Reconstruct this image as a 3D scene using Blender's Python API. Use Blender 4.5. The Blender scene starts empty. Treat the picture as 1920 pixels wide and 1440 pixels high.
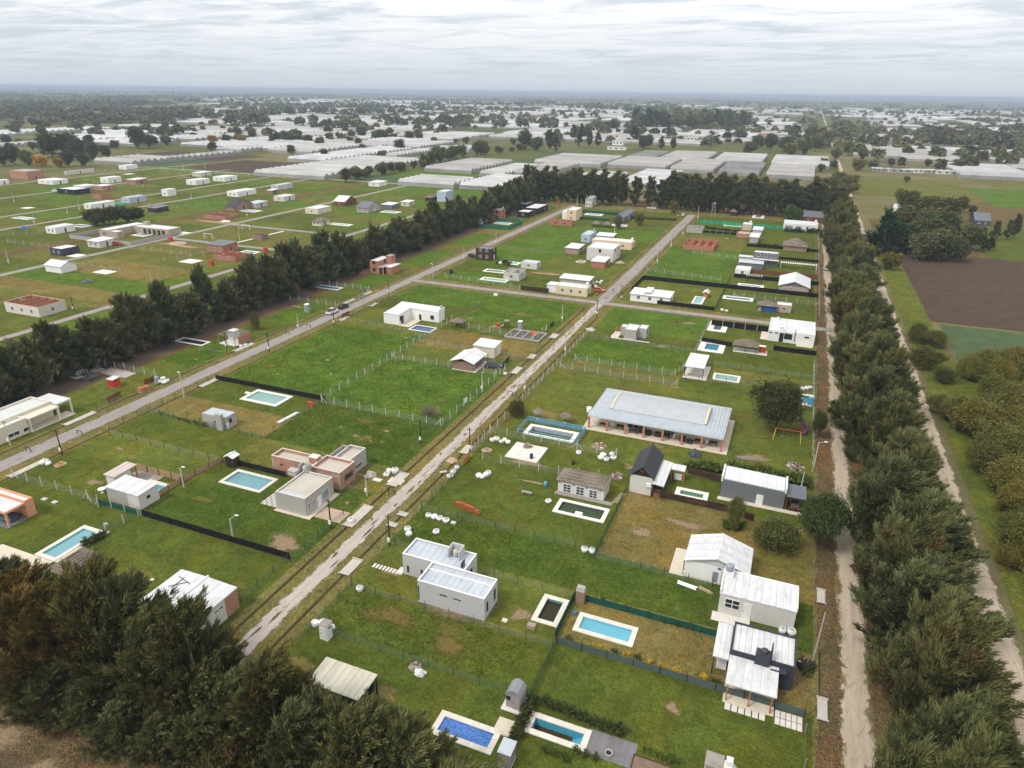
import bpy,math,random
import numpy as np
from mathutils import Matrix,Vector
random.seed(7); rng=np.random.default_rng(7)
PI=math.pi
S=bpy.context.scene
COL=S.collection
# camera
CAM_H=60.0
FPX=1300.0
R3=np.array([[0.92685675,0.15586143,-0.34153152],[0.37523105,-0.35612492,0.85579011],[0.01175679,-0.92134807,-0.38856083]])
cd=bpy.data.cameras.new('camera'); cam=bpy.data.objects.new('camera',cd); COL.objects.link(cam)
cd.sensor_width=36.0; cd.lens=36.0*FPX/1920.0; cd.clip_start=0.5; cd.clip_end=60000.0
mw=Matrix.Identity(4)
for i in range(3):
 mw[i][0]=R3[i,0]; mw[i][1]=-R3[i,1]; mw[i][2]=-R3[i,2]
mw[2][3]=CAM_H
cam.matrix_world=mw
S.camera=cam
# exposure
S.view_settings.view_transform='Standard'; S.view_settings.look='None'
S.view_settings.exposure=0.55; S.view_settings.gamma=1.0; S.view_settings.use_curve_mapping=False
S.cycles.use_denoising=True
S.cycles.max_bounces=6; S.cycles.diffuse_bounces=2; S.cycles.glossy_bounces=2
S.cycles.transparent_max_bounces=24; S.cycles.volume_bounces=0; S.cycles.transmission_bounces=3
S.cycles.caustics_reflective=False; S.cycles.caustics_refractive=False
# sky: grey layered cloud
SUN_EL,SUN_AZ=math.radians(52),math.radians(215)
W=bpy.data.worlds.new('World'); S.world=W; W.use_nodes=True
nt=W.node_tree; nt.nodes.clear()
def nn(t,**k):
 n=nt.nodes.new(t)
 for a,b in k.items():
  if a.startswith('i_'):n.inputs[int(a[2:])].default_value=b
  else:setattr(n,a,b)
 return n
L=nt.links.new
sky=nn('ShaderNodeTexSky',sky_type='NISHITA',sun_disc=False,sun_elevation=SUN_EL,sun_rotation=SUN_AZ)
geo=nn('ShaderNodeTexCoord'); sep=nn('ShaderNodeSeparateXYZ'); L(geo.outputs['Generated'],sep.inputs[0])
zc=nn('ShaderNodeMath',operation='MAXIMUM',i_1=0.0); L(sep.outputs[2],zc.inputs[0])
za=nn('ShaderNodeMath',operation='ADD',i_1=0.045); L(zc.outputs[0],za.inputs[0])
dx=nn('ShaderNodeMath',operation='DIVIDE'); L(sep.outputs[0],dx.inputs[0]); L(za.outputs[0],dx.inputs[1])
dy=nn('ShaderNodeMath',operation='DIVIDE'); L(sep.outputs[1],dy.inputs[0]); L(za.outputs[0],dy.inputs[1])
cmb=nn('ShaderNodeCombineXYZ'); L(dx.outputs[0],cmb.inputs[0]); L(dy.outputs[0],cmb.inputs[1])
mp=nn('ShaderNodeMapping'); mp.inputs['Rotation'].default_value=(0,0,math.radians(-20)); mp.inputs['Scale'].default_value=(0.60,1.0,1.0)
L(cmb.outputs[0],mp.inputs[0])
n1=nn('ShaderNodeTexNoise'); n1.inputs['Scale'].default_value=1.25; n1.inputs['Detail'].default_value=9; n1.inputs['Roughness'].default_value=0.68; n1.inputs['Distortion'].default_value=0.8
n2=nn('ShaderNodeTexNoise'); n2.inputs['Scale'].default_value=0.16; n2.inputs['Detail'].default_value=4; n2.inputs['Roughness'].default_value=0.5
L(mp.outputs[0],n1.inputs['Vector']); L(mp.outputs[0],n2.inputs['Vector'])
ad=nn('ShaderNodeMath',operation='MULTIPLY_ADD',i_1=0.6); L(n2.outputs['Fac'],ad.inputs[0]); L(n1.outputs['Fac'],ad.inputs[2])
cr=nn('ShaderNodeValToRGB'); L(ad.outputs[0],cr.inputs[0])
e=cr.color_ramp.elements
e[0].position=0.60; e[0].color=(0.46,0.50,0.55,1)
e[1].position=0.89; e[1].color=(0.97,0.965,0.96,1)
m=cr.color_ramp.elements.new(0.71); m.color=(0.62,0.645,0.675,1)
m=cr.color_ramp.elements.new(0.78); m.color=(0.80,0.81,0.82,1)
hz=nn('ShaderNodeMapRange'); hz.inputs['From Min'].default_value=0.0; hz.inputs['From Max'].default_value=0.16
L(zc.outputs[0],hz.inputs[0])
mxh=nn('ShaderNodeMixRGB'); mxh.inputs[1].default_value=(0.42,0.465,0.515,1); L(hz.outputs[0],mxh.inputs[0]); L(cr.outputs[0],mxh.inputs[2])
bg1=nn('ShaderNodeBackground'); L(mxh.outputs[0],bg1.inputs[0]); bg1.inputs[1].default_value=1.02
bg2=nn('ShaderNodeBackground'); L(sky.outputs[0],bg2.inputs[0]); bg2.inputs[1].default_value=0.06
mix=nn('ShaderNodeMixShader',i_0=0.93); L(bg2.outputs[0],mix.inputs[1]); L(bg1.outputs[0],mix.inputs[2])
out=nn('ShaderNodeOutputWorld'); L(mix.outputs[0],out.inputs[0])
# veiled sun
sl=bpy.data.lights.new('sun','SUN'); sl.energy=1.5; sl.angle=math.radians(14); sl.color=(1.0,0.96,0.90)
so=bpy.data.objects.new('sun',sl); COL.objects.link(so)
sd=Vector((math.sin(SUN_AZ)*math.cos(SUN_EL),math.cos(SUN_AZ)*math.cos(SUN_EL),math.sin(SUN_EL)))
so.rotation_euler=sd.to_track_quat('Z','Y').to_euler(); so.location=(0,0,120)
# surveying helpers
def U(px,py,z=0.0):
 """the place (x, y) at height z that the survey photograph shows at (px, py)"""
 d=R3@np.array([px-960.0,py-720.0,FPX]); t=(z-CAM_H)/d[2]
 return float(d[0]*t),float(d[1]*t)
def onY(px,py,y):
 d=R3@np.array([px-960.0,py-720.0,FPX]); t=y/d[1]
 return float(d[0]*t),float(CAM_H+d[2]*t)
def onX(px,py,x):
 d=R3@np.array([px-960.0,py-720.0,FPX]); t=x/d[0]
 return float(d[1]*t),float(CAM_H+d[2]*t)
def rect(Lp,Np,Rp,z):
 """front-left, near and back-right corner -> x0, x1, y0, y1"""
 a,b,c=U(*Lp,z),U(*Np,z),U(*Rp,z)
 return a[0],(b[0]+c[0])/2,(a[1]+b[1])/2,c[1]
# mesh helpers
WL={}
class MB:
 def __init__(s):s.v=[]; s.f=[]
 def quad(s,*p):
  n=len(s.v); s.v+=[tuple(q) for q in p]; s.f.append(tuple(range(n,n+len(p)))); return s
 def box(s,x0,x1,y0,y1,z0,z1):
  n=len(s.v)
  s.v+=[(x0,y0,z0),(x1,y0,z0),(x1,y1,z0),(x0,y1,z0),(x0,y0,z1),(x1,y0,z1),(x1,y1,z1),(x0,y1,z1)]
  s.f+=[(n,n+3,n+2,n+1),(n+4,n+5,n+6,n+7),(n,n+1,n+5,n+4),(n+1,n+2,n+6,n+5),(n+2,n+3,n+7,n+6),(n+3,n,n+4,n+7)]
  return s
 def hexa(s,lo,hi):
  """8-corner solid: lo = 4 points anticlockwise, hi = 4 points above them"""
  n=len(s.v); s.v+=[tuple(p) for p in lo]+[tuple(p) for p in hi]
  s.f+=[(n,n+3,n+2,n+1),(n+4,n+5,n+6,n+7),(n,n+1,n+5,n+4),(n+1,n+2,n+6,n+5),(n+2,n+3,n+7,n+6),(n+3,n,n+4,n+7)]
  return s
 def bar(s,a,b,r,r2=None,n=6):
  r2=r if r2 is None else r2
  a=Vector(a); b=Vector(b); d=(b-a).normalized()
  u=d.cross(Vector((0,0,1)))
  if u.length<1e-3:u=Vector((1,0,0))
  u.normalize(); w=d.cross(u); k=len(s.v)
  for c,rr in((a,r),(b,r2)):
   for i in range(n):
    t=2*PI*i/n; s.v.append(tuple(c+(u*math.cos(t)+w*math.sin(t))*rr))
  for i in range(n):
   j=(i+1)%n; s.f.append((k+i,k+n+i,k+n+j,k+j))
  s.f.append(tuple(range(k,k+n))); s.f.append(tuple(range(k+2*n-1,k+n-1,-1)))
  return s
 def lathe(s,prof,n=12,c=(0,0,0),jit=0.0):
  k=len(s.v)
  for r,z in prof:
   for i in range(n):
    t=2*PI*i/n; q=1+random.uniform(-jit,jit)
    s.v.append((c[0]+r*q*math.cos(t),c[1]+r*q*math.sin(t),c[2]+z*(1+random.uniform(-jit,jit)*.5)))
  for a in range(len(prof)-1):
   for i in range(n):
    j=(i+1)%n; s.f.append((k+a*n+i,k+a*n+j,k+(a+1)*n+j,k+(a+1)*n+i))
  s.f.append(tuple(range(k+n-1,k-1,-1))); s.f.append(tuple(range(k+(len(prof)-1)*n,k+len(prof)*n)))
  return s
 def mesh(s,name,mat,smooth=False,off=(0,0,0)):
  me=bpy.data.meshes.new(name)
  me.from_pydata([(x-off[0],y-off[1],z-off[2]) for x,y,z in s.v],[],s.f)
  if mat:me.materials.append(mat)
  if smooth:me.polygons.foreach_set('use_smooth',[True]*len(me.polygons))
  me.update(); return me
def tag(o,label=None,cat=None,group=None,kind=None):
 if label:o['label']=label
 if cat:o['category']=cat
 if group:o['group']=group
 if kind:o['kind']=kind
 return o
def thing(name,label,cat,loc=(0,0,0),group=None,rz=0.0):
 o=bpy.data.objects.new(name,None); COL.objects.link(o); o.location=loc; o.rotation_euler=(0,0,rz)
 o.empty_display_size=0.3; WL[o]=tuple(loc)
 return tag(o,label,cat,group)
def part(name,mb,mat,parent,smooth=False,label=None,kind=None):
 """mb holds world coordinates; the object hangs under parent"""
 me=mb.mesh(name,mat,smooth,WL[parent]) if isinstance(mb,MB) else mb
 o=bpy.data.objects.new(name,me); COL.objects.link(o); o.parent=parent; WL[o]=WL[parent]
 return tag(o,label,kind=kind)
def lpart(name,me,parent,loc=(0,0,0),rz=0.0,scale=(1,1,1)):
 """a shared mesh put at a place relative to its parent"""
 o=bpy.data.objects.new(name,me); COL.objects.link(o); o.parent=parent
 o.location=loc; o.rotation_euler=(0,0,rz); o.scale=scale; return o
def solo(name,mb,mat,label,cat,group=None,smooth=False,loc=None):
 loc=loc or(0,0,0)
 o=bpy.data.objects.new(name,mb.mesh(name,mat,smooth,loc)); COL.objects.link(o); o.location=loc
 return tag(o,label,cat,group)
def struct(name,mb,mat,kind='structure'):
 o=bpy.data.objects.new(name,mb.mesh(name,mat)); COL.objects.link(o); return tag(o,kind=kind)
def copy_tree(o,loc,rz=0.0,label=None,parent=None,color=None,scale=None):
 c=o.copy(); COL.objects.link(c); c.parent=parent
 if parent is None:
  c.location=loc; c.rotation_euler=(0,0,rz)
  if scale:c.scale=scale
 if label:c['label']=label
 if color:c.color=color
 for ch in o.children:copy_tree(ch,None,parent=c,color=color)
 return c
# materials
class NT:
 def __init__(s,name):
  s.m=bpy.data.materials.new(name); s.m.use_nodes=True; s.t=s.m.node_tree; s.t.nodes.clear()
  s.out=s.t.nodes.new('ShaderNodeOutputMaterial'); s.l=s.t.links.new
 def n(s,t,ins=None,**k):
  x=s.t.nodes.new(t)
  for a,b in k.items():setattr(x,a,b)
  for a,b in(ins or{}).items():
   if isinstance(b,bpy.types.NodeSocket):s.l(b,x.inputs[a])
   else:x.inputs[a].default_value=b
  return x
 def pos(s):return s.n('ShaderNodeNewGeometry').outputs['Position']
 def noise(s,v,scale,detail=3,rough=.55,dist=0.0):
  return s.n('ShaderNodeTexNoise',{'Vector':v,'Scale':scale,'Detail':detail,'Roughness':rough,'Distortion':dist}).outputs['Fac']
 def ramp(s,f,stops):
  r=s.n('ShaderNodeValToRGB',{0:f}); el=r.color_ramp.elements
  while len(el)>len(stops):el.remove(el[-1])
  while len(el)<len(stops):el.new(0.5)
  for q,(p,c) in zip(el,stops):
   q.position=p; q.color=(*c,1) if not isinstance(c,(int,float)) else(c,c,c,1)
  return r.outputs[0]
 def mix(s,f,a,b,mode='MIX'):
  x=s.n('ShaderNodeMixRGB',blend_type=mode)
  for i,q in((0,f),(1,a),(2,b)):
   if isinstance(q,bpy.types.NodeSocket):s.l(q,x.inputs[i])
   else:x.inputs[i].default_value=(*q,1) if isinstance(q,tuple) else q
  return x.outputs[0]
 def math(s,op,a,b=0.0):
  x=s.n('ShaderNodeMath',operation=op)
  for i,q in((0,a),(1,b)):
   if isinstance(q,bpy.types.NodeSocket):s.l(q,x.inputs[i])
   else:x.inputs[i].default_value=q
  return x.outputs[0]
 def scaled(s,v,sc,rz=0.0):
  return s.n('ShaderNodeMapping',{'Vector':v,'Scale':sc,'Rotation':(0,0,rz)}).outputs[0]
 def bump(s,h,st=.3,dist=.05):
  return s.n('ShaderNodeBump',{'Height':h,'Strength':st,'Distance':dist}).outputs[0]
 def done(s,col,rough=.8,spec=.25,normal=None,metal=0.0):
  p=s.n('ShaderNodeBsdfPrincipled',{'Roughness':rough,'Specular IOR Level':spec,'Metallic':metal})
  if isinstance(col,bpy.types.NodeSocket):s.l(col,p.inputs['Base Color'])
  else:p.inputs['Base Color'].default_value=(*col,1)
  if normal:s.l(normal,p.inputs['Normal'])
  s.l(p.outputs[0],s.out.inputs[0]); s.p=p; return s.m
def mul(c,k):return tuple(min(1,x*k) for x in c)
MC={}
def plain(name,col,var=.12,scale=1.2,rough=.8,spec=.25,bump=0.0,streak=0.0,grime=(.25,.22,.19),metal=0.0,objvar=0.0):
 """one base colour, blotched at two scales, with optional run-down streaks of grime"""
 if name in MC:return MC[name]
 t=NT(name); p=t.pos(); a=t.noise(p,scale,4,.6); b=t.noise(p,scale*9,2,.5)
 f=t.math('ADD',t.math('MULTIPLY',a,.7),t.math('MULTIPLY',b,.3))
 c=t.ramp(f,[(.3,mul(col,1-var)),(.5,col),(.72,mul(col,1+var*.7))])
 if streak:
  s1=t.noise(t.scaled(p,(3.2,3.2,.35)),1.0,4,.65)
  c=t.mix(t.ramp(s1,[(.52,0.0),(.75,streak)]),c,grime)
  s2=t.noise(t.scaled(p,(.5,.5,.5)),1.3,5,.7)
  c=t.mix(t.ramp(s2,[(.58,0.0),(.75,streak*.6)]),c,mul(grime,1.3))
 if objvar:
  r=t.n('ShaderNodeObjectInfo').outputs['Random']
  c=t.mix(1.0,c,t.ramp(r,[(0,1-objvar),(1,1.0)]),'MULTIPLY')
 nrm=t.bump(t.noise(p,scale*14,3),bump,.03) if bump else None
 MC[name]=t.done(c,rough,spec,nrm,metal); return MC[name]
def grass(name,mid,dry,dryness=.35,tuft=.5,con=1.0,warm=(1.25,1.02,.9)):
 t=NT(name); p=t.pos()
 big=t.noise(p,.085,4,.6,.4); med=t.noise(p,.42,4,.65,.8); fine=t.noise(p,1.7,4,.7); vf=t.noise(t.scaled(p,(1,1,1),.6),4.6,3,.7)
 c=t.mix(1.0,mid,t.ramp(vf,[(.36,1-.45*con),(.5,1.0),(.66,1+.50*con)]),'MULTIPLY')
 c=t.mix(1.0,c,t.ramp(fine,[(.34,1-.34*con),(.5,1.0),(.68,1+.36*con)]),'MULTIPLY')
 c=t.mix(1.0,c,t.ramp(med,[(.34,.78),(.5,1.0),(.68,1.22)]),'MULTIPLY'); c=t.mix(1.0,c,t.ramp(big,[(.34,.84),(.66,1.14)]),'MULTIPLY')
 wn=t.noise(t.scaled(p,(1,.6,1),.3),.13,4,.65,.8)
 c=t.mix(t.ramp(wn,[(.45,0.0),(.62,1.0)]),c,t.mix(1.0,c,warm,'MULTIPLY'))
 dm=t.math('ADD',t.math('MULTIPLY',t.noise(t.scaled(p,(1,1,1),1.1),.17,4,.68,1.2),.70),t.math('MULTIPLY',t.noise(p,1.4,4,.75),.30))
 c=t.mix(t.ramp(dm,[(.66-dryness*.4,0.0),(.84-dryness*.3,.8)]),c,t.mix(t.ramp(vf,[(.35,.0),(.65,1.0)]),tuple(x*.75 for x in dry),tuple(x*1.25 for x in dry)))
 h=t.math('ADD',fine,t.math('MULTIPLY',vf,.9))
 return t.done(c,.95,.05,t.bump(h,tuft,.35))
G={}
G['lush']=grass('lush grass',(.088,.152,.018),(.14,.138,.034),.16,.9)
G['green']=grass('green grass',(.084,.110,.017),(.125,.115,.030),.24,.6,.65)
G['mown']=grass('mown grass',(.104,.127,.022),(.135,.128,.038),.24,.5,.65)
G['olive']=grass('olive grass',(.115,.124,.025),(.175,.150,.052),.42,.5,.7)
G['dry']=grass('dry grass',(.165,.138,.038),(.23,.178,.080),.45,.6,.75)
G['rich']=grass('rich grass',(.070,.108,.016),(.12,.112,.032),.22,.8,.8)
G['brown']=grass('rank brown grass',(.135,.105,.040),(.145,.092,.050),.5,.9)
G['far']=grass('far meadow',(.085,.098,.022),(.16,.13,.05),.45,.2)
def soil(name,col,furrow=0.0,ang=0.0):
 t=NT(name); p=t.pos(); a=t.noise(p,.25,5,.7); b=t.noise(p,3,4,.7)
 f=t.math('ADD',t.math('MULTIPLY',a,.6),t.math('MULTIPLY',b,.4))
 c=t.ramp(f,[(.35,mul(col,.7)),(.5,col),(.68,mul(col,1.35))]); h=b
 if furrow:
  wv=t.n('ShaderNodeTexWave',{'Vector':t.scaled(p,(1,1,1),ang),'Scale':furrow,'Distortion':.5,'Detail':2}).outputs['Fac']
  c=t.mix(t.math('MULTIPLY',wv,.35),c,mul(col,.55)); h=t.math('ADD',b,wv)
 return t.done(c,.95,.08,t.bump(h,.6,.12))
G['plough']=soil('ploughed soil',(.090,.060,.042),.55,PI/2+.2)
G['crop']=soil('crop rows',(.078,.115,.048),.55,PI/2+.15)
G['soil']=soil('bare soil',(.21,.150,.105))
G['darksoil']=soil('dark litter soil',(.105,.078,.058))
G['reddirt']=soil('reddish dirt',(.30,.195,.135))
def gravel(name,col,col2,rough=.9):
 """worn track: two wheel lines of paler grit, weeds in the middle"""
 t=NT(name); p=t.pos(); a=t.noise(t.scaled(p,(1.6,.12,1)),.8,5,.68,.5); b=t.noise(p,4.5,4,.75); g=t.noise(t.scaled(p,(1.2,.5,1)),.55,5,.72,1.0)
 c=t.ramp(t.math('ADD',t.math('MULTIPLY',a,.6),t.math('MULTIPLY',b,.4)),[(.34,mul(col,.72)),(.5,col),(.68,mul(col,1.22))])
 c=t.mix(t.ramp(g,[(.56,0.0),(.68,.75)]),c,col2)
 return t.done(c,rough,.15,t.bump(b,.4,.05))
G['track']=gravel('pale track gravel',(.43,.375,.325),(.20,.18,.09))
G['street']=gravel('grey street gravel',(.295,.262,.240),(.215,.185,.145))
G['lane']=gravel('sandy lane',(.44,.36,.27),(.17,.12,.07))
G['greygravel']=gravel('grey gravel',(.19,.18,.185),(.15,.14,.14))
G['concrete']=plain('old concrete',(.50,.46,.40),.18,.9,.9,.15,.3,.35)
HOLES=[]
def sheet(name,x0,x1,y0,y1,z,mat,kind='structure',parent=None):
 """a level rectangle with the openings that fall in it left out"""
 hs=[h for h in HOLES if h[0]<x1 and h[1]>x0 and h[2]<y1 and h[3]>y0]
 xs=sorted({x0,x1,*[min(max(v,x0),x1) for h in hs for v in h[:2]]}); ys=sorted({y0,y1,*[min(max(v,y0),y1) for h in hs for v in h[2:]]})
 mb=MB(); idx={}
 def vid(i,j):
  if(i,j) not in idx:idx[i,j]=len(mb.v); mb.v.append((xs[i],ys[j],z))
  return idx[i,j]
 for i in range(len(xs)-1):
  for j in range(len(ys)-1):
   cx,cy=(xs[i]+xs[i+1])/2,(ys[j]+ys[j+1])/2
   if any(h[0]<cx<h[1] and h[2]<cy<h[3] for h in hs):continue
   mb.f.append((vid(i,j),vid(i+1,j),vid(i+1,j+1),vid(i,j+1)))
 return struct(name,mb,mat,kind)
# pools: surveyed first, because the ground opens for them
def z13(x,y):return(x/4,280+y/4)
def z12(x,y):return(800+x/4.8,340+y/4.8)
def z8(x,y):return(1160+x/4.8,340+y/4.8)
def z14(x,y):return(400+x/4,360+y/4)
TEAL,BLUE,DEEP,MURK,GREEN,PALE=(.16,.52,.60),(.06,.50,.66),(.03,.17,.42),(.06,.055,.03),(.10,.22,.15),(.42,.62,.64)
POOLS=[('small pool of murky brown water beside the grey flat-roofed house',(994,1164),(1022,1114),(1068,1128),(1044,1177),.62,(.10,.30,.34),MURK,-.30,''),('bright turquoise pool in the lawn inside the green screen fence',(1071,1181),(1090,1148),(1197,1180),(1185,1216),.60,BLUE,(.30,.80,.92),-.12,'r'),('nearly empty blue pool with brown water and steps, on gravel',(979,1370),(1000.6,1333),(1110,1374),(1095,1414),.62,(.07,.36,.50),(.10,.07,.03),-.95,'r'),('narrow pool with pale water beside the white-roofed carport',(1335,711),(1339,699),(1389.5,707),(1385,719),.55,PALE,(.45,.66,.62),-.15,''),('blue pool in a broad white deck beside the thatched shelter',(1307,657),(1315,639.5),(1361,645),(1356,664),1.5,(.04,.24,.40),(.14,.42,.58),-.12,'f'),('dark green pool in a white deck by the black screen corner',(1325,620),(1332.5,602),(1367.5,606),(1360,624),1.7,(.10,.20,.19),(.12,.24,.22),-.12,''),('narrow green pool behind the brown plank fence',(1262,930),(1270,914),(1330,925),(1325,941),.75,(.15,.30,.22),(.22,.42,.30),-.15,''),('unfinished pool with black lining and dark green water',(1034,959),(1052.5,934),(1144,957.5),(1130,982),.62,(.09,.10,.09),(.09,.14,.08),-.30,''),('large half-filled pool with a white rim inside a blue railing',(974,815),(998,797),(1086,811),(1076,830),.75,(.36,.42,.50),(.16,.22,.10),-.75,''),('dark blue pool in front of the white L-shaped house',(764,617.5),(781,610),(821,615),(806,625),.42,(.03,.10,.30),(.12,.26,.50),-.12,''),('pale aqua pool with a broad white deck beside the black screen',(450,749),(482.5,730.5),(551,744),(516,763),.75,(.30,.52,.48),(.48,.74,.68),-.14,'r'),('blue-grey pool with white rim behind the taupe house',(410,905),(445,881),(524,899),(486,925),.55,(.16,.42,.50),(.36,.66,.70),-.16,'r'),('dark empty pool beside the timber frame under construction',(327,639),(347,633),(396,642),(375,650),.55,(.04,.055,.06),(.05,.08,.08),-.3,''),('small turquoise pool behind the beige screen fence',(265,909),(282,900),(326,911),(292,932),.75,BLUE,(.20,.72,.85),-.12,''),('long turquoise lap pool beside the thatched carport',(69,1041),(156,984.5),(192,996),(104,1056),.60,TEAL,(.42,.80,.84),-.14,''),('pool under a crumpled blue cover behind the tree row',(795,1382),(833,1334),(944,1372),(922,1408),.6,(.05,.14,.50),(.06,.18,.66),-.10,''),('blue pool in the fenced lawn below the dark windbreak',(589,539),(600,534),(642,540),(634,545),.45,(.02,.18,.38),(.10,.38,.62),-.12,''),('green pool with white deck beside the half-plastered walls',(904,509),(913.5,504),(949,508),(944,513),.75,GREEN,(.30,.55,.36),-.12,''),('pale green pool with white deck next to the cross street',(899,524),(908,519),(954,525.5),(948,531),.85,(.30,.48,.40),(.50,.72,.60),-.12,''),('light blue pool behind the black timber tower house',(933,493),(944,488),(976,494),(969,498),.85,BLUE,(.40,.75,.85),-.12,''),('small blue pool inside the green screens near the windbreak',(923,419),(933,416),(961,419),(953,422),.85,TEAL,(.45,.75,.82),-.12,''),('pale pool beside the grey-roofed house with two trees',(1146,422.5),(1152,419.5),(1177,423),(1173,426),.85,TEAL,(.45,.75,.82),-.12,''),('white-decked pool between green screens by the peach house',(1096,403),(1100,399),(1131,402),(1128,405.5),1.2,PALE,(.6,.75,.75),-.12,''),('light blue pool with timber deck beside the wooden playhouse',(1295,569),(1304,555.6),(1322.5,558),(1317,571),.55,TEAL,(.46,.80,.84),-.12,''),('long narrow blue pool with white rim beside a white shelter',(1353,559),(1358,553),(1414,561),(1410,567),.95,(.10,.26,.45),(.25,.48,.70),-.12,''),('long white-decked pool in front of the open pergola',(1381,535.5),(1385,531),(1433,536.5),(1431,541),1.0,(.20,.42,.58),(.42,.64,.82),-.12,''),('lap pool in the far garden inside bright green screens',(1356,423),(1360,419.5),(1392,422),(1389,426),.9,TEAL,(.42,.72,.82),-.12,''),('pool with white deck in front of the reddish far house',(1410,407.5),(1413,401.5),(1434,403.5),(1432,411),1.6,(.15,.28,.33),(.35,.55,.6),-.12,''),('small white-decked pool near the far thatched huts',(1214,390),(1219,385),(1233,387.5),(1230,392),1.4,PALE,(.5,.7,.72),-.12,''),('far pool with a white rim at the west street',(26,409),(37,405.5),(64,409.5),(51,413),1.1,TEAL,(.45,.7,.8),-.12,''),('far blue pool beside the white block on the western lots',(132,424),(145,420.5),(172,422.5),(160,427.5),1.1,(.04,.2,.42),(.15,.4,.68),-.12,''),('pool in the courtyard of the large flat-roofed house',(249,443),(262,435.5),(290,438),(278,444),1.2,TEAL,(.45,.72,.78),-.12,''),('white-decked pool behind the hip-roofed house beyond the windbreak',(616,420.5),(625,417.5),(661,421.5),(652,425),1.2,PALE,(.55,.78,.78),-.12,''),('aqua pool with white rim behind the grey concrete house',(715,398),(722,394),(751,398),(742,401),1.1,TEAL,(.45,.75,.78),-.12,''),('far pale pool beside the low house with black roof',(450,396),(460,392),(488,395.5),(480,399),1.2,PALE,(.55,.75,.78),-.12,''),('round-ended pool beside the brick shell on the playing field street',(450,474),(458,469),(486,472.5),(479,477),1.0,TEAL,(.4,.68,.78),-.12,''),]
PR=[]
for p in POOLS:
 a,b,c,d=U(*p[1]),U(*p[2]),U(*p[3]),U(*p[4])
 x0,x1,y0,y1=(a[0]+b[0])/2,(c[0]+d[0])/2,(a[1]+d[1])/2,(b[1]+c[1])/2
 w=min(p[5],(x1-x0)*.3,(y1-y0)*.3)
 PR.append((x0,x1,y0,y1,w)); HOLES.append((x0+w,x1-w,y0+w,y1-w))
def pit(x0,x1,y0,y1):HOLES.append((x0,x1,y0,y1)); return x0,x1,y0,y1
DITCH=[]
def ditch(xc,w,y0,y1,gaps):
 y=y0
 for g0,g1 in sorted(gaps)+[(y1,y1)]:
  if g0>y+1:DITCH.append(pit(xc-w/2,xc+w/2,y,g0))
  y=g1
CROSS=[]
def crossing(px,py,ln,xc,wd=1.5):
 y=U(px,py)[1]; CROSS.append((xc-wd/2,xc+wd/2,y-ln/2,y+ln/2)); return(y-ln/2,y+ln/2)
XR=[crossing(657,1064,3.6,-48.7),crossing(756,966,1.0,-48.7),crossing(745,988,1.0,-48.7),crossing(872,844,3.2,-48.7)]
XL=[crossing(676,970,6.0,-54.7,1.7),crossing(736,898,4.5,-54.7,1.8),crossing(1037,631,3.5,-54.7,1.8),crossing(970,696,4.2,-54.7),crossing(998,670,3.0,-54.7)]
ditch(-48.7,.44,39,188,XR); ditch(-54.7,.44,39,196,XL)
ditch(-48.3,.6,210,380,[(225,229),(262,268),(282,286),(300,304)]); ditch(-55.2,.6,210,380,[(225,231),(252,262),(284,290),(330,334)])
WX=[crossing(162,789,6.5,-123.6,1.3),crossing(462,653,6.5,-123.2,1.3),crossing(656,567,6.5,-123.0,1.2),crossing(695,551,4.0,-123.0,1.2)]
ditch(-123.6,.44,40,380,WX+[(300,304),(330,334)])
EX=[crossing(40,875,6.5,-114.2,1.3),crossing(382,717,5.0,-114.2,1.3),crossing(699,572,4.0,-114.2,1.2),crossing(641,598,4.0,-114.2,1.2)]
ditch(-114.2,.44,40,197,EX); ditch(-114.2,.44,209,380,[(232,236)])
RX=[crossing(1557,1124,3.0,10.75,1.0),crossing(1557,1336,3.2,10.75,1.0)]
ditch(10.75,.7,30,195,RX+[(105,118),(140,146),(168,172)]); ditch(10.75,.7,210,380,[(222,226),(245,249),(268,272),(295,299)])
# ground
def ground_mat():
 t=NT('open country'); p=t.pos()
 v=t.n('ShaderNodeTexVoronoi',{'Vector':t.scaled(p,(.006,.0035,1),.1),'Scale':1.0},distance='CHEBYCHEV')
 s=t.n('ShaderNodeSeparateColor',{0:v.outputs['Color']}).outputs[0]
 c=t.ramp(s,[(0,(.090,.105,.025)),(.22,(.125,.13,.035)),(.45,(.17,.145,.06)),(.62,(.080,.10,.022)),(.8,(.19,.15,.085)),(1,(.12,.125,.04))])
 n=t.noise(p,.02,5,.7); n2=t.noise(p,.9,4,.7)
 c=t.mix(1.0,c,t.ramp(n,[(.3,.65),(.7,1.25)]),'MULTIPLY'); c=t.mix(1.0,c,t.ramp(n2,[(.3,.75),(.7,1.2)]),'MULTIPLY')
 return t.done(c,.95,.08,t.bump(n2,.5,.2))
G['country']=ground_mat()
sheet('ground',-26000,26000,-2000,42000,0.0,G['country'])
G['verge']=grass('verge grass',(.158,.146,.046),(.235,.19,.09),.42,.7)
LOTN=[0]
def lot(x0,x1,y0,y1,kind,z=.024,name='lawn'):
 sheet(name,x0,x1,y0,y1,z,G[kind])
SOFT={}
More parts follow.
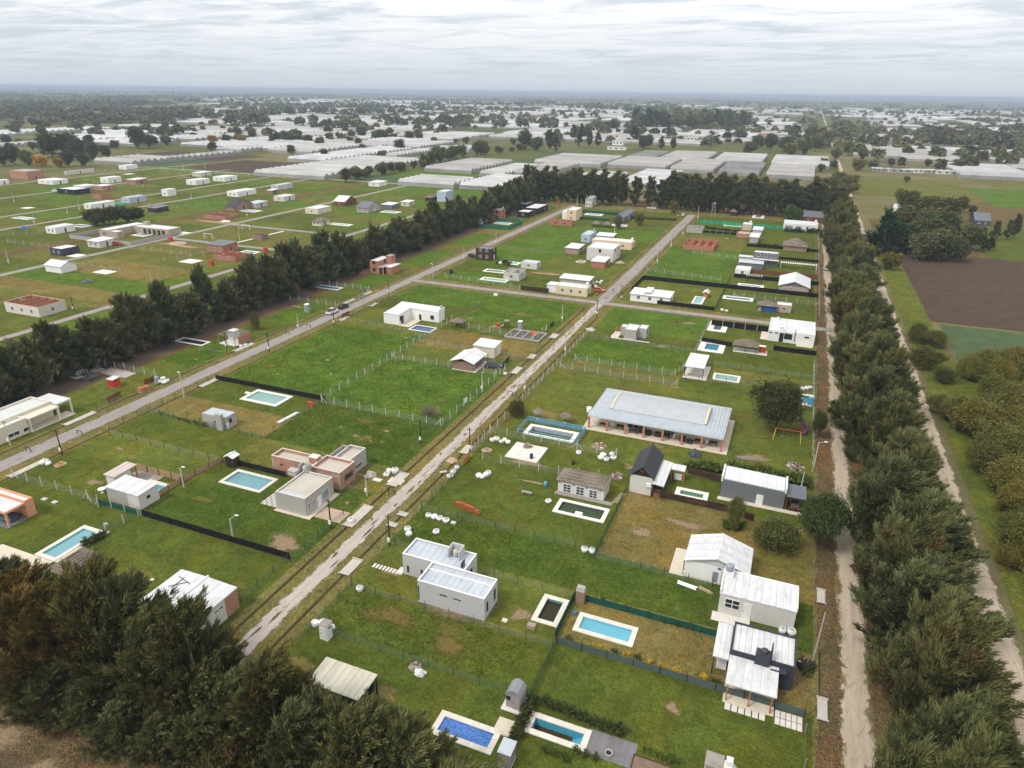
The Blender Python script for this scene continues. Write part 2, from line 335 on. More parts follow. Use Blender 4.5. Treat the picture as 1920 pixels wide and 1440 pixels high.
def soft(kind):
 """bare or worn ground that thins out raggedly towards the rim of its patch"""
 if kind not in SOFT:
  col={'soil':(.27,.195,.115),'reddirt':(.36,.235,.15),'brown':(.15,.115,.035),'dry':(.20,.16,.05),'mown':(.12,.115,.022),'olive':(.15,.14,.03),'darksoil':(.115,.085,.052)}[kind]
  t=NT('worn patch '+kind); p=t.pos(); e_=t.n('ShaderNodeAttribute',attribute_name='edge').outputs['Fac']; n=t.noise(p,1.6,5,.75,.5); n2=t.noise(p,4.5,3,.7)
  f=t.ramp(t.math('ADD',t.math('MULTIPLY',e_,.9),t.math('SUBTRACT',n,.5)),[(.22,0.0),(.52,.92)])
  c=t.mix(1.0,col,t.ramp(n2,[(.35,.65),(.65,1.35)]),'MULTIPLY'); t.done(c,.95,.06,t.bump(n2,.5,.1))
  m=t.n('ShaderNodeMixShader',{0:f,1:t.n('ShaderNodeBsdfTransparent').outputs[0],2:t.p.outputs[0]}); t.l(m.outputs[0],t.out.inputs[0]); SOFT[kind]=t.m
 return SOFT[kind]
def blob(x,y,rx,ry,kind,z,name='soil_patch',n=26):
 rx*=1.3; ry*=1.3
 if any(h[0]-rx<x<h[1]+rx and h[2]-ry<y<h[3]+ry for h in HOLES):return
 mb=MB(); mb.v.append((x,y,z)); ph=[random.uniform(0,6.28) for _ in range(3)]
 for i in range(n):a=2*PI*i/n; q=1+.20*math.sin(2*a+ph[0])+.14*math.sin(3*a+ph[1])+.10*math.sin(5*a+ph[2]); mb.v.append((x+rx*q*math.cos(a),y+ry*q*math.sin(a),z))
 for i in range(n):mb.f.append((0,1+i,1+(i+1)%n))
 o=struct(name,mb,soft(kind)); at=o.data.attributes.new('edge','FLOAT','POINT'); at.data.foreach_set('value',[1.0]+[0.0]*n); return o
def rlot(p0,p1,kind,z=.036,name='lawn'):
 a,b=U(*p0),U(*p1); lot(min(a[0],b[0]),max(a[0],b[0]),min(a[1],b[1]),max(a[1],b[1]),kind,z,name)
sheet('verge',-150,13,38,404,.010,G['verge'])
sheet('verge',-470,-150,60,440,.010,G['mown'])
XA,XB,XC,XD=-113.6,-85.7,-56.2,-47.0; XE,XF=-18.6,9.8
for x0,x1,y0,y1,k in[(XA,XB,38.5,47,'green'),(XA,XB,47,62,'green'),(XA,XB,62,72,'green'),(XA,XB,72,81,'mown'),(XA,XB,81,90.2,'green'),(XA,XB,90.2,98.6,'dry'),(XA,XB,98.6,108,'green'),(XA,XB,108,136.5,'lush'),(XA,XB,136.5,152,'lush'),(XA,XB,152,169,'mown'),(XA,XB,169,181,'green'),(XA,XB,181,199,'lush'),(XB,XC,38.5,62,'green'),(XB,XC,62,81,'rich'),(XB,XC,81,89.5,'olive'),(XB,XC,89.5,107.5,'rich'),(XB,XC,107.5,136.5,'lush'),(XB,XC,136.5,146,'mown'),(XB,XC,146,160,'dry'),(XB,XC,160,171,'green'),(XB,XC,171,199,'lush'),(XD,XE,37.5,43,'mown'),(XD,XE,43,52.2,'green'),(XD,XE,52.2,61,'green'),(XD,XE,61,71,'mown'),(XD,XE,71,79.8,'rich'),(XD,XE,79.8,98,'green'),(XD,XE,98,107.5,'green'),(XD,XE,107.5,143.4,'mown'),(XD,XE,143.4,152.5,'olive'),(XD,XE,152.5,169.7,'lush'),(XD,XE,169.7,179,'green'),(XD,XE,179,200,'lush'),(XE,XF,36,51.8,'green'),(XE,XF,51.8,61.4,'green'),(XE,XF,61.4,71,'dry'),(XE,XF,71,80,'rich'),(XE,XF,80,98,'dry'),(XE,XF,98,107.5,'green'),(XE,XF,107.5,143.4,'mown'),(XE,XF,143.4,152,'green'),(XE,XF,152,161,'olive'),(XE,XF,161,179,'green'),(XE,XF,179,200,'green'),(XA,XB,208,222,'lush'),(XA,XB,222,236,'green'),(XA,XB,236,262,'lush'),(XA,XB,262,290,'lush'),(XA,XB,290,330,'lush'),(XA,XB,330,385,'green'),(XB,XC,208,232,'green'),(XB,XC,232,262,'mown'),(XB,XC,262,300,'green'),(XB,XC,300,330,'lush'),(XB,XC,330,388,'green'),(XD,XE,208,241,'mown'),(XD,XE,241,272,'lush'),(XD,XE,272,300,'lush'),(XD,XE,300,330,'olive'),(XD,XE,330,388,'green'),(XE,XF,208,236,'green'),(XE,XF,236,262,'mown'),(XE,XF,262,300,'green'),(XE,XF,300,330,'green'),(XE,XF,330,388,'green'),(-137,-124.6,40,84,'mown'),(-137,-124.6,84,101,'mown'),(-137,-124.6,101,112,'mown'),(-137,-124.6,112,126,'lush'),(-137,-124.6,126,146,'green'),(-137,-124.6,146,165,'lush'),(-137,-124.6,165,188,'green'),(-137,-124.6,188,205,'lush'),(-137,-124.6,205,222,'olive'),(-137,-124.6,222,250,'lush'),(-137,-124.6,250,262,'olive'),(-137,-124.6,262,290,'lush'),(-137,-124.6,290,302,'dry'),(-137,-124.6,302,385,'green')]:
 lot(x0,x1,y0,y1,k)
lot(-153,-137,40,400,'darksoil',.016,'soil_strip'); lot(-137.5,-135,101,385,'brown',.028)
for p0,p1,k,n in[((700,1030),(745,1075),'mown','lawn'),((925,972),(990,990),'darksoil','soil_patch'),((975,897),(1025,912),'reddirt','soil_patch'),((1220,640),(1318,660),'reddirt','soil_patch'),((1100,614),(1170,634),'reddirt','soil_patch'),((1005,427),(1055,437),'reddirt','soil_patch'),((998,508),(1056,519),'reddirt','soil_patch'),((1110,520),(1150,533),'reddirt','soil_patch'),((648,880),(720,905),'soil','soil_patch'),((835,855),(868,872),'reddirt','soil_patch'),((305,454),(375,468),'reddirt','soil_patch'),((385,410),(440,424),'reddirt','soil_patch'),((545,572),(570,578),'reddirt','soil_patch'),((1205,552),(1330,558),'reddirt','soil_patch'),((670,497),(700,520),'reddirt','soil_patch'),((1140,700),(1270,712),'olive','lawn')]:
 a,b=U(*p0),U(*p1); blob((a[0]+b[0])/2,(a[1]+b[1])/2,abs(b[0]-a[0])*.52,abs(b[1]-a[1])*.52,k,.040,n)
for x,y,rx,ry,k in[(-99,128,.8,.6,'reddirt'),(-93,121,.7,.5,'reddirt'),(-104,116,.6,.4,'soil'),(-70,97,1.2,.5,'soil'),(-75,99,.9,.6,'soil'),(-66,101,1.0,.4,'soil'),(-4,57,1.0,.8,'soil'),(-30,56,3,1.6,'brown'),(-39,57.5,4,2,'brown'),(-25,46,1.4,.8,'soil'),(-63,118,.7,.5,'soil'),(-90,150,1.1,.5,'soil'),(-37,100,4.5,.7,'soil'),(-60,55,2,.9,'mown'),(-128,116,.8,.5,'soil'),(-132,121,.7,.5,'soil'),(-40,120,3.5,3,'dry'),(-27,140,5,1.2,'brown'),(0,118,3,1.6,'soil'),(-3,136,4,2,'mown'),(-80,69,2.5,1.0,'mown'),(-100,66,2,.8,'soil'),(-106,76,1.2,.5,'soil'),(5,88,4,1.5,'olive'),(-8,92,3,1.2,'soil'),(-22,66,2.5,2,'dry'),(-24,64,1.2,1.6,'soil'),(-43,65,1.4,.9,'soil'),(2,66,3,1,'soil'),(-44,47,2,1.2,'dry'),(-33,47,2,1,'dry'),(11.5,60,.6,8,'darksoil'),(11.6,90,.5,9,'soil')]:blob(x,y,rx,ry,k,.046)
for i in range(110):
 x,y=random.uniform(-112,9),random.uniform(40,380); q=random.uniform(.5,2.2); blob(x,y,q*random.uniform(.8,2),q*random.uniform(.5,1),random.choice(('soil','dry','olive','olive','mown','mown')),.048+i*2e-5)
G['litter']=grass('leaf litter',(.165,.112,.060),(.10,.105,.03),.45,.9)
def track_soft(kind):
 base=G[kind].copy(); nt_=base.node_tree; o=[n for n in nt_.nodes if n.type=='OUTPUT_MATERIAL'][0]; pr_=[n for n in nt_.nodes if n.type=='BSDF_PRINCIPLED'][0]
 t=NT.__new__(NT); t.m=base; t.t=nt_; t.out=o; t.l=nt_.links.new; e_=t.n('ShaderNodeAttribute',attribute_name='edge').outputs['Fac']; n=t.noise(t.scaled(t.pos(),(1,.55,1)),1.1,6,.78,.6)
 f=t.ramp(t.math('ADD',e_,t.math('MULTIPLY',t.math('SUBTRACT',n,.5),1.5)),[(.30,0.0),(.50,1.0)])
 m=t.n('ShaderNodeMixShader',{0:f,1:t.n('ShaderNodeBsdfTransparent').outputs[0],2:pr_.outputs[0]}); t.l(m.outputs[0],o.inputs[0]); return base
def strip(name,x0,x1,y0,y1,z,mat,jx=.25,step=2.0,along='y',soft=None):
 """a track whose edges wander and, if soft, crumble into the verge"""
 mb=MB(); n=int((y1-y0)/step); w0=w1=0; ed=[]
 for i in range(n+1):
  y=y0+(y1-y0)*i/n; w0=w0*.7+random.uniform(-jx,jx)*.6; w1=w1*.7+random.uniform(-jx,jx)*.6
  xs=[(x0+w0,1.0),(x1+w1,1.0)] if not soft else[(x0+w0-soft,0.0),(x0+w0+soft,.85),((x0+x1)/2,.62),(x1+w1-soft,.85),(x1+w1+soft,0.0)]
  K=len(xs); mb.v+=[(x,y,z) if along=='y' else(y,x,z) for x,_ in xs]; ed+=[q for _,q in xs]
  if i:
   for j in range(K-1):k=K*(i-1)+j; mb.f.append((k,k+1,k+K+1,k+K) if along=='y' else(k,k+K,k+K+1,k+1))
 o=struct(name,mb,mat)
 if soft:at=o.data.attributes.new('edge','FLOAT','POINT'); at.data.foreach_set('value',ed)
 return o
TS,LS,SS=track_soft('track'),track_soft('lane'),track_soft('street')
strip('dirt_street',-52.75,-50.55,38,388,.050,TS,.2,.8,'y',.55)
strip('grey_street',-53.7,-49.7,205.0,388,.053,SS,.15,1.0,'y',.5); strip('grey_street',-120.8,-117.2,30,392,.050,SS,.15,1.0,'y',.5)
strip('cross_street',201.5,204.5,-119,16,.058,SS,.2,1.0,'x',.5)
strip('sandy_lane',12.9,15.2,20,400,.034,LS,.3,.8,'y',.8); strip('leaf_litter',10.4,12.7,30,300,.022,G['litter'],.4,1.0)
strip('soil_strip',15.4,29.4,20,400,.020,G['litter'],.5)
strip('outer_lane',29.3,32.1,20,900,.034,LS,.3,1.0,'y',.7); strip('outer_lane',29.4,32.4,900,3200,.2,G['lane'],.8,20)
for x0,x1,y0,y1 in[(-185.4,-182.4,60,330),(-251,-247.6,100,430),(-331.5,-328.4,150,430),(-364.5,-361.5,180,440),(-426,-423,230,450),(-482,-479,260,470)]:
 strip('far_street',x0,x1,y0,y1,.055,G['street'],.15)
strip('far_cross_street',221.5,224.6,-249,-184,.060,G['street'],.15,2,'x'); strip('far_cross_street',258.5,261.5,-249,-184,.060,G['street'],.15,2,'x'); strip('far_cross_street',430,434,-480,-184,.060,G['street'],.2,4,'x')
for i in range(120):
 blob(-51.65+random.choice((-.55,0,0,.55))+random.uniform(-.15,.15),random.uniform(30,385),random.uniform(.10,.28),random.uniform(.4,1.6),random.choice(('darksoil','brown','olive','darksoil')),.055+i*2e-5,'pothole',14)
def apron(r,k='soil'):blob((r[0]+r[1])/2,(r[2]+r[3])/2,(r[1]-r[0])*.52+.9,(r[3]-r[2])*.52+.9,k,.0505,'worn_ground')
sheet('drainage_strip',-285,-276,120,420,.030,G['brown'])
r2=random.Random(3)
for xa,xb in[(-182,-151),(-218,-186),(-247,-218.3),(-276,-251.5),(-328,-286),(-361,-332),(-393,-365),(-422,-393.3),(-452,-427),(-478,-452.3)]:
 y=90+r2.uniform(0,10)
 while y<428:
  d=r2.choice((9,18,18,27)); k=r2.choice(('green','mown','green','mown','olive','lush','lush'))
  if not(-251<xa<-185 and 218<y+d/2<264):lot(xa,xb,y,y+d-.3,k)
  y+=d
lot(-247,-186,225,258.3,'olive'); rlot((185,484),(285,530),'dry',.045); rlot((150,527),(270,548),'lush',.052); rlot((0,515),(225,585),'dry',.043); rlot((10,540),(110,590),'olive',.049)
FZ=[.012]
for x0,x1,y0,y1,k,n in[(-470,-385,440,520,'plough','ploughed_field'),(-380,-250,432,470,'crop','crop_field'),(-600,-480,440,500,'crop','crop_field'),(-600,-480,500,560,'plough','ploughed_field'),(-1300,-700,640,800,'mown','meadow'),(-760,-500,560,700,'far','meadow'),(-290,-215,470,560,'lush','crop_field'),(-330,-235,560,640,'crop','crop_field'),(-250,-160,640,760,'crop','crop_field'),(40.8,130,224,330,'plough','ploughed_field'),(43,120,190,222,'crop','crop_field'),(33.5,41,60,330,'mown','meadow'),(41,140,60,190,'mown','meadow'),(36,75,330,420,'brown','meadow'),(75,200,330,420,'green','meadow'),(60,240,420,520,'brown','meadow'),(36,110,520,640,'olive','meadow'),(110,300,500,600,'lush','crop_field'),(130,320,600,660,'olive','meadow'),(-100,28,660,760,'far','meadow'),(-60,28,1000,1100,'crop','crop_field'),(-300,-120,900,1000,'olive','meadow'),(180,420,1150,1300,'lush','meadow'),(-120,20,404,440,'brown','meadow'),(42,140,0,60,'mown','meadow')]:
 FZ[0]+=.005; sheet(n,x0,x1,y0,y1,FZ[0],G[k])
sheet('bare_field',-150,11,-20,38.2,.012,G['litter'])
for i in range(60):blob(random.uniform(-110,-20),random.uniform(14,33),random.uniform(1,5),random.uniform(.8,2.5),random.choice(('darksoil','dry','olive','darksoil','soil')),.020+i*1e-4,'soil_patch')
DM=soil('ditch mud',(.15,.125,.055))
for x0,x1,y0,y1 in DITCH:
 mb=MB(); xc=(x0+x1)/2
 mb.quad((x0,y0,.02),(xc-.1,y0,-.30),(xc-.1,y1,-.30),(x0,y1,.02)); mb.quad((xc-.1,y0,-.30),(xc+.1,y0,-.30),(xc+.1,y1,-.30),(xc-.1,y1,-.30)); mb.quad((xc+.1,y0,-.30),(x1,y0,.02),(x1,y1,.02),(xc+.1,y1,-.30))
 mb.quad((x0,y0,.02),(x1,y0,.02),(x1,y0,-.35),(x0,y0,-.35)); mb.quad((x1,y1,.02),(x0,y1,.02),(x0,y1,-.35),(x1,y1,-.35))
 struct('ditch',mb,DM)
for i,(x0,x1,y0,y1) in enumerate(CROSS):
 mb=MB().box(x0,x1,y0,y1,.03,.16)
 for e_ in(y0,y1-.14):mb.box(x0-.1,x1+.1,e_,e_+.14,.02,.30)
 o=bpy.data.objects.new('culvert_slab',mb.mesh('culvert_slab',G['concrete'])); COL.objects.link(o)
 o['kind']='structure'
# trees
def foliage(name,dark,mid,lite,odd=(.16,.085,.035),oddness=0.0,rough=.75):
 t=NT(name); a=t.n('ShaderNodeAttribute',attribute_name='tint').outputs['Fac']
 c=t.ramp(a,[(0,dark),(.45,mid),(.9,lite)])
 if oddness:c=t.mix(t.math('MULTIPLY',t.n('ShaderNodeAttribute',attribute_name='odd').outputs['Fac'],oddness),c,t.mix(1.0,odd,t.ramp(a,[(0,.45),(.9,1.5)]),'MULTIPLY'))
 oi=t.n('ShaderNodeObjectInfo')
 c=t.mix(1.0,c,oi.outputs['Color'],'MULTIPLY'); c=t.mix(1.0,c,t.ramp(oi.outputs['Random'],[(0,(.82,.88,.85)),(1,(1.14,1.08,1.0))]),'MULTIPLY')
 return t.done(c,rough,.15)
BARK=plain('bark',(.13,.10,.075),.3,2.0,.9,.1)
F_CAS=foliage('casuarina needles',(.030,.037,.014),(.076,.086,.031),(.165,.168,.062))
F_CASB=foliage('casuarina needles with rusty sprays',(.032,.038,.014),(.080,.086,.030),(.165,.165,.060),(.105,.072,.030),.85)
F_DARK=foliage('dark windbreak needles',(.026,.033,.015),(.074,.086,.038),(.165,.175,.078))
F_LEAF=foliage('broad leaves',(.035,.046,.014),(.075,.088,.026),(.13,.14,.045))
F_OLIVE=foliage('olive leaves',(.090,.090,.022),(.135,.130,.034),(.185,.172,.052))
F_PINE=foliage('deep green conifer',(.012,.034,.014),(.026,.062,.024),(.050,.10,.038))
F_FAR=foliage('distant foliage',(.055,.066,.028),(.10,.112,.046),(.16,.16,.068))
def tri_mesh(name,V,tint,mat):
 """V: (n, 3, 3) triangles; tint: (n,)"""
 n=len(V); me=bpy.data.meshes.new(name)
 me.vertices.add(n*3); me.vertices.foreach_set('co',V.reshape(-1).astype(np.float32))
 me.loops.add(n*3); me.loops.foreach_set('vertex_index',np.arange(n*3,dtype=np.int32))
 me.polygons.add(n); me.polygons.foreach_set('loop_start',np.arange(0,n*3,3,dtype=np.int32))
 at=me.attributes.new('tint','FLOAT','FACE'); at.data.foreach_set('value',tint.astype(np.float32))
 me.materials.append(mat); me.update(calc_edges=True); return me
def unit(v):return v/(np.linalg.norm(v,axis=-1,keepdims=True)+1e-9)
SP=[0]
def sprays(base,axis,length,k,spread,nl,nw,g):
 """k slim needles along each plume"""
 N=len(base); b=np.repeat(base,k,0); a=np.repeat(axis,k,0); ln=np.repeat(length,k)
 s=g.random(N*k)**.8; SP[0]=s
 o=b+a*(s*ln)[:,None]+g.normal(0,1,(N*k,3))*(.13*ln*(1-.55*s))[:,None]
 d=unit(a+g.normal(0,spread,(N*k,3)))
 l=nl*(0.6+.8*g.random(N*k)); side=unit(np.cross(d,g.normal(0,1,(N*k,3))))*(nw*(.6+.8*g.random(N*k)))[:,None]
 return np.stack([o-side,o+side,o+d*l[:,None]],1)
def trunk_mb(h,r,g,nb=10,R=3.0,lean=.3):
 mb=MB(); p=Vector((0,0,-.1)); n=5; pts=[p]
 for i in range(n):p=p+Vector((g.normal(0,.12)+lean*.15,g.normal(0,.12),h*.92/n)); pts.append(p)
 for i in range(n):mb.bar(pts[i],pts[i+1],r*(1-i/n*.85),r*(1-(i+1)/n*.85),7)
 for i in range(nb):
  t=.15+.7*i/nb; q=pts[int(t*n)]; a=g.random()*2*PI; rr=R*(1-t*.7)
  mb.bar(q,q+Vector((math.cos(a)*rr*.75,math.sin(a)*rr*.75,rr*.55)),r*.3*(1-t*.6),.02,5)
 return mb
def plume_tree(seed,H,R,N,k,nl,nw,mat,wind=(.45,.12),z0=.06,prof=None,name='casuarina_tree',pl=(1.2,2.3),fan=7):
 g=np.random.default_rng(seed)
 S_=5; sh=np.stack([g.normal(0,R*.30,S_),g.normal(0,R*.30,S_),1-g.random(S_)*.28],1); sh[0]=(0,0,1)
 NB=max(24,N//fan); w=g.integers(0,S_,NB); t=z0+(1-z0)*g.random(NB)**.85; az=g.random(NB)*2*PI
 pr=(lambda q:np.clip(1.12*(1-q)**.62,.10,1)*np.clip((q+.10)/.28,.35,1)) if prof is None else prof
 lobes=1+.22*np.sin(az*3+seed)*np.sin(t*9+seed*2)+g.normal(0,.12,NB)
 rad=R*pr(t)*lobes*(.50+.50*np.sqrt(g.random(NB)))
 cx=sh[w,0]*np.clip(t*1.6,0,1)*(1-.3*t); cy=sh[w,1]*np.clip(t*1.6,0,1)*(1-.3*t); hz=H*t*(1-(1-sh[w,2])*np.clip(t*1.3-.2,0,1))
 tip=np.stack([cx+rad*np.cos(az),cy+rad*np.sin(az),hz],1); bd=np.stack([np.cos(az)*.55+wind[0]*.7,np.sin(az)*.55+wind[1]*.7,.62+.6*t],1)
 wb=np.repeat(np.arange(NB),fan); N=len(wb); jit=g.normal(0,1,(N,3))*np.array([.42,.42,.34])*(R/4.5)
 base=tip[wb]+jit; ax=unit(bd[wb]+jit*.42+g.normal(0,.10,(N,3))); odd=np.repeat((g.random(NB)<.11).astype(float),fan); hue=g.random(NB)[wb]
 ln=pl[0]+(pl[1]-pl[0])*g.random(N); base-=ax*(ln*.55)[:,None]; base[:,2]=np.maximum(base[:,2],.25)
 V=sprays(base,ax,ln,k,.24,nl,nw,g)
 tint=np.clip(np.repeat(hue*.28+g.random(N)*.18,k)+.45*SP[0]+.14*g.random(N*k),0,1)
 root=bpy.data.objects.new(name,None); WL[root]=(0,0,0)
 tm=trunk_mb(H,H*.022,g,12,R).mesh('trunk',BARK); cm=tri_mesh('crown',V,tint,mat); at=cm.attributes.new('odd','FLOAT','FACE'); at.data.foreach_set('value',np.repeat(odd,k).astype(np.float32))
 return root,tm,cm
def leaf_tree(seed,H,R,NC,k,leaf,mat,base=.22,squash=1.0,name='broadleaf_tree',droop=0.0):
 """lumpy crown: leaf clusters on branch ends through the volume, gaps left between"""
 g=np.random.default_rng(seed); zc=H*(base+(1-base)/2); rz=H*(1-base)/2*squash
 nl_=13; lc=unit(g.normal(0,1,(nl_,3)))*np.array([R*.66,R*.66,rz*.66])*(.45+.55*g.random((nl_,1))); lr=.26+.22*g.random(nl_)
 w=g.integers(0,nl_,NC); d=unit(g.normal(0,1,(NC,3))+np.array([0,0,.25])); q=(.5+.5*g.random(NC)**.5)[:,None]
 cen=lc[w]+d*q*lr[w][:,None]*np.array([R,R,rz]); cen[:,2]=np.maximum(cen[:,2]+zc-droop*np.linalg.norm(cen[:,:2],axis=1),.3)
 cen=cen+g.normal(0,R*.07,(NC,3)); cen[:,2]=np.maximum(cen[:,2],.25); cs=R*.13*(.5+1.1*g.random(NC)**2)
 o=np.repeat(cen,k,0)+g.normal(0,1,(NC*k,3))*np.repeat(cs,k)[:,None]*np.array([1,1,.75])
 a=unit(g.normal(0,1,(NC*k,3))+np.array([0,0,.5-droop])); b=unit(np.cross(a,g.normal(0,1,(NC*k,3)))); s=leaf*(.6+.8*g.random(NC*k))[:,None]
 V=np.stack([o-b*s*.55,o+b*s*.55,o+a*s*1.3],1)
 tint=np.clip(np.repeat(g.random(NC),k)*.7+.3*g.random(NC*k),0,1)
 root=bpy.data.objects.new(name,None); WL[root]=(0,0,0)
 return root,trunk_mb(H*(base+.45),H*.025,g,9,R*.8,0).mesh('trunk',BARK),tri_mesh('crown',V,tint,mat)
def plant(proto,loc,label,cat='tree',group=None,rz=None,sc=1.0,sz=None,color=(1,1,1,1),name=None):
 root,tm,cm=proto; o=bpy.data.objects.new(name or root.name.split('.')[0],None); COL.objects.link(o)
 o.location=(loc[0],loc[1],0.0); o.rotation_euler=(0,0,random.uniform(-.5,.5) if rz is None else rz); o.scale=(sc,sc,sz or sc)
 tag(o,label,cat,group)
 for nm,me in(('trunk',tm),('crown',cm)):
  c=bpy.data.objects.new(nm,me); COL.objects.link(c); c.parent=o; c.color=color
 return o
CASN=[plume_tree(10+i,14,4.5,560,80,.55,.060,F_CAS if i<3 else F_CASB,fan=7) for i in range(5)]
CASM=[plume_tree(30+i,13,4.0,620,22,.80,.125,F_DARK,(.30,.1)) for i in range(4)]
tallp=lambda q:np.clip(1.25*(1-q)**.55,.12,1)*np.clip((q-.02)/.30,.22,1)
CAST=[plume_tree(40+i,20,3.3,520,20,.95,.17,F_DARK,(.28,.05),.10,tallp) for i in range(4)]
LEAFN=[leaf_tree(50+i,9,4.4,620,50,.18,F_LEAF,.12) for i in range(2)]
OLIVE=[leaf_tree(60+i,6,3.8,420,46,.165,F_OLIVE,.05,1.0,'olive_green_tree',.25) for i in range(3)]
LEAFM=[leaf_tree(70+i,12,5.4,230,24,.52,(F_LEAF,F_FAR,F_LEAF,F_OLIVE)[i],.03) for i in range(4)]
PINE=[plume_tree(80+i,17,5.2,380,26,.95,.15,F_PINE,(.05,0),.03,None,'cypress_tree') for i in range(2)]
GREENW=(1,1,1,1); RUST=(1.5,.98,.74,1); OLV=(1.14,1.0,.84,1); DUSK=(.85,.9,.95,1)
ORD='first second third fourth fifth sixth seventh eighth ninth tenth eleventh twelfth thirteenth fourteenth fifteenth'.split()
xs=[-79,-74,-69.2,-64.8,-60.2,-55.6,-51,-46.4,-41.6,-36.8,-32.2,-27.8,-23.6,-19.8,-16.2]
for i,x in enumerate(xs):
 c=RUST if i in(2,3) else(OLV if i in(4,9) else GREENW)
 lab=('rust-brown' if i in(2,3) else 'olive-brown' if c==OLV else 'dark green')+' casuarina, '+ORD[i]+' from the left in the near windbreak'
 plant(CASN[(i*2+(1 if i>7 else 0))%5],(x+random.uniform(-.6,.6),35.3+random.uniform(-1.2,1.0)-(1.5 if i>12 else 0)),lab,group='near windbreak casuarinas',rz=random.uniform(-.7,.7),sc=random.uniform(.98,1.16),sz=random.uniform(.92,1.14)*(1.12 if 3<i<8 else .84 if 7<i<11 else 1)*(.80 if i in(11,12) else .60 if i>12 else 1),color=c)
for i in range(12):
 plant(CASN[(i+1)%5],(-77+i*4.8+random.uniform(-1,1),32.2+random.uniform(-.8,.8)),'low dark casuarina on the field side of the near windbreak',group='lower near windbreak casuarinas',sc=.72,sz=random.uniform(.36,.5) if i<6 else random.uniform(.5,.66),color=random.choice((GREENW,GREENW,OLV)))
y=42.0; i=0
while y<392:
 c=RUST if i==-1 else(OLV if random.random()<(.10 if y<150 else .25) else GREENW)
 plant(CASN[(i*3+i//5)%5],(20.0+random.uniform(-1.7,1.7),y),(('olive-brown' if c==OLV else 'dark green')+(' casuarina, '+ORD[i]+' from the near end of the row between the sandy lanes' if i<12 else ' casuarina in the farther row between the two sandy lanes')),group='casuarinas between the sandy lanes',rz=random.uniform(-.8,.8),sc=random.uniform(1.05,1.38),sz=random.uniform(.84,1.2),color=c)
 y+=random.uniform(5.6,8.0); i+=1
y=58.0; i=0
while y<392:
 if not 209.5<y<214.5:
  s_=random.uniform(.90,1.25)
  plant(CASM[i%4],(-145+random.uniform(-1.3,1.3),y),'dark casuarina in the windbreak west of the grey street',group='western windbreak casuarinas',rz=random.uniform(0,6.28) if i%3==0 else None,sc=s_*(1.05 if y>150 else 1),sz=random.uniform(.74,1.22))
 y+=random.uniform(3.9,5.8); i+=1
x=-152.0; i=0
while x<20:
 gap=-96<x<-72
 if not(gap and i%2):
  plant(CAST[i%4],(x,402+random.uniform(-2,2)),'tall dark casuarina in the windbreak closing the far end of the streets',group='far end windbreak casuarinas',rz=random.uniform(-.6,.6),sc=random.uniform(.95,1.2)*(.8 if gap else 1.12),sz=random.uniform(.86,1.08)*(1.0 if x>-70 else .92))
 x+=random.uniform(3.0,4.3); i+=1
def tree_at(px,py,proto,h0,h,label,wide=1.0,color=(1,1,1,1),cat='tree',group=None,name=None):
 s=h/h0; x,y=U(px,py); return plant(proto,(x,y),label,cat,group,random.uniform(0,6.28),s*wide,s,color,name)
tree_at(1452,808,LEAFN[0],9,11,'large round dark tree on the lawn beside the swings',.92,(.72,.72,.70,1))
tree_at(1531,1020,LEAFN[1],9,9.4,'tall dark tree at the lane beside the carport',.80,(.80,.92,.86,1))
tree_at(1530,822,LEAFN[0],9,6.2,'slim dark tree at the fence behind the purple slide',.42,(.85,.95,.9,1))
tree_at(1447,1026,OLIVE[0],6,4.6,'wide olive-coloured thorn bush beside the white gabled shed',1.25,(.72,.78,.75,1),'bush')
tree_at(1376,992,OLIVE[1],6,6.0,'sparse upright tree in front of the plank fence',.34,(.95,1.05,.95,1))
tree_at(1418,892,OLIVE[2],6,2.6,'rounded yellow-green bush behind the long grey building',.9,(1.25,1.2,.7,1),'bush')
tree_at(967,781,OLIVE[1],6,3.8,'dark shrub leaning over the wire fence by the dirt street',.75,(.6,.62,.6,1),'bush')
tree_at(480,618,OLIVE[0],6,5.2,'lone thin pale tree on the lawn under the windbreak',.45,(1.0,.95,.9,1))
tree_at(1158,430,LEAFM[1],12,7.0,'dusty tree in front of the grey-roofed house',.75); tree_at(1198,423,LEAFM[3],12,7.5,'pale green tree beside the grey-roofed house',.75)
tree_at(1262,400,LEAFM[3],12,8,'pale bare-looking tree beside the head of the dirt street',.7,(1.1,1.0,1.0,1)); tree_at(1312,395,PINE[0],17,9,'spreading dark tree before the tall windbreak',1.2,(.9,.9,.9,1))
tree_at(1340,398,LEAFM[1],12,8.5,'grey-green tree before the tall windbreak',.8,(1.1,1.05,1.1,1)); tree_at(1425,388,LEAFM[0],12,10,'tree with grey-green crown behind the reddish far house',.9,(1.1,1.05,1.05,1))
tree_at(1475,420,LEAFM[0],12,9.5,'fresh green round tree beside the white far house',.85,(.9,1.15,.8,1)); tree_at(1492,413,LEAFN[0],9,6.5,'bright green bushy tree behind the white far house',.9,(1.1,1.5,.8,1))
tree_at(1440,375,LEAFM[2],12,12,'reddish-brown tree before the tall windbreak',.7,(2.0,1.1,.9,1))
for q,(px,py,h,w) in enumerate([(172,423,7.5,1.0),(195,421,8,1.1),(215,420,8.5,1.2),(240,418,8,1.2),(260,417,7.5,1.1),(180,425,6,1)]):
 tree_at(px,py,LEAFM[(0,1)[q%2]],12,h,'dark spreading tree in the clump behind the large flat-roofed house',w,(.75,.72,.7,1),group='clump behind the flat-roofed house')
tree_at(1650,478,PINE[1],17,17.5,'tall deep-green cypress beside the outer lane',1.3); tree_at(1685,474,PINE[0],17,13,'smaller deep-green cypress beside the outer lane',1.3)
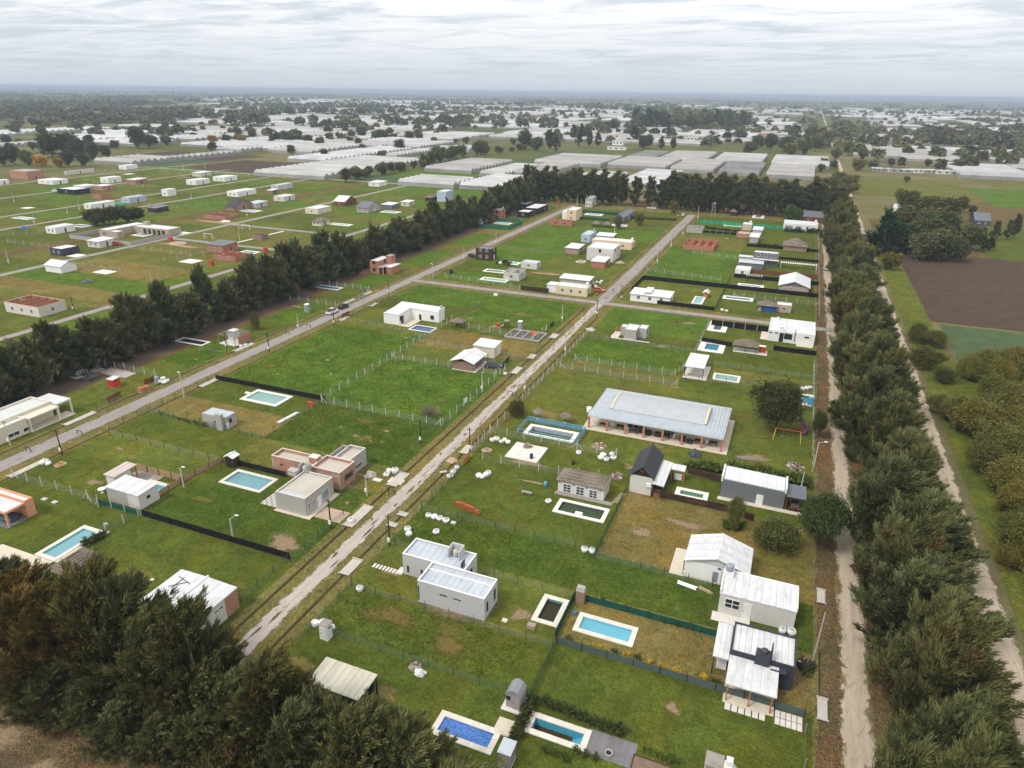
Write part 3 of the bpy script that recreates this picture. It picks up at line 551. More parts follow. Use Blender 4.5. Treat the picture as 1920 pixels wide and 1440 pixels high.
for px,py,h,w,c in[(1700,400,13,1.1,OLV),(1735,410,13,1.2,OLV),(1768,415,13,1.2,(1.1,1,.85,1)),(1700,470,11,1.1,GREENW),(1725,488,12,1.1,DUSK),(1760,488,12,1.15,DUSK),(1790,490,10,1.0,DUSK),(1745,460,12,1.1,GREENW),(1690,385,10,1.0,OLV),(1800,398,9,1.0,OLV)]:
 tree_at(px,py,random.choice(LEAFM[:3]),12,h,'broad dusky tree in the grove between the outer lane and the meadow',w,c,group='grove beyond the outer lane')
tree_at(1668,506,LEAFM[3],12,8,'yellow-olive tree at the corner of the ploughed field',1.1,(1.15,1.0,.7,1)); tree_at(1822,402,LEAFM[0],12,5,'small round dark tree in the brown meadow',1.1,DUSK)
for px,py,h,w in[(1840,455,7,.35),(1862,452,9,.35),(1886,450,9,.3),(1855,470,6,.5),(1900,446,11,.3),(1842,470,6,.5)]:
 tree_at(px,py,CAST[0],20,h,'slim conifer in the garden beyond the ploughed field',w*3.2,(1.0,.95,.9,1),group='slim conifers by the far garden')
for px,py,h,w,k,c in[(1735,690,5.5,1.2,0,(.7,.72,.62,1)),(1770,715,3.2,1.3,1,(.42,.5,.42,1)),(1718,640,5,1,2,(.75,.8,.7,1)),(1790,790,5.5,1.2,0,GREENW),(1835,800,6,1.1,1,(.9,.95,.8,1)),(1760,775,4.2,1.1,2,(.8,.85,.75,1)),(1880,860,6.5,1.2,1,GREENW),(1915,790,6,1.2,2,(.9,.85,.8,1)),(1900,920,6,1.2,0,(1.05,1.0,.85,1)),(1905,1010,4.5,.9,2,(.8,.95,.7,1)),(1850,850,4.5,1.0,0,(.85,.9,.8,1)),(1910,700,6.5,.8,1,(.55,.6,.55,1)),(1870,760,4.5,1.2,0,(.95,.85,.75,1)),(1890,1060,3.2,1,1,(.9,.8,.7,1)),(1750,650,4.5,1.2,1,(.8,.8,.7,1))]:
 tree_at(px,py,OLIVE[k],6,h,'shaggy olive-green willow bush on the bank beyond the outer lane',w,c,'bush','willow scrub beyond the outer lane')
g=np.random.default_rng(31)
for i in range(140):
 x,y=g.uniform(36.5,64),g.uniform(84,188)
 if x<40 and y>150:continue
 s_=g.uniform(.40,1.2); plant(LEAFM[3] if i%7==0 else OLIVE[i%3],(x,y),'shaggy olive-green willow bush on the bank beyond the outer lane','bush','willow scrub beyond the outer lane',g.uniform(0,6),s_*g.uniform(.7,1.2)*(.6 if i%7==0 else 1),s_*(.65 if i%7==0 else 1),[(1.15,1.15,.95,1),(.95,1.05,.85,1),(1.25,1.08,.8,1),(.75,.82,.7,1)][i%4])
for i in range(20):
 x,y=g.uniform(38,72),g.uniform(318,395); s_=g.uniform(.7,1.15)
 plant(LEAFM[i%3],(x,y),'broad dusky tree in the grove between the outer lane and the meadow','tree','grove beyond the outer lane',g.uniform(0,6),s_*1.1,s_,(GREENW,OLV,DUSK)[i%3])
plant(CASN[1],(38.5,66),'dark casuarina standing alone beyond the outer lane',sc=.8,color=(.8,.85,.85,1))
def hedge_line(p,q,n,h,label,group,protos,color,spread=4,wide=1.0):
 for i in range(n):
  t=(i+random.uniform(-.3,.3))/max(1,n-1); x=p[0]+(q[0]-p[0])*t; y=p[1]+(q[1]-p[1])*t; a,b=U(x,y)
  s=h*random.uniform(.7,1.25)/12; plant(random.choice(protos),(a+random.uniform(-spread,spread),b+random.uniform(-spread,spread)),label,'tree',group,random.uniform(0,6.28),s*wide*random.uniform(.9,1.3),s,color)
hedge_line((640,341),(805,311),12,8,'bushy tree in the hedgerow between the long greenhouses','hedgerow between the greenhouses',LEAFM,(.95,.95,.85,1),4,1.1)
hedge_line((800,312),(890,291),7,12,'leafy tree at the far end of the greenhouse hedgerow','far greenhouse hedgerow',LEAFM[:3],(.9,1,.85,1),5)
hedge_line((890,291),(1000,280),8,8,'rust and green tree beside the grey greenhouses','trees beside the grey greenhouses',LEAFM,OLV,6)
hedge_line((520,268),(560,268),5,13,'round tree in the clump behind the first greenhouses','clump behind the first greenhouses',LEAFM[:3],DUSK,8)
hedge_line((670,262),(785,264),8,11,'tree in the belt crossing the greenhouse fields','belt crossing the greenhouse fields',LEAFM[:3],GREENW,10)
for px,py,h,w,c,l in[(8,312,16,.9,DUSK,'tree at the farm beyond the western lots'),(28,308,18,.8,DUSK,'tree at the farm beyond the western lots'),(55,312,13,1,GREENW,'tree at the farm beyond the western lots'),(98,296,23,1.1,(.75,.8,.75,1),'big dark tree at the farm beyond the western lots'),(130,294,22,1.0,(.7,.75,.75,1),'big dark tree at the farm beyond the western lots'),(150,298,18,1,DUSK,'tree at the farm beyond the western lots'),(178,300,17,.9,DUSK,'tree at the farm beyond the western lots'),(200,296,12,1,GREENW,'tree at the farm beyond the western lots'),(130,312,14,.9,(.6,.7,.75,1),'tree at the farm beyond the western lots'),(160,312,12,1,DUSK,'tree at the farm beyond the western lots'),(258,279,22,1.0,(.7,.72,.75,1),'lone dark pine between western greenhouses'),(280,277,14,.9,DUSK,'low tree beside the lone dark pine')]:
 tree_at(px,py,LEAFM[int(px)%3],12,h,l,w,c,group='trees round the western farm')
tree_at(78,313,LEAFM[3],12,11,'golden yellow autumn tree at the western farm',1.15,(3.2,2.0,.45,1)); tree_at(110,314,LEAFM[3],12,9,'smaller yellow-olive tree at the western farm',1.1,(2.0,1.4,.5,1))
tree_at(400,272,LEAFM[3],12,13,'yellow autumn tree beyond the first greenhouse',1.1,(2.2,1.6,.5,1)); tree_at(425,270,LEAFM[0],12,11,'dark tree between two yellow autumn trees',1.1,DUSK); tree_at(455,270,LEAFM[3],12,12,'second yellow autumn tree beyond the first greenhouse',1.2,(2.0,1.4,.5,1))
for q,(px,py,h,w) in enumerate([(985,280,20,1),(1005,284,16,1),(1030,280,24,.8),(1042,284,18,.9),(1075,264,20,.9),(1090,262,20,.9),(1100,262,18,.9),(1085,276,18,.8),(1105,275,18,.8),(1120,275,17,.8),(1190,268,24,.9),(1205,280,17,.9),(1215,278,16,.9),(1240,280,14,.9),(1262,280,14,.9),(1150,246,18,.9),(1365,245,16,1.2),(1420,278,16,1.2),(1445,280,18,1.2),(1470,285,18,1.2)]):
 tree_at(px,py,CAST[q%4] if q in(2,3,4,5,7,8,9,10,13,14) else LEAFM[q%3],20 if q in(2,3,4,5,7,8,9,10,13,14) else 12,h,'dark tree standing among the houses beyond the grey greenhouses',w*(1.5 if q in(2,3,4,5,7,8,9,10,13,14) else 1),DUSK,group='trees round the hamlet beyond the greenhouses')
for q,(px,py,h,w) in enumerate([(1405,290,14,1.3),(1480,292,16,1.2),(1505,290,17,1.1),(1528,285,18,1.1),(1552,268,20,1.1),(1565,300,13,1.0),(1590,290,14,1.0),(1545,310,8,1.1),(1540,322,7,1.2),(1562,318,8,1.1),(1608,320,12,1.3),(1618,300,12,1.1),(1570,345,9,1.4),(1592,352,11,1.3),(1560,355,10,1.2),(1580,372,9,1.3),(1598,362,8,1.2)]):
 tree_at(px,py,LEAFM[(0,3,1)[q%3]],12,h,'olive-brown roadside tree where the outer lane runs towards the horizon',w,(1.1,1.02,.9,1),group='roadside trees along the outer lane')
for q,(px,py,h,w) in enumerate([(1690,308,7,1.2),(1740,312,7,1.3),(1670,312,8,1),(1640,264,10,1.2),(1668,262,12,1),(1720,260,11,1.2),(1760,300,12,1),(1775,268,26,.9),(1800,262,14,1),(1815,298,12,1.2),(1840,302,11,1.3),(1870,300,12,1.4),(1900,302,12,1.3),(1780,318,6,1.1),(1795,320,9,1.2),(1850,272,12,1.4),(1890,268,14,1.4),(1700,342,5,1.1),(1915,278,16,1.2),(1720,280,10,1.2)]):
 tree_at(px,py,LEAFM[q%4],12,h,'scattered tree between the greenhouses east of the outer lane',w,(GREENW,OLV,DUSK)[q%3],group='trees east of the outer lane')
for i in range(90):
 x,y=g.uniform(-1000,-330),g.uniform(470,900)
 if-620<x<-330 and y<560:continue
 s_=g.uniform(.4,1.1); plant(LEAFM[i%4],(x,y),'scattered tree among the western greenhouses','tree','trees among the western greenhouses',g.uniform(0,6),s_*1.15,s_,(GREENW,DUSK,OLV)[i%3])
g=np.random.default_rng(5)
for i in range(34):
 px=1192+205*(i/33.0); tree_at(px,243-g.random()*6,(CAST[i%4],LEAFM[i%3])[i%2],(20,12)[i%2],24+g.random()*12,'tall dark eucalyptus in the dense wood beyond the hamlet',(1.6,1.0)[i%2],(1.3,1.35,1.25,1),group='eucalyptus wood beyond the hamlet')
def tufts(x0,x1,y0,y1,n,h,seed):
 g=np.random.default_rng(seed); q=g.random((n,2))*[x1-x0,y1-y0]+[x0,y0]; d=g.normal(0,.5,(n*40//40,2)); keep=(np.sin(q[:,0]*.9+2*np.sin(q[:,1]*.45))+np.sin(q[:,1]*.8+q[:,0]*.3)+g.normal(0,1.0,n))>-.3; q=q[keep]; q=q[[not any(h[0]-.8<a<h[1]+.8 and h[2]-.8<b<h[3]+.8 for h in HOLES) for a,b in q]]; m=len(q); k=4
 b=np.repeat(np.c_[q,np.full(m,.03)],k,0)+np.c_[g.normal(0,.09,(m*k,2)),np.zeros(m*k)]; a=unit(np.c_[g.normal(0,.75,(m*k,2)),np.ones(m*k)])*(h*(.5+g.random(m*k)))[:,None]; s_=unit(np.cross(a,g.normal(0,1,(m*k,3))))*.05
 o=bpy.data.objects.new('grass_tufts',tri_mesh('grass_tufts',np.stack([b-s_,b+s_,b+a],1),np.repeat(g.random(m),k),F_GRASS)); COL.objects.link(o); tag(o,kind='stuff')
F_GRASS=foliage('long grass blades',(.060,.130,.010),(.085,.165,.016),(.14,.20,.030))
for i,(x0,x1,y0,y1,n) in enumerate([(-113,-86,109,152,7000),(-85,-57,90,107,5000),(-85,-57,108,136,5000),(-46,-19,72,79.5,2500),(-46,-19,153,169,2500),(-112,-57,172,198,6000),(-46,-19,242,271,3000),(-136,-125,112,125,1200),(-46,-21,53,60,2000)]):tufts(x0,x1,y0,y1,n,.18,60+i)
def far_woods():
 g=np.random.default_rng(11); P=[]
 def ok(x,y):return True
 for _ in range(560):
  yy=10**g.uniform(2.95,4.3); spanx=yy*1.05
  x0=g.uniform(-1.65*yy-150,.32*yy+100); ln=g.uniform(40,260)*(1+yy/2500)
  horiz=g.random()<.72; n=int(ln/(7+yy/420)); hh=g.uniform(7,17)
  for k in range(n):
   t=k/max(1,n)
   P.append((x0+(ln*t if horiz else 0)+g.normal(0,4+yy/700),yy+(0 if horiz else ln*t)+g.normal(0,5+yy/300),hh*g.uniform(.6,1.3)))
 for _ in range(2600):
  yy=10**g.uniform(2.85,4.1); P.append((g.uniform(-1.65*yy-200,.32*yy+150),yy,g.uniform(5,14)))
 P=np.array(P); P=P[~((P[:,1]>600)&(P[:,1]<2000)&(P[:,0]<0)&(P[:,0]>-1.0*P[:,1])&(g.random(len(P))<.68))]; P=P[~((P[:,0]>27)&(P[:,0]<36))&~((P[:,1]<880)&(P[:,0]>-480)&(P[:,0]<40))]
 return P
P=far_woods(); P=P[np.argsort(P[:,1])]
def far_mesh(P,k,g):
 N=len(P); w=P[:,2]*g.uniform(.38,.75,N)
 d=unit(g.normal(0,1,(N,k,3))); d[...,2]=np.abs(d[...,2])*1.0-.15
 c=np.stack([P[:,0][:,None]+d[...,0]*w[:,None]*.8,P[:,1][:,None]+d[...,1]*w[:,None]*.8,P[:,2][:,None]*(.48+.46*d[...,2])],-1).reshape(-1,3)
 s=np.repeat(P[:,2]*.30,k)[:,None]*g.uniform(.6,1.3,(N*k,1))
 a=unit(g.normal(0,1,(N*k,3))+np.array([0,-.2,.8])); b=unit(np.cross(a,g.normal(0,1,(N*k,3)))); n_=np.cross(a,b)
 V=np.stack([c-b*s*.7,c+b*s*.7,c+n_*s],1); V[...,2]=np.maximum(V[...,2],0.1)
 return V,np.repeat(g.random(N),k)*.7+.3*g.random(N*k)
g=np.random.default_rng(12)
for lo,hi,k,nm in[(0,1500,90,'woods'),(1500,4000,40,'far_woods'),(4000,20000,24,'horizon_woods')]:
 Q=P[(P[:,1]>=lo)&(P[:,1]<hi)]
 if len(Q):
  V,tt=far_mesh(Q,k,g); o=bpy.data.objects.new(nm,tri_mesh(nm,V,tt,F_FAR)); COL.objects.link(o); tag(o,{'woods':'scattered tree belts between the distant fields','far_woods':'blue-green woods and belts far behind the greenhouses','horizon_woods':'hazy line of woods along the horizon'}[nm],'woods',kind='stuff')
# haze
hm=bpy.data.materials.new('haze'); hm.use_nodes=True; hm.node_tree.nodes.clear()
ho=hm.node_tree.nodes.new('ShaderNodeOutputMaterial'); hv=hm.node_tree.nodes.new('ShaderNodeVolumePrincipled')
hv.inputs['Color'].default_value=(.60,.70,.85,1); hv.inputs['Density'].default_value=0.00015; hv.inputs['Anisotropy'].default_value=0.0
hm.node_tree.links.new(hv.outputs[0],ho.inputs['Volume'])
o=bpy.data.objects.new('haze',MB().box(-25000,25000,-1900,41000,-3,66).mesh('haze',hm)); COL.objects.link(o); tag(o,'thin blue haze over the plain','haze',kind='stuff')
# building materials
def brick(name,c1,c2,mortar,w=.30,h=.17,stain=.3):
 t=NT(name); p=t.pos(); s=t.n('ShaderNodeSeparateXYZ',{0:p}); u=t.math('ADD',s.outputs[0],s.outputs[1])
 v=t.n('ShaderNodeCombineXYZ',{0:u,1:s.outputs[2]}).outputs[0]
 b=t.n('ShaderNodeTexBrick',{'Vector':v,'Color1':(*c1,1),'Color2':(*c2,1),'Mortar':(*mortar,1),'Scale':1.0,'Mortar Size':.018,'Brick Width':w,'Row Height':h})
 n=t.noise(p,.8,4,.65); c=t.mix(t.ramp(n,[(.48,0.0),(.7,stain)]),b.outputs[0],mul(mortar,.9))
 return t.done(c,.9,.12,t.bump(b.outputs['Fac'],.4,.02))
def metal(name,col,dirt=.3,dirtc=(.30,.28,.26),rough=.55,rib=True,axis=0,pitch=.24):
 """corrugated sheet: fine ribs as relief, weather stains as colour"""
 t=NT(name); p=t.pos(); s=t.n('ShaderNodeSeparateXYZ',{0:p})
 w=t.n('ShaderNodeTexWave',{'Vector':p,'Scale':.5/pitch*PI/3,'Distortion':0.0},bands_direction='X' if axis==0 else 'Y').outputs['Fac']
 n=t.noise(p,.55,5,.72,.6); n2=t.noise(t.scaled(p,(2.6,.5,1) if axis==0 else(.5,2.6,1)),.9,4,.7)
 c=t.ramp(n,[(.3,mul(col,.86)),(.55,col),(.75,mul(col,1.08))])
 c=t.mix(t.ramp(n2,[(.50,0.0),(.72,dirt)]),c,dirtc)
 r=t.n('ShaderNodeObjectInfo').outputs['Random']; c=t.mix(1.0,c,t.ramp(r,[(0,.90),(1,1.0)]),'MULTIPLY')
 return t.done(c,rough,.35,t.bump(w,.35,.03) if rib else None)
def glassy(name,tint,alpha):
 t=NT(name); gl=t.n('ShaderNodeBsdfGlossy',{'Roughness':.04,'Color':(1,1,1,1)}); tr=t.n('ShaderNodeBsdfTransparent',{0:(*tint,1)})
 fr=t.n('ShaderNodeFresnel',{0:1.33,1:t.bump(t.noise(t.pos(),2.2,3),.12,.05)}); t.l(t.bump(t.noise(t.pos(),2.2,3),.10,.05),gl.inputs['Normal'])
 m=t.n('ShaderNodeMixShader',{0:fr.outputs[0],1:tr.outputs[0],2:gl.outputs[0]})
 d=t.n('ShaderNodeBsdfDiffuse',{0:(*tint,1)}); m2=t.n('ShaderNodeMixShader',{0:alpha,1:m.outputs[0],2:d.outputs[0]})
 t.l(m2.outputs[0],t.out.inputs[0]); return t.m
def netting(name,col,fac):
 t=NT(name); d=t.n('ShaderNodeBsdfDiffuse',{0:(*col,1)}); tr=t.n('ShaderNodeBsdfTransparent')
 p=t.pos(); s=t.n('ShaderNodeSeparateXYZ',{0:p}); n=t.noise(p,.7,3)
 f=t.math('MULTIPLY',t.ramp(n,[(.3,.7),(.7,1.15)]),fac)
 m=t.n('ShaderNodeMixShader',{0:f,1:tr.outputs[0],2:d.outputs[0]}); t.l(m.outputs[0],t.out.inputs[0]); return t.m
BRICK=brick('hollow clay brick',(.46,.15,.07),(.38,.12,.058),(.36,.30,.25))
BRICKP=brick('brick half plastered',(.46,.17,.085),(.38,.13,.07),(.44,.39,.34),stain=.45)
BRICKD=brick('old red brick',(.30,.13,.085),(.26,.11,.07),(.30,.25,.21),.24,.08)
CINDER=brick('grey cement block',(.40,.385,.36),(.35,.335,.31),(.44,.42,.40),.4,.2,.45)
WHITE=plain('white plaster',(.80,.79,.77),.05,.6,.8,.2,0,.10)
OFFW=plain('off-white plaster',(.62,.60,.56),.07,.6,.85,.2,0,.16)
GREYP=plain('pale grey render',(.53,.53,.53),.06,.6,.85,.2,0,.14)
TAUPE=plain('taupe render',(.42,.40,.365),.05,.6,.85,.2,0,.08)
CREAM=plain('cream paint',(.66,.57,.38),.05,.6,.85,.2,0,.12)
PALECREAM=plain('pale cream paint',(.66,.61,.48),.05,.6,.85,.2,0,.12)
PEACH=plain('peach paint',(.74,.56,.40),.05,.6,.85,.2,0,.1)
SALMON=plain('salmon paint',(.66,.33,.20),.06,.6,.85,.2,0,.15)
NAVY=plain('dark slate paint',(.045,.05,.065),.1,.6,.7,.25,0,.1,(.1,.1,.11))
BLACKP=plain('black paint',(.022,.022,.024),.15,.8,.65,.25)
SLATE=plain('mid grey render',(.16,.17,.185),.06,.6,.8,.2,0,.12,(.22,.22,.22))
BLUEP=plain('pale blue paint',(.42,.50,.60),.05,.6,.8,.2,0,.1)
CEM=plain('raw cement',(.40,.385,.36),.14,.7,.92,.12,.2,.35)
LIMEW=plain('patchy cement roof',(.50,.455,.39),.16,.45,.9,.15,.15,.35)
ROOFW=metal('white sheet roof',(.71,.72,.73),.20,(.40,.40,.40)); ROOFWY=metal('white sheet roof across',(.71,.72,.73),.20,(.40,.40,.40),axis=1)
ROOFWD=metal('weathered white roof',(.69,.69,.69),.45,(.34,.325,.31)); ROOFWDY=metal('weathered white roof across',(.69,.69,.69),.45,(.34,.325,.31),axis=1)
ROOFG=metal('zinc grey roof',(.52,.56,.61),.25,(.36,.38,.40),.45); ROOFGY=metal('zinc grey roof across',(.50,.54,.59),.25,(.36,.38,.40),.45,axis=1)
ROOFB=metal('black sheet roof',(.035,.037,.042),.15,(.08,.08,.08),.5); ROOFDG=metal('dark grey roof',(.15,.16,.18),.25,(.22,.22,.22),.5)
ROOFC=metal('cream sheet roof',(.64,.60,.48),.18,(.42,.36,.26),.6)
TILEG=metal('grey-blue tile roof',(.43,.47,.51),.2,(.55,.60,.66),.5,True,0,.30)
MEMB=plain('membrane roof',(.42,.44,.46),.12,.8,.7,.25,.1,.2,(.50,.46,.42))
FOIL=plain('aluminium roof coating',(.66,.66,.64),.10,.5,.5,.4,0,.45,(.36,.33,.30))
PANE=plain('dark window glass',(.030,.036,.042),.2,.5,.12,.6); PANEB=plain('bluish window glass',(.22,.28,.32),.2,.5,.15,.6)
FRAMEW=plain('white frame',(.78,.78,.77),.04,1,.6,.3); FRAMEB=plain('black frame',(.02,.02,.022),.1,1,.5,.3)
WOODR=plain('red-brown timber',(.17,.066,.034),.25,1.5,.8,.2,.2); WOODD=plain('dark brown timber',(.085,.052,.036),.25,1.6,.85,.15,.2,0,objvar=.45)
WOODO=plain('orange timber',(.42,.17,.06),.2,1.5,.8,.2,.1); WOODG=plain('grey timber',(.30,.27,.235),.25,1.5,.9,.12,.2); WOODP=plain('pale timber',(.52,.42,.29),.2,1.5,.85,.15,.1,objvar=.3)
STEELD=plain('dark steel',(.035,.035,.04),.2,2,.5,.4); STEELG=plain('galvanised steel',(.45,.46,.47),.1,2,.4,.5,0,0,(.3,.3,.3),.6)
POSTC=plain('concrete post',(.52,.50,.47),.12,3,.9,.15,0,.2)
TILEW=plain('white coping',(.78,.74,.67),.10,1.6,.75,.25,.1,.18,(.45,.38,.28)); TILEC=plain('cream paving',(.62,.545,.43),.12,1.3,.85,.2,.1,.25)
SLABW=plain('pale slab',(.66,.62,.56),.12,1.2,.85,.2,.1,.25)
RED=plain('red paint',(.50,.055,.03),.1,1,.6,.3); ORANGE=plain('orange paint',(.62,.13,.04),.1,1,.6,.3); BLUEF=plain('blue paint',(.10,.33,.55),.12,1,.6,.3); PURPLE=plain('purple plastic',(.22,.04,.20),.1,1,.4,.4); YELLOW=plain('yellow paint',(.62,.50,.07),.1,1,.6,.3)
GREYPL=plain('grey plastic',(.30,.34,.38),.06,1,.5,.35); WHITEPL=plain('white plastic',(.80,.80,.79),.05,1,.5,.35); BLUEPL=plain('blue tarpaulin',(.02,.09,.30),.2,1.5,.5,.35,.3)
BAG=plain('woven bag',(.74,.74,.72),.10,3,.85,.2,.3,.12); SANDF=plain('sand fill',(.42,.33,.24),.25,4,.95,.1,.4); TARP=plain('dark tarpaulin',(.055,.065,.08),.3,2,.55,.35,.3); SOILM=plain('earth',(.20,.145,.10),.3,2,.95,.1,.4)
CLOTHK=plain('black shade cloth',(.013,.013,.015),.3,1.2,.8,.15); CLOTHG=plain('green shade cloth',(.015,.16,.105),.15,1.2,.8,.15); CLOTHT=plain('teal shade cloth',(.012,.085,.062),.15,1.2,.8,.15); CLOTHY=plain('grey-green shade cloth',(.085,.115,.105),.18,1.2,.8,.15); CLOTHB=plain('beige shade cloth',(.36,.255,.15),.12,1.2,.85,.15); CLOTHE=plain('emerald shade cloth',(.02,.30,.16),.12,1.2,.8,.15)
NET=netting('wire netting',(.33,.38,.33),.17); NETG=netting('green wire netting',(.14,.25,.16),.24); NETH=netting('dense green netting',(.07,.16,.11),.62)
RUBBER=plain('tyre rubber',(.018,.018,.018),.2,3,.85,.2); RIM=plain('wheel rim',(.35,.35,.36),.1,3,.4,.5)
def thatch_mat():
 t=NT('reed thatch'); p=t.pos(); n=t.noise(t.scaled(p,(5,5,1.4)),1.4,5,.75); b=t.noise(p,.5,4,.6)
 c=t.ramp(t.math('ADD',t.math('MULTIPLY',n,.65),t.math('MULTIPLY',b,.35)),[(.34,(.10,.078,.058)),(.5,(.20,.165,.13)),(.66,(.32,.27,.215))])
 return t.done(c,.95,.08,t.bump(n,.9,.10))
THATCH=thatch_mat()
# building parts
def win(par,face,pl,a0,a1,z0,z1,frame=None,pane=None,bars=(1,0),name='window',fw=.07):
 """face 'f' looks to -Y, 's' to +X; a is x or y along the wall"""
 frame=frame or FRAMEW; pane=pane or PANE
 if a0>a1:a0,a1=a1,a0
 if z0>z1:z0,z1=z1,z0
 def bx(mb,u0,u1,w0,w1,d0,d1):
  return mb.box(u0,u1,pl-d1,pl-d0,w0,w1) if face=='f' else mb.box(pl+d0,pl+d1,u0,u1,w0,w1)
 fw=min(fw,(a1-a0)*.2,(z1-z0)*.2); m=MB()
 bx(m,a0,a1,z0,z0+fw,.003,.06); bx(m,a0,a1,z1-fw,z1,.003,.06); bx(m,a0,a0+fw,z0+fw,z1-fw,.003,.06); bx(m,a1-fw,a1,z0+fw,z1-fw,.003,.06)
 for i in range(bars[0]):
  c=a0+(a1-a0)*(i+1)/(bars[0]+1); bx(m,c-fw/2,c+fw/2,z0+fw,z1-fw,.003,.055)
 w=part(name,m,frame,par)
 for i in range(bars[1]):
  c=z0+(z1-z0)*(i+1)/(bars[1]+1); part('bar',bx(MB(),a0+fw,a1-fw,c-fw/2,c+fw/2,.003,.05),frame,w)
 part('pane',bx(MB(),a0+fw,a1-fw,z0+fw,z1-fw,.003,.025),pane,w); return w
def door(par,face,pl,a0,a1,z0,z1,mat=None,handle=True):
 mat=mat or FRAMEW
 if a0>a1:a0,a1=a1,a0
 if z0>z1:z0,z1=z1,z0
 def bx(mb,u0,u1,w0,w1,d0,d1):
  return mb.box(u0,u1,pl-d1,pl-d0,w0,w1) if face=='f' else mb.box(pl+d0,pl+d1,u0,u1,w0,w1)
 d=part('door',bx(MB(),a0,a1,z0,z1,.003,.05),mat,par)
 if handle:part('handle',bx(MB(),a0+.08,a0+.14,(z0+z1)/2-.08,(z0+z1)/2+.08,.052,.09),STEELD,d)
 return d
def wpx(par,face,pl,p0,p1,**k):
 """window from the two surveyed corners, upper left and lower right"""
 f=onY if face=='f' else onX; a,b=f(*p0,pl),f(*p1,pl); return win(par,face,pl,a[0],b[0],max(.15,min(a[1],b[1])),max(a[1],b[1]),**k)
def dpx(par,face,pl,p0,p1,mat=None):
 f=onY if face=='f' else onX; a,b=f(*p0,pl),f(*p1,pl); return door(par,face,pl,a[0],b[0],.08,max(a[1],b[1]),mat)
def sheets(par,quad,n,mat,th=.05,gap=.03,name='roof_sheet'):
 """quad a-b-c-d: a-b is one edge the sheets are counted along, d-c the opposite one"""
 a,b,c,d=[Vector(q) for q in quad]
 for i in range(n):
  t0,t1=i/n,(i+1)/n; g_=gap/max(.1,(b-a).length)/2
  p=[a.lerp(b,t0+g_),a.lerp(b,t1-g_),d.lerp(c,t1-g_),d.lerp(c,t0+g_)]; dz=Vector((0,0,th)); lift=Vector((0,0,.02*(i%2)))
  part(name,MB().hexa([q+lift for q in p],[q+dz+lift for q in p]),mat,par)
def flat_vol(par,r,h,wall,roof,base=.0,parap=.30,t=.16,sheetn=0,cap=None,sheet_axis='x',zb=0.0):
 x0,x1,y0,y1=r; m=MB()
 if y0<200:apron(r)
 m.box(x0,x1,y0,y0+t,zb,h); m.box(x0,x1,y1-t,y1,zb,h); m.box(x0,x0+t,y0+t,y1-t,zb,h); m.box(x1-t,x1,y0+t,y1-t,zb,h)
 w=part('wall',m,wall,par)
 z=h-parap; ro=part('roof',MB().box(x0+t,x1-t,y0+t,y1-t,z-.12,z),roof,par)
 if sheetn:
  q=[(x0+t,y0+t,z+.01),(x1-t,y0+t,z+.01),(x1-t,y1-t,z+.06),(x0+t,y1-t,z+.06)]
  if sheet_axis=='y':q=[q[1],q[2],q[3],q[0]]
  sheets(ro,q,sheetn,roof,.03)
 if cap:
  c=MB(); e_=.025
  c.box(x0-e_,x1+e_,y0-e_,y0+t+e_,h,h+.05); c.box(x0-e_,x1+e_,y1-t-e_,y1+e_,h,h+.05); c.box(x0-e_,x0+t+e_,y0+t+e_,y1-t-e_,h,h+.05); c.box(x1-t-e_,x1+e_,y0+t+e_,y1-t-e_,h,h+.05)
  part('coping',c,cap,w)
 return w,ro
def slab_roof(par,q,mat,n=0,th=.10,name='roof'):
 """q: four roof corners in 3D, anticlockwise from front-left"""
 ro=part(name,MB().hexa([(a,b,c-th) for a,b,c in q],q),mat,par)
 if n:sheets(ro,[(a,b,c+.004) for a,b,c in q],n,mat,.035)
 return ro
def mono_vol(par,r,hf,hb,wall,roof,over=.25,n=0):
 """walls under a single pitch falling from back (hb) to front (hf)"""
 x0,x1,y0,y1=r
 w=part('wall',MB().hexa([(x0,y0,0),(x1,y0,0),(x1,y1,0),(x0,y1,0)],[(x0,y0,hf),(x1,y0,hf),(x1,y1,hb),(x0,y1,hb)]),wall,par)
 k=(hb-hf)/(y1-y0); o=over
 ro=slab_roof(par,[(x0-o,y0-o,hf+.12-k*o),(x1+o,y0-o,hf+.12-k*o),(x1+o,y1+o,hb+.12+k*o),(x0-o,y1+o,hb+.12+k*o)],roof,n)
 return w,ro
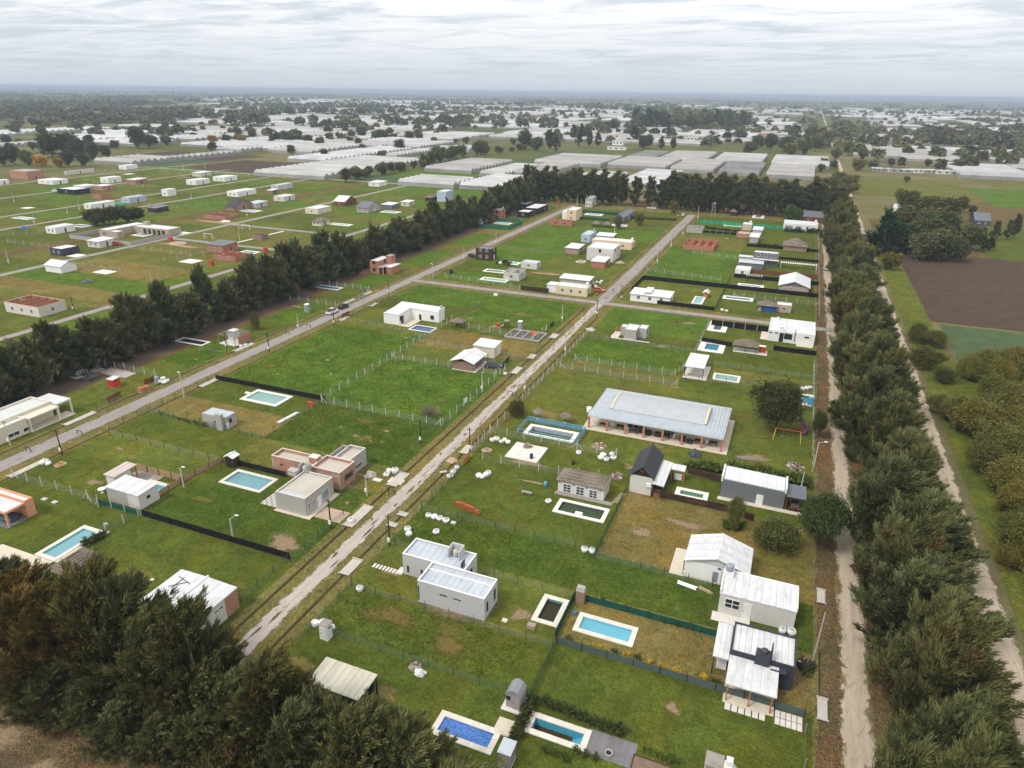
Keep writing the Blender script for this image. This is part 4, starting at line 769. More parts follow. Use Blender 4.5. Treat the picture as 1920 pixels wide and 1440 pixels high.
def gable_vol(par,r,he,hr,wall,roof,over=.3,axis='y',n=0,gable=None):
 x0,x1,y0,y1=r; o=over; m=MB()
 if axis=='y':
  xm=(x0+x1)/2; m.box(x0,x1,y0,y1,0,he); w=part('wall',m,wall,par)
  for yy in(y0+.003,y1-.15):
   gm=MB(); gm.v+=[(x0,yy,he),(x1,yy,he),(xm,yy,hr),(x0,yy+.14,he),(x1,yy+.14,he),(xm,yy+.14,hr)]; gm.f+=[(0,1,2),(3,5,4),(0,2,5,3),(1,4,5,2),(0,3,4,1)]; part('gable',gm,gable or wall,par)
  k=(hr-he)/(xm-x0); t=.10
  ro=part('roof',MB().hexa([(x0-o,y0-o,he-k*o+.02),(xm,y0-o,hr+.02),(xm,y1+o,hr+.02),(x0-o,y1+o,he-k*o+.02)],[(x0-o,y0-o,he-k*o+t),(xm,y0-o,hr+t),(xm,y1+o,hr+t),(x0-o,y1+o,he-k*o+t)]).hexa([(xm,y0-o,hr+.02),(x1+o,y0-o,he-k*o+.02),(x1+o,y1+o,he-k*o+.02),(xm,y1+o,hr+.02)],[(xm,y0-o,hr+t),(x1+o,y0-o,he-k*o+t),(x1+o,y1+o,he-k*o+t),(xm,y1+o,hr+t)]),roof,par)
  if n:
   sheets(ro,[(x0-o,y0-o,he-k*o+t+.004),(x0-o,y1+o,he-k*o+t+.004),(xm,y1+o,hr+t+.004),(xm,y0-o,hr+t+.004)],n,roof,.03)
   sheets(ro,[(x1+o,y0-o,he-k*o+t+.004),(x1+o,y1+o,he-k*o+t+.004),(xm,y1+o,hr+t+.004),(xm,y0-o,hr+t+.004)],n,roof,.03)
  part('ridge_cap',MB().box(xm-.12,xm+.12,y0-o-.02,y1+o+.02,hr+t-.02,hr+t+.07),roof,ro)
 else:
  ym=(y0+y1)/2; m.box(x0,x1,y0,y1,0,he); w=part('wall',m,wall,par);
  for xx in(x0+.003,x1-.143):
   gm=MB(); gm.v+=[(xx,y0,he),(xx,y1,he),(xx,ym,hr),(xx+.14,y0,he),(xx+.14,y1,he),(xx+.14,ym,hr)]; gm.f+=[(0,2,1),(3,4,5),(0,3,5,2),(1,2,5,4),(0,1,4,3)]; part('gable',gm,gable or wall,par)
  k=(hr-he)/(ym-y0); t=.10
  ro=part('roof',MB().hexa([(x0-o,y0-o,he-k*o+.02),(x1+o,y0-o,he-k*o+.02),(x1+o,ym,hr+.02),(x0-o,ym,hr+.02)],[(x0-o,y0-o,he-k*o+t),(x1+o,y0-o,he-k*o+t),(x1+o,ym,hr+t),(x0-o,ym,hr+t)]).hexa([(x0-o,ym,hr+.02),(x1+o,ym,hr+.02),(x1+o,y1+o,he-k*o+.02),(x0-o,y1+o,he-k*o+.02)],[(x0-o,ym,hr+t),(x1+o,ym,hr+t),(x1+o,y1+o,he-k*o+t),(x0-o,y1+o,he-k*o+t)]),roof,par)
  if n:sheets(ro,[(x0-o,y0-o,he-k*o+t+.004),(x1+o,y0-o,he-k*o+t+.004),(x1+o,ym,hr+t+.004),(x0-o,ym,hr+t+.004)],n,roof,.03)
  part('ridge_cap',MB().box(x0-o-.02,x1+o+.02,ym-.12,ym+.12,hr+t-.02,hr+t+.07),roof,ro)
 return w,ro
def hip_thatch(par,r,he,hr,over=.5,tiers=4,ridge=None):
 """stepped reed roof; the ridge runs the long way"""
 x0,x1,y0,y1=r[0]-over,r[1]+over,r[2]-over,r[3]+over; m=MB(); lx,ly=x1-x0,y1-y0
 hx=max(0,(lx-ly)/2) if ridge is None else ridge; hy=max(0,(ly-lx)/2); cx,cy=(x0+x1)/2,(y0+y1)/2
 def ring(t,z,ex=0.0):
  ax=lx/2+(hx+.06-lx/2)*t+ex; ay=ly/2+(hy+.06-ly/2)*t+ex
  pts=[]; per=5
  cs=[(cx-ax,cy-ay),(cx+ax,cy-ay),(cx+ax,cy+ay),(cx-ax,cy+ay)]
  for i in range(4):
   a,b=cs[i],cs[(i+1)%4]
   for k in range(per):u=k/per; pts.append((a[0]+(b[0]-a[0])*u,a[1]+(b[1]-a[1])*u,z+random.uniform(-.035,.035)))
  return pts
 rings=[]
 for i in range(tiers):
  t0,t1=i/tiers,(i+1)/tiers; rings.append(ring(t0,he+(hr-he)*t0-.10,.07)); rings.append(ring(t0,he+(hr-he)*t0+.05,.07)); rings.append(ring(t1,he+(hr-he)*t1-.02,.0))
 for rg in rings:m.v+=rg
 N=20
 for a in range(len(rings)-1):
  for i in range(N):j=(i+1)%N; m.f.append((a*N+i,a*N+j,(a+1)*N+j,(a+1)*N+i))
 m.f.append(tuple(range((len(rings)-1)*N,len(rings)*N))); m.f.append(tuple(range(N-1,-1,-1)))
 ro=part('thatched_roof',m,THATCH,par)
 if hx>.3:part('ridge_roll',MB().bar((cx-hx-.1,cy,hr+.03),(cx+hx+.1,cy,hr+.03),.14),THATCH,ro)
 elif hy>.3:part('ridge_roll',MB().bar((cx,cy-hy-.1,hr+.03),(cx,cy+hy+.1,hr+.03),.14),THATCH,ro)
 else:part('ridge_roll',MB().lathe([(.28,0),(.20,.16),(.05,.30)],8,(cx,cy,hr-.05)),THATCH,ro)
 return ro
def posts(par,pts,z0,z1,r,mat,name='post',sq=True):
 for x,y in pts:
  part(name,MB().box(x-r,x+r,y-r,y+r,z0,z1) if sq else MB().bar((x,y,z0),(x,y,z1),r),mat,par)
def tank(par,x,y,z,r=.45,h=.9,mat=None,name='water_tank'):
 o=part(name,MB().lathe([(r*.92,0),(r,.08),(r,h*.3),(r*1.03,h*.33),(r,h*.36),(r,h*.62),(r*1.03,h*.65),(r,h*.68),(r,h*.8),(r*.55,h*.97),(r*.3,h)],14,(x,y,z)),mat or GREYPL,par,True)
 part('tank_lid',MB().lathe([(r*.3,0),(r*.28,.08)],10,(x,y,z+h)),mat or GREYPL,o); return o
def chimney(par,x,y,w,d,z0,z1,mat,capm=None):
 c=part('chimney',MB().box(x-w/2,x+w/2,y-d/2,y+d/2,z0,z1),mat,par)
 part('chimney_cap',MB().box(x-w/2-.06,x+w/2+.06,y-d/2-.06,y+d/2+.06,z1+.003,z1+.12),capm or mat,c); return c
def center(r):return((r[0]+r[1])/2,(r[2]+r[3])/2,0.0)
def hslab(par,r,mat=None,z=.12,name='floor_slab'):return part(name,MB().box(*r,.045,z),mat or SLABW,par)
# pools
PM={}
def pool_mats(bc,wt):
 k=(bc,wt)
 if k not in PM:PM[k]=(plain('basin %.2f %.2f %.2f'%bc,bc,.08,1.2,.5,.35,0,.12,mul(bc,.6)),glassy('water %.2f %.2f %.2f'%wt,wt,.42 if max(wt)>.3 else .55))
 return PM[k]
POOL_OBJ=[]; TILES=plain('coping stone',(.76,.70,.60),.10,1.6,.75,.25,.1,.3,(.40,.33,.23),0,.16)
for p,(x0,x1,y0,y1,w) in zip(POOLS,PR):
 lab,bc,wt,lv,st=p[0],p[6],p[7],p[8],p[9]; bm_,wm=pool_mats(bc,wt)
 T=thing('swimming_pool',lab,'pool',((x0+x1)/2,(y0+y1)/2,0)); POOL_OBJ.append(T)
 a0,a1,b0,b1=x0+w,x1-w,y0+w,y1-w; hh=.13; o=.03
 d=MB().box(x0,x1,y0,b0+o,.04,hh).box(x0,x1,b1-o,y1,.04,hh).box(x0,a0+o,b0+o,b1-o,.04,hh).box(a1-o,x1,b0+o,b1-o,.04,hh)
 dk=part('deck',d,TILEW,T)
 if y0<84:
  def row(u0,u1,f):
   n=max(2,round((u1-u0)/.62))
   for i in range(n):a,b=u0+(u1-u0)*i/n+.014,u0+(u1-u0)*(i+1)/n-.014; z_=hh+random.uniform(.018,.032); part('coping_stone',f(MB(),a,b,z_),TILES,dk)
  row(x0,x1,lambda m,a,b,z:m.box(a,b,y0,b0+o-.01,hh+.002,z)); row(x0,x1,lambda m,a,b,z:m.box(a,b,b1-o+.01,y1,hh+.002,z)); row(b0+o,b1-o,lambda m,a,b,z:m.box(x0,a0+o-.01,a,b,hh+.002,z)); row(b0+o,b1-o,lambda m,a,b,z:m.box(a1-o+.01,x1,a,b,hh+.002,z))
 D=-1.5; m=MB()
 m.quad((a0,b0,D),(a1,b0,D),(a1,b1,D),(a0,b1,D)); m.quad((a0,b0,D),(a0,b0,.05),(a1,b0,.05),(a1,b0,D)); m.quad((a1,b0,D),(a1,b0,.05),(a1,b1,.05),(a1,b1,D)); m.quad((a1,b1,D),(a1,b1,.05),(a0,b1,.05),(a0,b1,D)); m.quad((a0,b1,D),(a0,b1,.05),(a0,b0,.05),(a0,b0,D))
 bs=part('basin',m,bm_,T)
 if st=='r':
  for i in range(4):s_=.38; part('step',MB().box(a1-s_*(4-i)+.003,a1-s_*(3-i)-.004,b0+.05,b1-.05,D,D+.28*(i+1)),bm_,bs)
 if st=='f':
  for i in range(3):s_=.36; part('step',MB().box(a0+.05,a1-.05,b0+s_*i+.004,b0+s_*(i+1)-.003,D,D+.3*(3-i)),bm_,bs)
 if 'cover' in lab:
  m=MB(); nx,ny=40,24; g_=np.random.default_rng(4); H_=g_.normal(0,.035,(nx+1,ny+1))+.06*np.sin(np.linspace(0,40,nx+1))[:,None]*np.sin(np.linspace(0,26,ny+1))[None,:]
  for i in range(nx+1):
   for j in range(ny+1):m.v.append((a0+(a1-a0)*i/nx,b0+(b1-b0)*j/ny,-.06+H_[i,j]))
  for i in range(nx):
   for j in range(ny):k=i*(ny+1)+j; m.f.append((k,k+ny+1,k+ny+2,k+1))
  part('pool_cover',m,plain('blue pool cover',(.075,.20,.52),.35,1.4,.4,.4,.3,.4,(.03,.07,.20)),T)
 else:part('water',MB().quad((a0,b0,lv),(a1,b0,lv),(a1,b1,lv),(a0,b1,lv)),wm,T)
# fences
PME={}
def post_mesh(kind):
 if kind not in PME:
  if kind=='conc':m=MB().hexa([(-.06,-.06,-.05),(.06,-.06,-.05),(.06,.06,-.05),(-.06,.06,-.05)],[(-.05,-.05,1.75),(.05,-.05,1.75),(.05,.05,1.75),(-.05,.05,1.75)]); mt=POSTC
  elif kind=='dark':m=MB().bar((0,0,-.05),(0,0,1.3),.05,.045,6); mt=WOODD
  elif kind=='steel':m=MB().bar((0,0,-.05),(0,0,1.35),.035,.035,6); mt=STEELD
  else:m=MB().bar((0,0,-.05),(0,0,1.3),.05,.05,6); mt=WOODG
  PME[kind]=m.mesh('post',mt)
 return PME[kind]
def fence(label,pts,kind='wire',h=1.25,post='conc',step=3.2,px=True,brace=True,group=None,cloth=None,net=None):
 P_=[U(*p) if px else p for p in pts]
 Q=[P_[0]]
 for a in P_[1:]:
  l=Q[-1]; Q.append((l[0],a[1]) if abs(a[0]-l[0])<abs(a[1]-l[1])*.12 else(a[0],l[1]) if abs(a[1]-l[1])<abs(a[0]-l[0])*.12 else a)
 T=thing('fence',label,'fence',(*Q[0],0),group); pm=post_mesh(post); first=True
 for a,b in zip(Q,Q[1:]):
  d=math.dist(a,b); n=max(1,round(d/step)); ux,uy=(b[0]-a[0])/d,(b[1]-a[1])/d
  for i in range(0 if first else 1,n+1):
   t=i/n; lpart('post',pm,T,(a[0]+(b[0]-a[0])*t-Q[0][0]+random.uniform(-.04,.04),a[1]+(b[1]-a[1])*t-Q[0][1]+random.uniform(-.04,.04),0),random.uniform(-.1,.1),(1,1,random.uniform(.94,1.05)))
  first=False
  if kind=='wire':
   z=h; part('wire_mesh',MB().quad((a[0],a[1],.03),(b[0],b[1],.03),(b[0],b[1],z),(a[0],a[1],z)),net or NET,T)
   if brace and post=='conc':
    for q,s_ in((a,1),(b,-1)):part('brace',MB().bar((q[0]+ux*1.2*s_,q[1]+uy*1.2*s_,.03),(q[0],q[1],1.3),.045),POSTC,T)
  elif kind=='plank':
   for i in range(n):
    t0,t1=i/n,(i+1)/n
    for k in range(4):
     z0=.10+k*h/4.3; j=random.uniform(-.012,.012); nx_,ny_=-uy,ux
     p0=(a[0]+(b[0]-a[0])*t0+ux*.05,a[1]+(b[1]-a[1])*t0+uy*.05); p1=(a[0]+(b[0]-a[0])*t1-ux*.05,a[1]+(b[1]-a[1])*t1-uy*.05); e_=.025
     lo=[(p0[0]-nx_*e_,p0[1]-ny_*e_,z0+j),(p1[0]-nx_*e_,p1[1]-ny_*e_,z0-j),(p1[0]+nx_*e_,p1[1]+ny_*e_,z0-j),(p0[0]+nx_*e_,p0[1]+ny_*e_,z0+j)]
     part('plank',MB().hexa(lo,[(x,y,z+h/4.3-.025) for x,y,z in lo]),cloth or WOODD,T)
  else:
   m=MB(); k=max(2,n*3); off=.06
   for i in range(k+1):
    t=i/k; sag=.05*math.sin(t*n*PI)**2+random.uniform(-.025,.025); x,y=a[0]+(b[0]-a[0])*t,a[1]+(b[1]-a[1])*t; w_=random.uniform(-.03,.03)
    for e_ in(-.012,.012):m.v+=[(x-uy*(w_+e_+off),y+ux*(w_+e_+off),.03),(x-uy*(w_*.5+e_+off),y+ux*(w_*.5+e_+off),h-sag)]
   for i in range(k):q=i*4; m.f+=[(q,q+4,q+5,q+1),(q+2,q+3,q+7,q+6),(q+1,q+5,q+7,q+3)]
   part('shade_cloth',m,cloth,T)
 return T
# houses of the near blocks
def zA(x,y):return(540+x/4,980+y/4)
def zB(x,y):return(960+x/3.2,1020+y/3.2)
def zC(x,y):return(1080+x/4,780+y/4)
def zD(x,y):return(700+x/4,780+y/4)
def zE(x,y):return(700+x/4,540+y/4)
def zF(x,y):return(1080+x/4,560+y/4)
def zG(x,y):return(380+x/4,660+y/4)
def zH(x,y):return(x/4,580+y/4)
def zI(x,y):return(x/4,840+y/4)
def zJ(x,y):return(600+x/3.692,1100+y/3.692)
SLOT=dict(frame=FRAMEB,pane=PANE,bars=(0,0),fw=.03)
T=thing('flat_roofed_house','pale grey house of two flat-roofed blocks with zinc sheet roofs','house',(-33,65,0))
r2_=(-36.9,-27.7,61.25,65.3); r1_=(-41.45,-32.3,65.32,69.1)
flat_vol(T,r2_,3.35,GREYP,ROOFG,sheetn=11,cap=FRAMEW); flat_vol(T,r1_,3.30,GREYP,ROOFG,sheetn=10,cap=FRAMEW)
part('roof_upstand',MB().box(r2_[0]+.17,r2_[1]-.17,64.0,64.14,3.06,3.28),FRAMEW,T)
tx,ty=U(*zA(1268,190),4.3); tw=part('tank_tower',MB().box(tx-1.0,tx+.75,ty+.55,ty+.75,0,4.5).box(tx+.6,tx+.75,ty-.9,ty+.55,0,4.5).box(tx-1.0,tx-.85,ty-.9,ty+.55,3.0,4.5),GREYP,T)
tank(T,tx-.1,ty-.1,3.2,.42,.9,plain('cement tank',(.50,.46,.42),.12,2,.9))
part('side_block',MB().box(tx+.78,tx+1.75,ty-1.2,ty+.2,0,2.6),GREYP,T); wpx(T,'s',tx+1.75,zA(1296,305),zA(1325,340),**SLOT)
for a,b in[((1137,534),(1192,556)),((1239,565),(1297,587)),((976,470),(986,575))]:wpx(T,'f',r2_[2],zA(*a),zA(*b),**SLOT)
for a,b in[((893,322),(909,370)),((996,352),(1012,388))]:wpx(T,'f',r1_[2],zA(*a),zA(*b),**SLOT)
win(T,'s',r2_[1],61.9,62.3,.9,2.3,**SLOT); win(T,'s',r2_[1],64.2,64.6,.9,2.5,**SLOT); door(T,'s',r1_[1],66.6,67.6,.1,2.2,BLACKP)
part('door_step',MB().box(-42.4,-41.5,64.9,66.3,.045,.2),SLABW,T)
for i in range(8):
 x,y=U(*zA(648+i*24.5,322+i*7.2)); solo('stepping_stone',MB().box(x-.16,x+.16,y-.42,y+.42,.03,.09),SLABW,'pale stepping stone in the path to the grey flat-roofed house','paving stone','stepping stones to the grey house')
T=thing('dark_slate_house','dark slate house with white sheet roofs behind the grey-green screen','house',(2,64,0))
r=rect((1369,1226),(1491,1246.5),(1495,1196.5),3.3); flat_vol(T,r,3.4,NAVY,ROOFWD,sheetn=10,sheet_axis='x')
q=[(*U(1336.5,1229,2.7),2.7),(*U(1369,1237,2.7),2.7),(*U(1379,1176,2.7),2.75),(*U(1347.5,1168,2.7),2.75)]; rl=(min(q[0][0],q[3][0]),r[0]-.06,q[0][1],q[2][1])
slab_roof(T,[(rl[0],rl[2],2.68),(rl[1],rl[2],2.68),(rl[1],rl[3],2.82),(rl[0],rl[3],2.82)],ROOFWD,3); posts(T,[(rl[0]+.15,rl[2]+.15),(rl[0]+.15,rl[3]-.2)],.05,2.6,.06,BLACKP)
part('porch_wall',MB().box(rl[0]+.5,rl[1]-.1,rl[2]+1.2,rl[3]-.3,0,2.5),WHITE,T)
a_,b_=U(1360,1281,2.5),U(1463,1268,2.7); rc=(a_[0],U(1457,1309,2.5)[0],U(1457,1309,2.5)[1],r[2]-.05)
slab_roof(T,[(rc[0],rc[2],2.45),(rc[1],rc[2],2.45),(rc[1],rc[3],2.75),(rc[0],rc[3],2.75)],ROOFWD,6); posts(T,[(rc[0]+.3,rc[2]+.15),(rc[1]-.4,rc[2]+.15),((rc[0]+rc[1])/2,rc[2]+.15)],.05,2.35,.07,WOODO)
cx,cy=U(*zB(1510,650),4.2); part('chimney',MB().box(cx-.75,cx+.75,r[2]-.45,r[2]+.5,0,4.3),NAVY,T); part('chimney_fin',MB().box(cx+.78,cx+.90,r[2]-.3,r[2]+1.1,3.2,5.0),NAVY,T); tank(T,cx+.1,r[2]+.02,4.3,.36,.45,plain('dark tank',(.07,.07,.08),.1,1,.5)); part('side_hood',MB().box(cx+.95,cx+2.6,r[2]-.7,r[2]-.01,2.62,2.78),NAVY,T)
hs=(rl[0]-.1,r[1]+.2,rc[2]-.3,r[2]-.03); hslab(T,(rc[0],rc[1],rc[2]-.2,r[2]-.5),TILEC,.08,'terrace')
for i in range(5):
 for j in range(2):
  x=rc[1]+.15+i*.55; y=rc[2]-.05-j*1.0+.9; part('paver',MB().box(x,x+.48,y-.9,y,.045,.10),SLABW,T)
for i in range(6):x=rc[0]+.3+i*.7; part('paver',MB().box(x,x+.58,rc[2]-1.1,rc[2]-.25,.045,.10),SLABW,T)
T=thing('cream_house','low cream house with stained white roof and a four-pane window','house',(4,73,0))
r=rect((1350.6,1112),(1493,1145),(1497,1106),3.1); x0,x1,y0,y1=r
w_,ro=mono_vol(T,r,2.9,3.2,OFFW,ROOFWD,.04,11)
part('parapet',MB().box(x0-.05,x1+.05,y1-.1,y1+.06,3.1,3.65).box(x1-.06,x1+.08,y0,y1-.12,2.9,3.55).box(x0-.08,x0+.08,y0,y1-.12,2.9,3.5),FRAMEW,T)
wpx(T,'f',y0,zB(1280,322),zB(1362,400),bars=(1,1),fw=.09); dpx(T,'f',y0,zB(1391,352),zB(1432,424),FRAMEW); win(T,'s',x1,y0+1.2,y0+2.2,1,2)
part('tank_stand',MB().box(x0,x0+1.2,y1-1.2,y1-.15,3.2,4.1),FRAMEW,T); tank(T,x0+.6,y1-.7,4.1,.5,.95,GREYPL); hslab(T,(x0-.6,U(*zB(1425,480))[0],y0-1.7,y0-.02),SLABW,.1,'terrace')
T=thing('gabled_house','white house with broad weathered gable roof beside the thorn bush','house',(1,80,0))
xl,xr_=U(1282,1055,2.7)[0]+.25,U(1408,1056,2.7)[0]-.2; yf=U(1345,1048.7,4.1)[1]+.3; yb=U(1355.7,1000.5,4.1)[1]-.3
gable_vol(T,(xl,xr_,yf,yb),2.75,4.0,WHITE,ROOFWD,.3,'y',8,GREYP)
dpx(T,'f',yf,zC(1027,1165),zC(1058,1240),PANEB); part('vent',MB().box(xl+4.1,xl+4.5,yf-.03,yf-.004,2.35,2.6),FRAMEB,T); part('service_pipe',MB().bar((xl+4.6,yf-.06,.1),(xl+4.6,yf-.06,3.3),.04),FRAMEW,T)
hslab(T,(U(*zC(690,1195))[0],xl-.05,yf-.2,U(*zC(750,990))[1]),TILEC,.12,'side_terrace'); posts(T,[(xl-.3,yf+.1),(xl-.3,yf+1.2)],.1,2.5,.05,WOODG); part('plinth',MB().box(xl-.06,xr_+.06,yf-.06,yf-.002,.03,.25),TILEC,T)
T=thing('long_pavilion','long pavilion with grey-blue tiled roof and pink veranda pillars','pavilion',(-18.5,124.5,0))
x0,x1,y0,y1=-31.1,-5.75,117.4,131.9
part('wall',MB().box(x0+2.2,x1-2.2,y0+3.0,y1-1.4,.1,2.75),PALECREAM,T); hslab(T,(x0-.9,x1+.9,y0-.5,y1+.4),TILEC,.14)
ix0,ix1,iy0,iy1=U(*zF(268,822),3.7)[0],U(*zF(970,945),3.7)[0],U(*zF(620,885),3.7)[1],U(*zF(670,760),3.7)[1]
m=MB(); ez,tz=2.75,3.6
o_,i_=[(x0,y0),(x1,y0),(x1,y1),(x0,y1)],[(ix0,iy0),(ix1,iy0),(ix1,iy1),(ix0,iy1)]
ro=part('roof',MB().hexa([(x,y,ez-.1) for x,y in o_],[(x,y,ez-.02) for x,y in o_]),FRAMEW,T)
for k in range(4):
 a,b,c,d=o_[k],o_[(k+1)%4],i_[(k+1)%4],i_[k]; part('roof_slope',MB().hexa([(*a,ez),(*b,ez),(*c,tz-.1),(*d,tz-.1)],[(*a,ez+.1),(*b,ez+.1),(*c,tz),(*d,tz)]),TILEG if k%2==0 else metal('grey-blue tile roof across',(.46,.50,.54),.5,(.66,.69,.72),.5,True,1,.3),ro)
n=60//4
for k in(0,2):
 a,b,c,d=[Vector((*q,z)) for q,z in zip((o_[k],o_[(k+1)%4],i_[(k+1)%4],i_[k]),(ez+.1,ez+.1,tz,tz))]
 for j in range(9):
  t=(j+.5)/9; p0,p1=a.lerp(d,t),b.lerp(c,t); part('tile_course',MB().bar(p0+Vector((0,0,.01)),p1+Vector((0,0,.01)),.045,n=4),TILEG,ro)
for k in(1,3):
 a,b,c,d=[Vector((*q,z)) for q,z in zip((o_[k],o_[(k+1)%4],i_[(k+1)%4],i_[k]),(ez+.1,ez+.1,tz,tz))]
 for j in range(6):
  t=(j+.5)/6; p0,p1=a.lerp(d,t),b.lerp(c,t); part('tile_course',MB().bar(p0,p1,.06,n=4),TILEG,ro)
m=MB(); N=8
for i in range(N+1):t=i/N; yy=iy0+(iy1-iy0)*t; zz=tz+.05+.75*math.sin(PI*t)**.8; m.v+=[(ix0,yy,zz),(ix1,yy,zz)]
for i in range(N):m.f.append((2*i,2*i+1,2*i+3,2*i+2))
xm_=ix0+(ix1-ix0)*.4; vt=part('vault_roof',m,MEMB,ro);
for xx in(ix0,ix1):
 m=MB()
 for i in range(N+1):
  t=i/N; yy=iy0+(iy1-iy0)*t; zz=tz+.05+.75*math.sin(PI*t)**.8; s_=.18; m.v+=[(xx-s_,yy,tz-.3),(xx+s_,yy,tz-.3),(xx+s_,yy,zz+.16),(xx-s_,yy,zz+.16)]
 for i in range(N):k=4*i; m.f+=[(k,k+4,k+7,k+3),(k+1,k+2,k+6,k+5),(k+3,k+7,k+6,k+2)]
 part('vault_end',m,plain('cream parapet',(.66,.57,.42),.1,1,.85),ro)
part('vault_edge',MB().box(ix0-.1,ix1+.1,iy0-.10,iy0+.02,tz-.05,tz+.12),MEMB,ro)
PINK=plain('pink pillar paint',(.52,.20,.13),.1,1,.8)
for i in range(8):xx=x0+.25+(x1-x0-.5)*i/7; part('pillar',MB().box(xx-.17,xx+.17,y0+.15,y0+.49,.14,ez-.1),PINK,T)
for i in range(4):yy=y0+3.5+3.2*i; part('pillar',MB().box(x1-.5,x1-.16,yy,yy+.34,.14,ez-.1),PINK,T)
for i,(u0,u1) in enumerate([(x0+7.2,x0+9.5),(x0+14.2,x0+16.2),(x0+18.5,x0+21.5)]):win(T,'f',y0+3.0,u0,u1,.3 if i<2 else 1.0,2.3,frame=FRAMEW,bars=(1+i%2,0))
for i in range(16):
 xx=x0+1.2+i*1.5+random.uniform(-.3,.3); yy=y0+random.uniform(1.2,2.4)
 if 5<i<9 or i in(11,12):tg=solo('storage_crate',MB().box(xx-.5,xx+.5,yy-.4,yy+.4,.145,.145+random.uniform(.6,1.1)),BLACKP if i%2 else STEELD,'black stored goods stacked under the pavilion veranda','crate','goods under the veranda')
 elif i%2:
  F_=thing('table','timber table standing under the pavilion veranda','table',(xx,yy,.14),'veranda tables'); part('tabletop',MB().box(xx-.7,xx+.7,yy-.4,yy+.4,.82,.88),WOODD,F_); posts(F_,[(xx-.6,yy-.3),(xx+.6,yy-.3),(xx+.6,yy+.3),(xx-.6,yy+.3)],.145,.82,.04,WOODD,'leg')
 else:
  F_=thing('armchair','white plastic chair under the pavilion veranda','chair',(xx,yy,.14),'veranda chairs'); part('seat',MB().box(xx-.25,xx+.25,yy-.25,yy+.25,.52,.58),WHITEPL,F_); part('backrest',MB().box(xx-.25,xx+.25,yy+.2,yy+.26,.58,1.0),WHITEPL,F_); posts(F_,[(xx-.22,yy-.2),(xx+.22,yy-.2),(xx+.22,yy+.2),(xx-.22,yy+.2)],.145,.52,.03,WHITEPL,'leg')
T=thing('black_roofed_house','tall white-walled house under a steep black gable roof','house',(-14,102,0))
xl,xr_,yf=U(*zC(395,570))[0],U(*zC(565,595))[0],U(*zC(480,583))[1]; yb=U(*zC(568,212),4.9)[1]-.2
gable_vol(T,(xl,xr_,yf,yb),3.3,4.9,OFFW,ROOFB,.28,'y',0,BLACKP)
for s_ in(-1,1):part('gable_brace',MB().bar(((xl+xr_)/2,yf-.06,4.0),((xl+xr_)/2+s_*.35,yf-.06,4.5),.04),WOODO,T)
part('air_conditioner',MB().box(xr_-.95,xr_-.15,yf-.32,yf-.01,1.7,2.3),WHITEPL,T)
lx0,lx1,ly0,ly1=xr_+.05,U(*zC(660,522),2.7)[0],U(*zC(620,515),2.7)[1],U(*zC(690,335),2.7)[1]
slab_roof(T,[(lx0,ly0,2.7),(lx1,ly0,2.5),(lx1,ly1,2.5),(lx0,ly1,2.7)],ROOFWD,3); posts(T,[(lx1-.1,ly0+.1),(lx1-.1,ly1-.1),(lx0+.1,ly0+.1)],.04,2.45,.05,BLACKP); part('annex_wall',MB().box(lx0+.2,lx1-.5,ly0+1.8,ly1-.1,0,2.4),NAVY,T)
for i in range(4):part('firewood',MB().bar((lx0+.4+i*.25,ly0+.3,.05),(lx0+.5+i*.25,ly0+.8,1.3),.07),WOODO,T)
px_=rect(zC(715,395),zC(815,415),zC(830,380),2.4); P_=thing('garden_shelter','small white-roofed shelter on timber posts behind the black-roofed house','shelter',center(px_))
slab_roof(P_,[(px_[0],px_[2],2.35),(px_[1],px_[2],2.35),(px_[1],px_[3],2.5),(px_[0],px_[3],2.5)],ROOFW,3); posts(P_,[(px_[0]+.1,px_[2]+.1),(px_[1]-.1,px_[2]+.1),(px_[1]-.1,px_[3]-.1),(px_[0]+.1,px_[3]-.1)],.03,2.3,.08,WOODO); part('counter',MB().box(px_[0]+.5,px_[1]-.5,px_[3]-.8,px_[3]-.2,.03,.9),WHITE,P_)
T=thing('long_grey_building','long mid-grey building with white roof and end parapets','building',(0,103,0))
x0=U(*zC(1078,600))[0]; x1=U(*zC(1550,695))[0]; y0=U(*zC(1300,650))[1]; y1=U(*zC(1340,430),3.2)[1]
part('wall',MB().hexa([(x0,y0,0),(x1,y0,0),(x1,y1,0),(x0,y1,0)],[(x0,y0,3.3),(x1,y0,3.1),(x1,y1,3.3),(x0,y1,3.5)]),SLATE,T)
slab_roof(T,[(x0+.2,y0+.05,3.42),(x1-.2,y0+.05,3.22),(x1-.2,y1,3.42),(x0+.2,y1,3.62)],ROOFW,14)
for xx,z_ in((x0,3.9),(x1,3.75)):part('parapet',MB().box(xx-.13,xx+.13,y0-.06,y1+.06,2.9,z_),FRAMEW,T)
dpx(T,'f',y0,zC(1355,585),zC(1396,662)); hslab(T,(x0-.3,x1+3.6,y0-1.0,y0-.02),TILEC,.1,'path')
a_=x1+.16; C_=thing('carport','dark flat carport beside the long grey building','carport',(a_+1.4,y0+1.8,0)); slab_roof(C_,[(a_,y0-.1,2.5),(a_+2.9,y0-.1,2.5),(a_+2.9,y1,2.5),(a_,y1,2.5)],ROOFDG,4); posts(C_,[(a_+.15,y0+.05),(a_+2.75,y0+.05),(a_+2.75,y1-.2)],.03,2.4,.08,WOODR); part('fascia',MB().box(a_,a_+2.9,y0-.16,y0-.11,2.25,2.5),STEELD,C_)
CARPORT=(a_+1.5,y0+1.6)
T=thing('thatched_house','grey house with thatched hip roof and three barred windows','house',(-23,91,0))
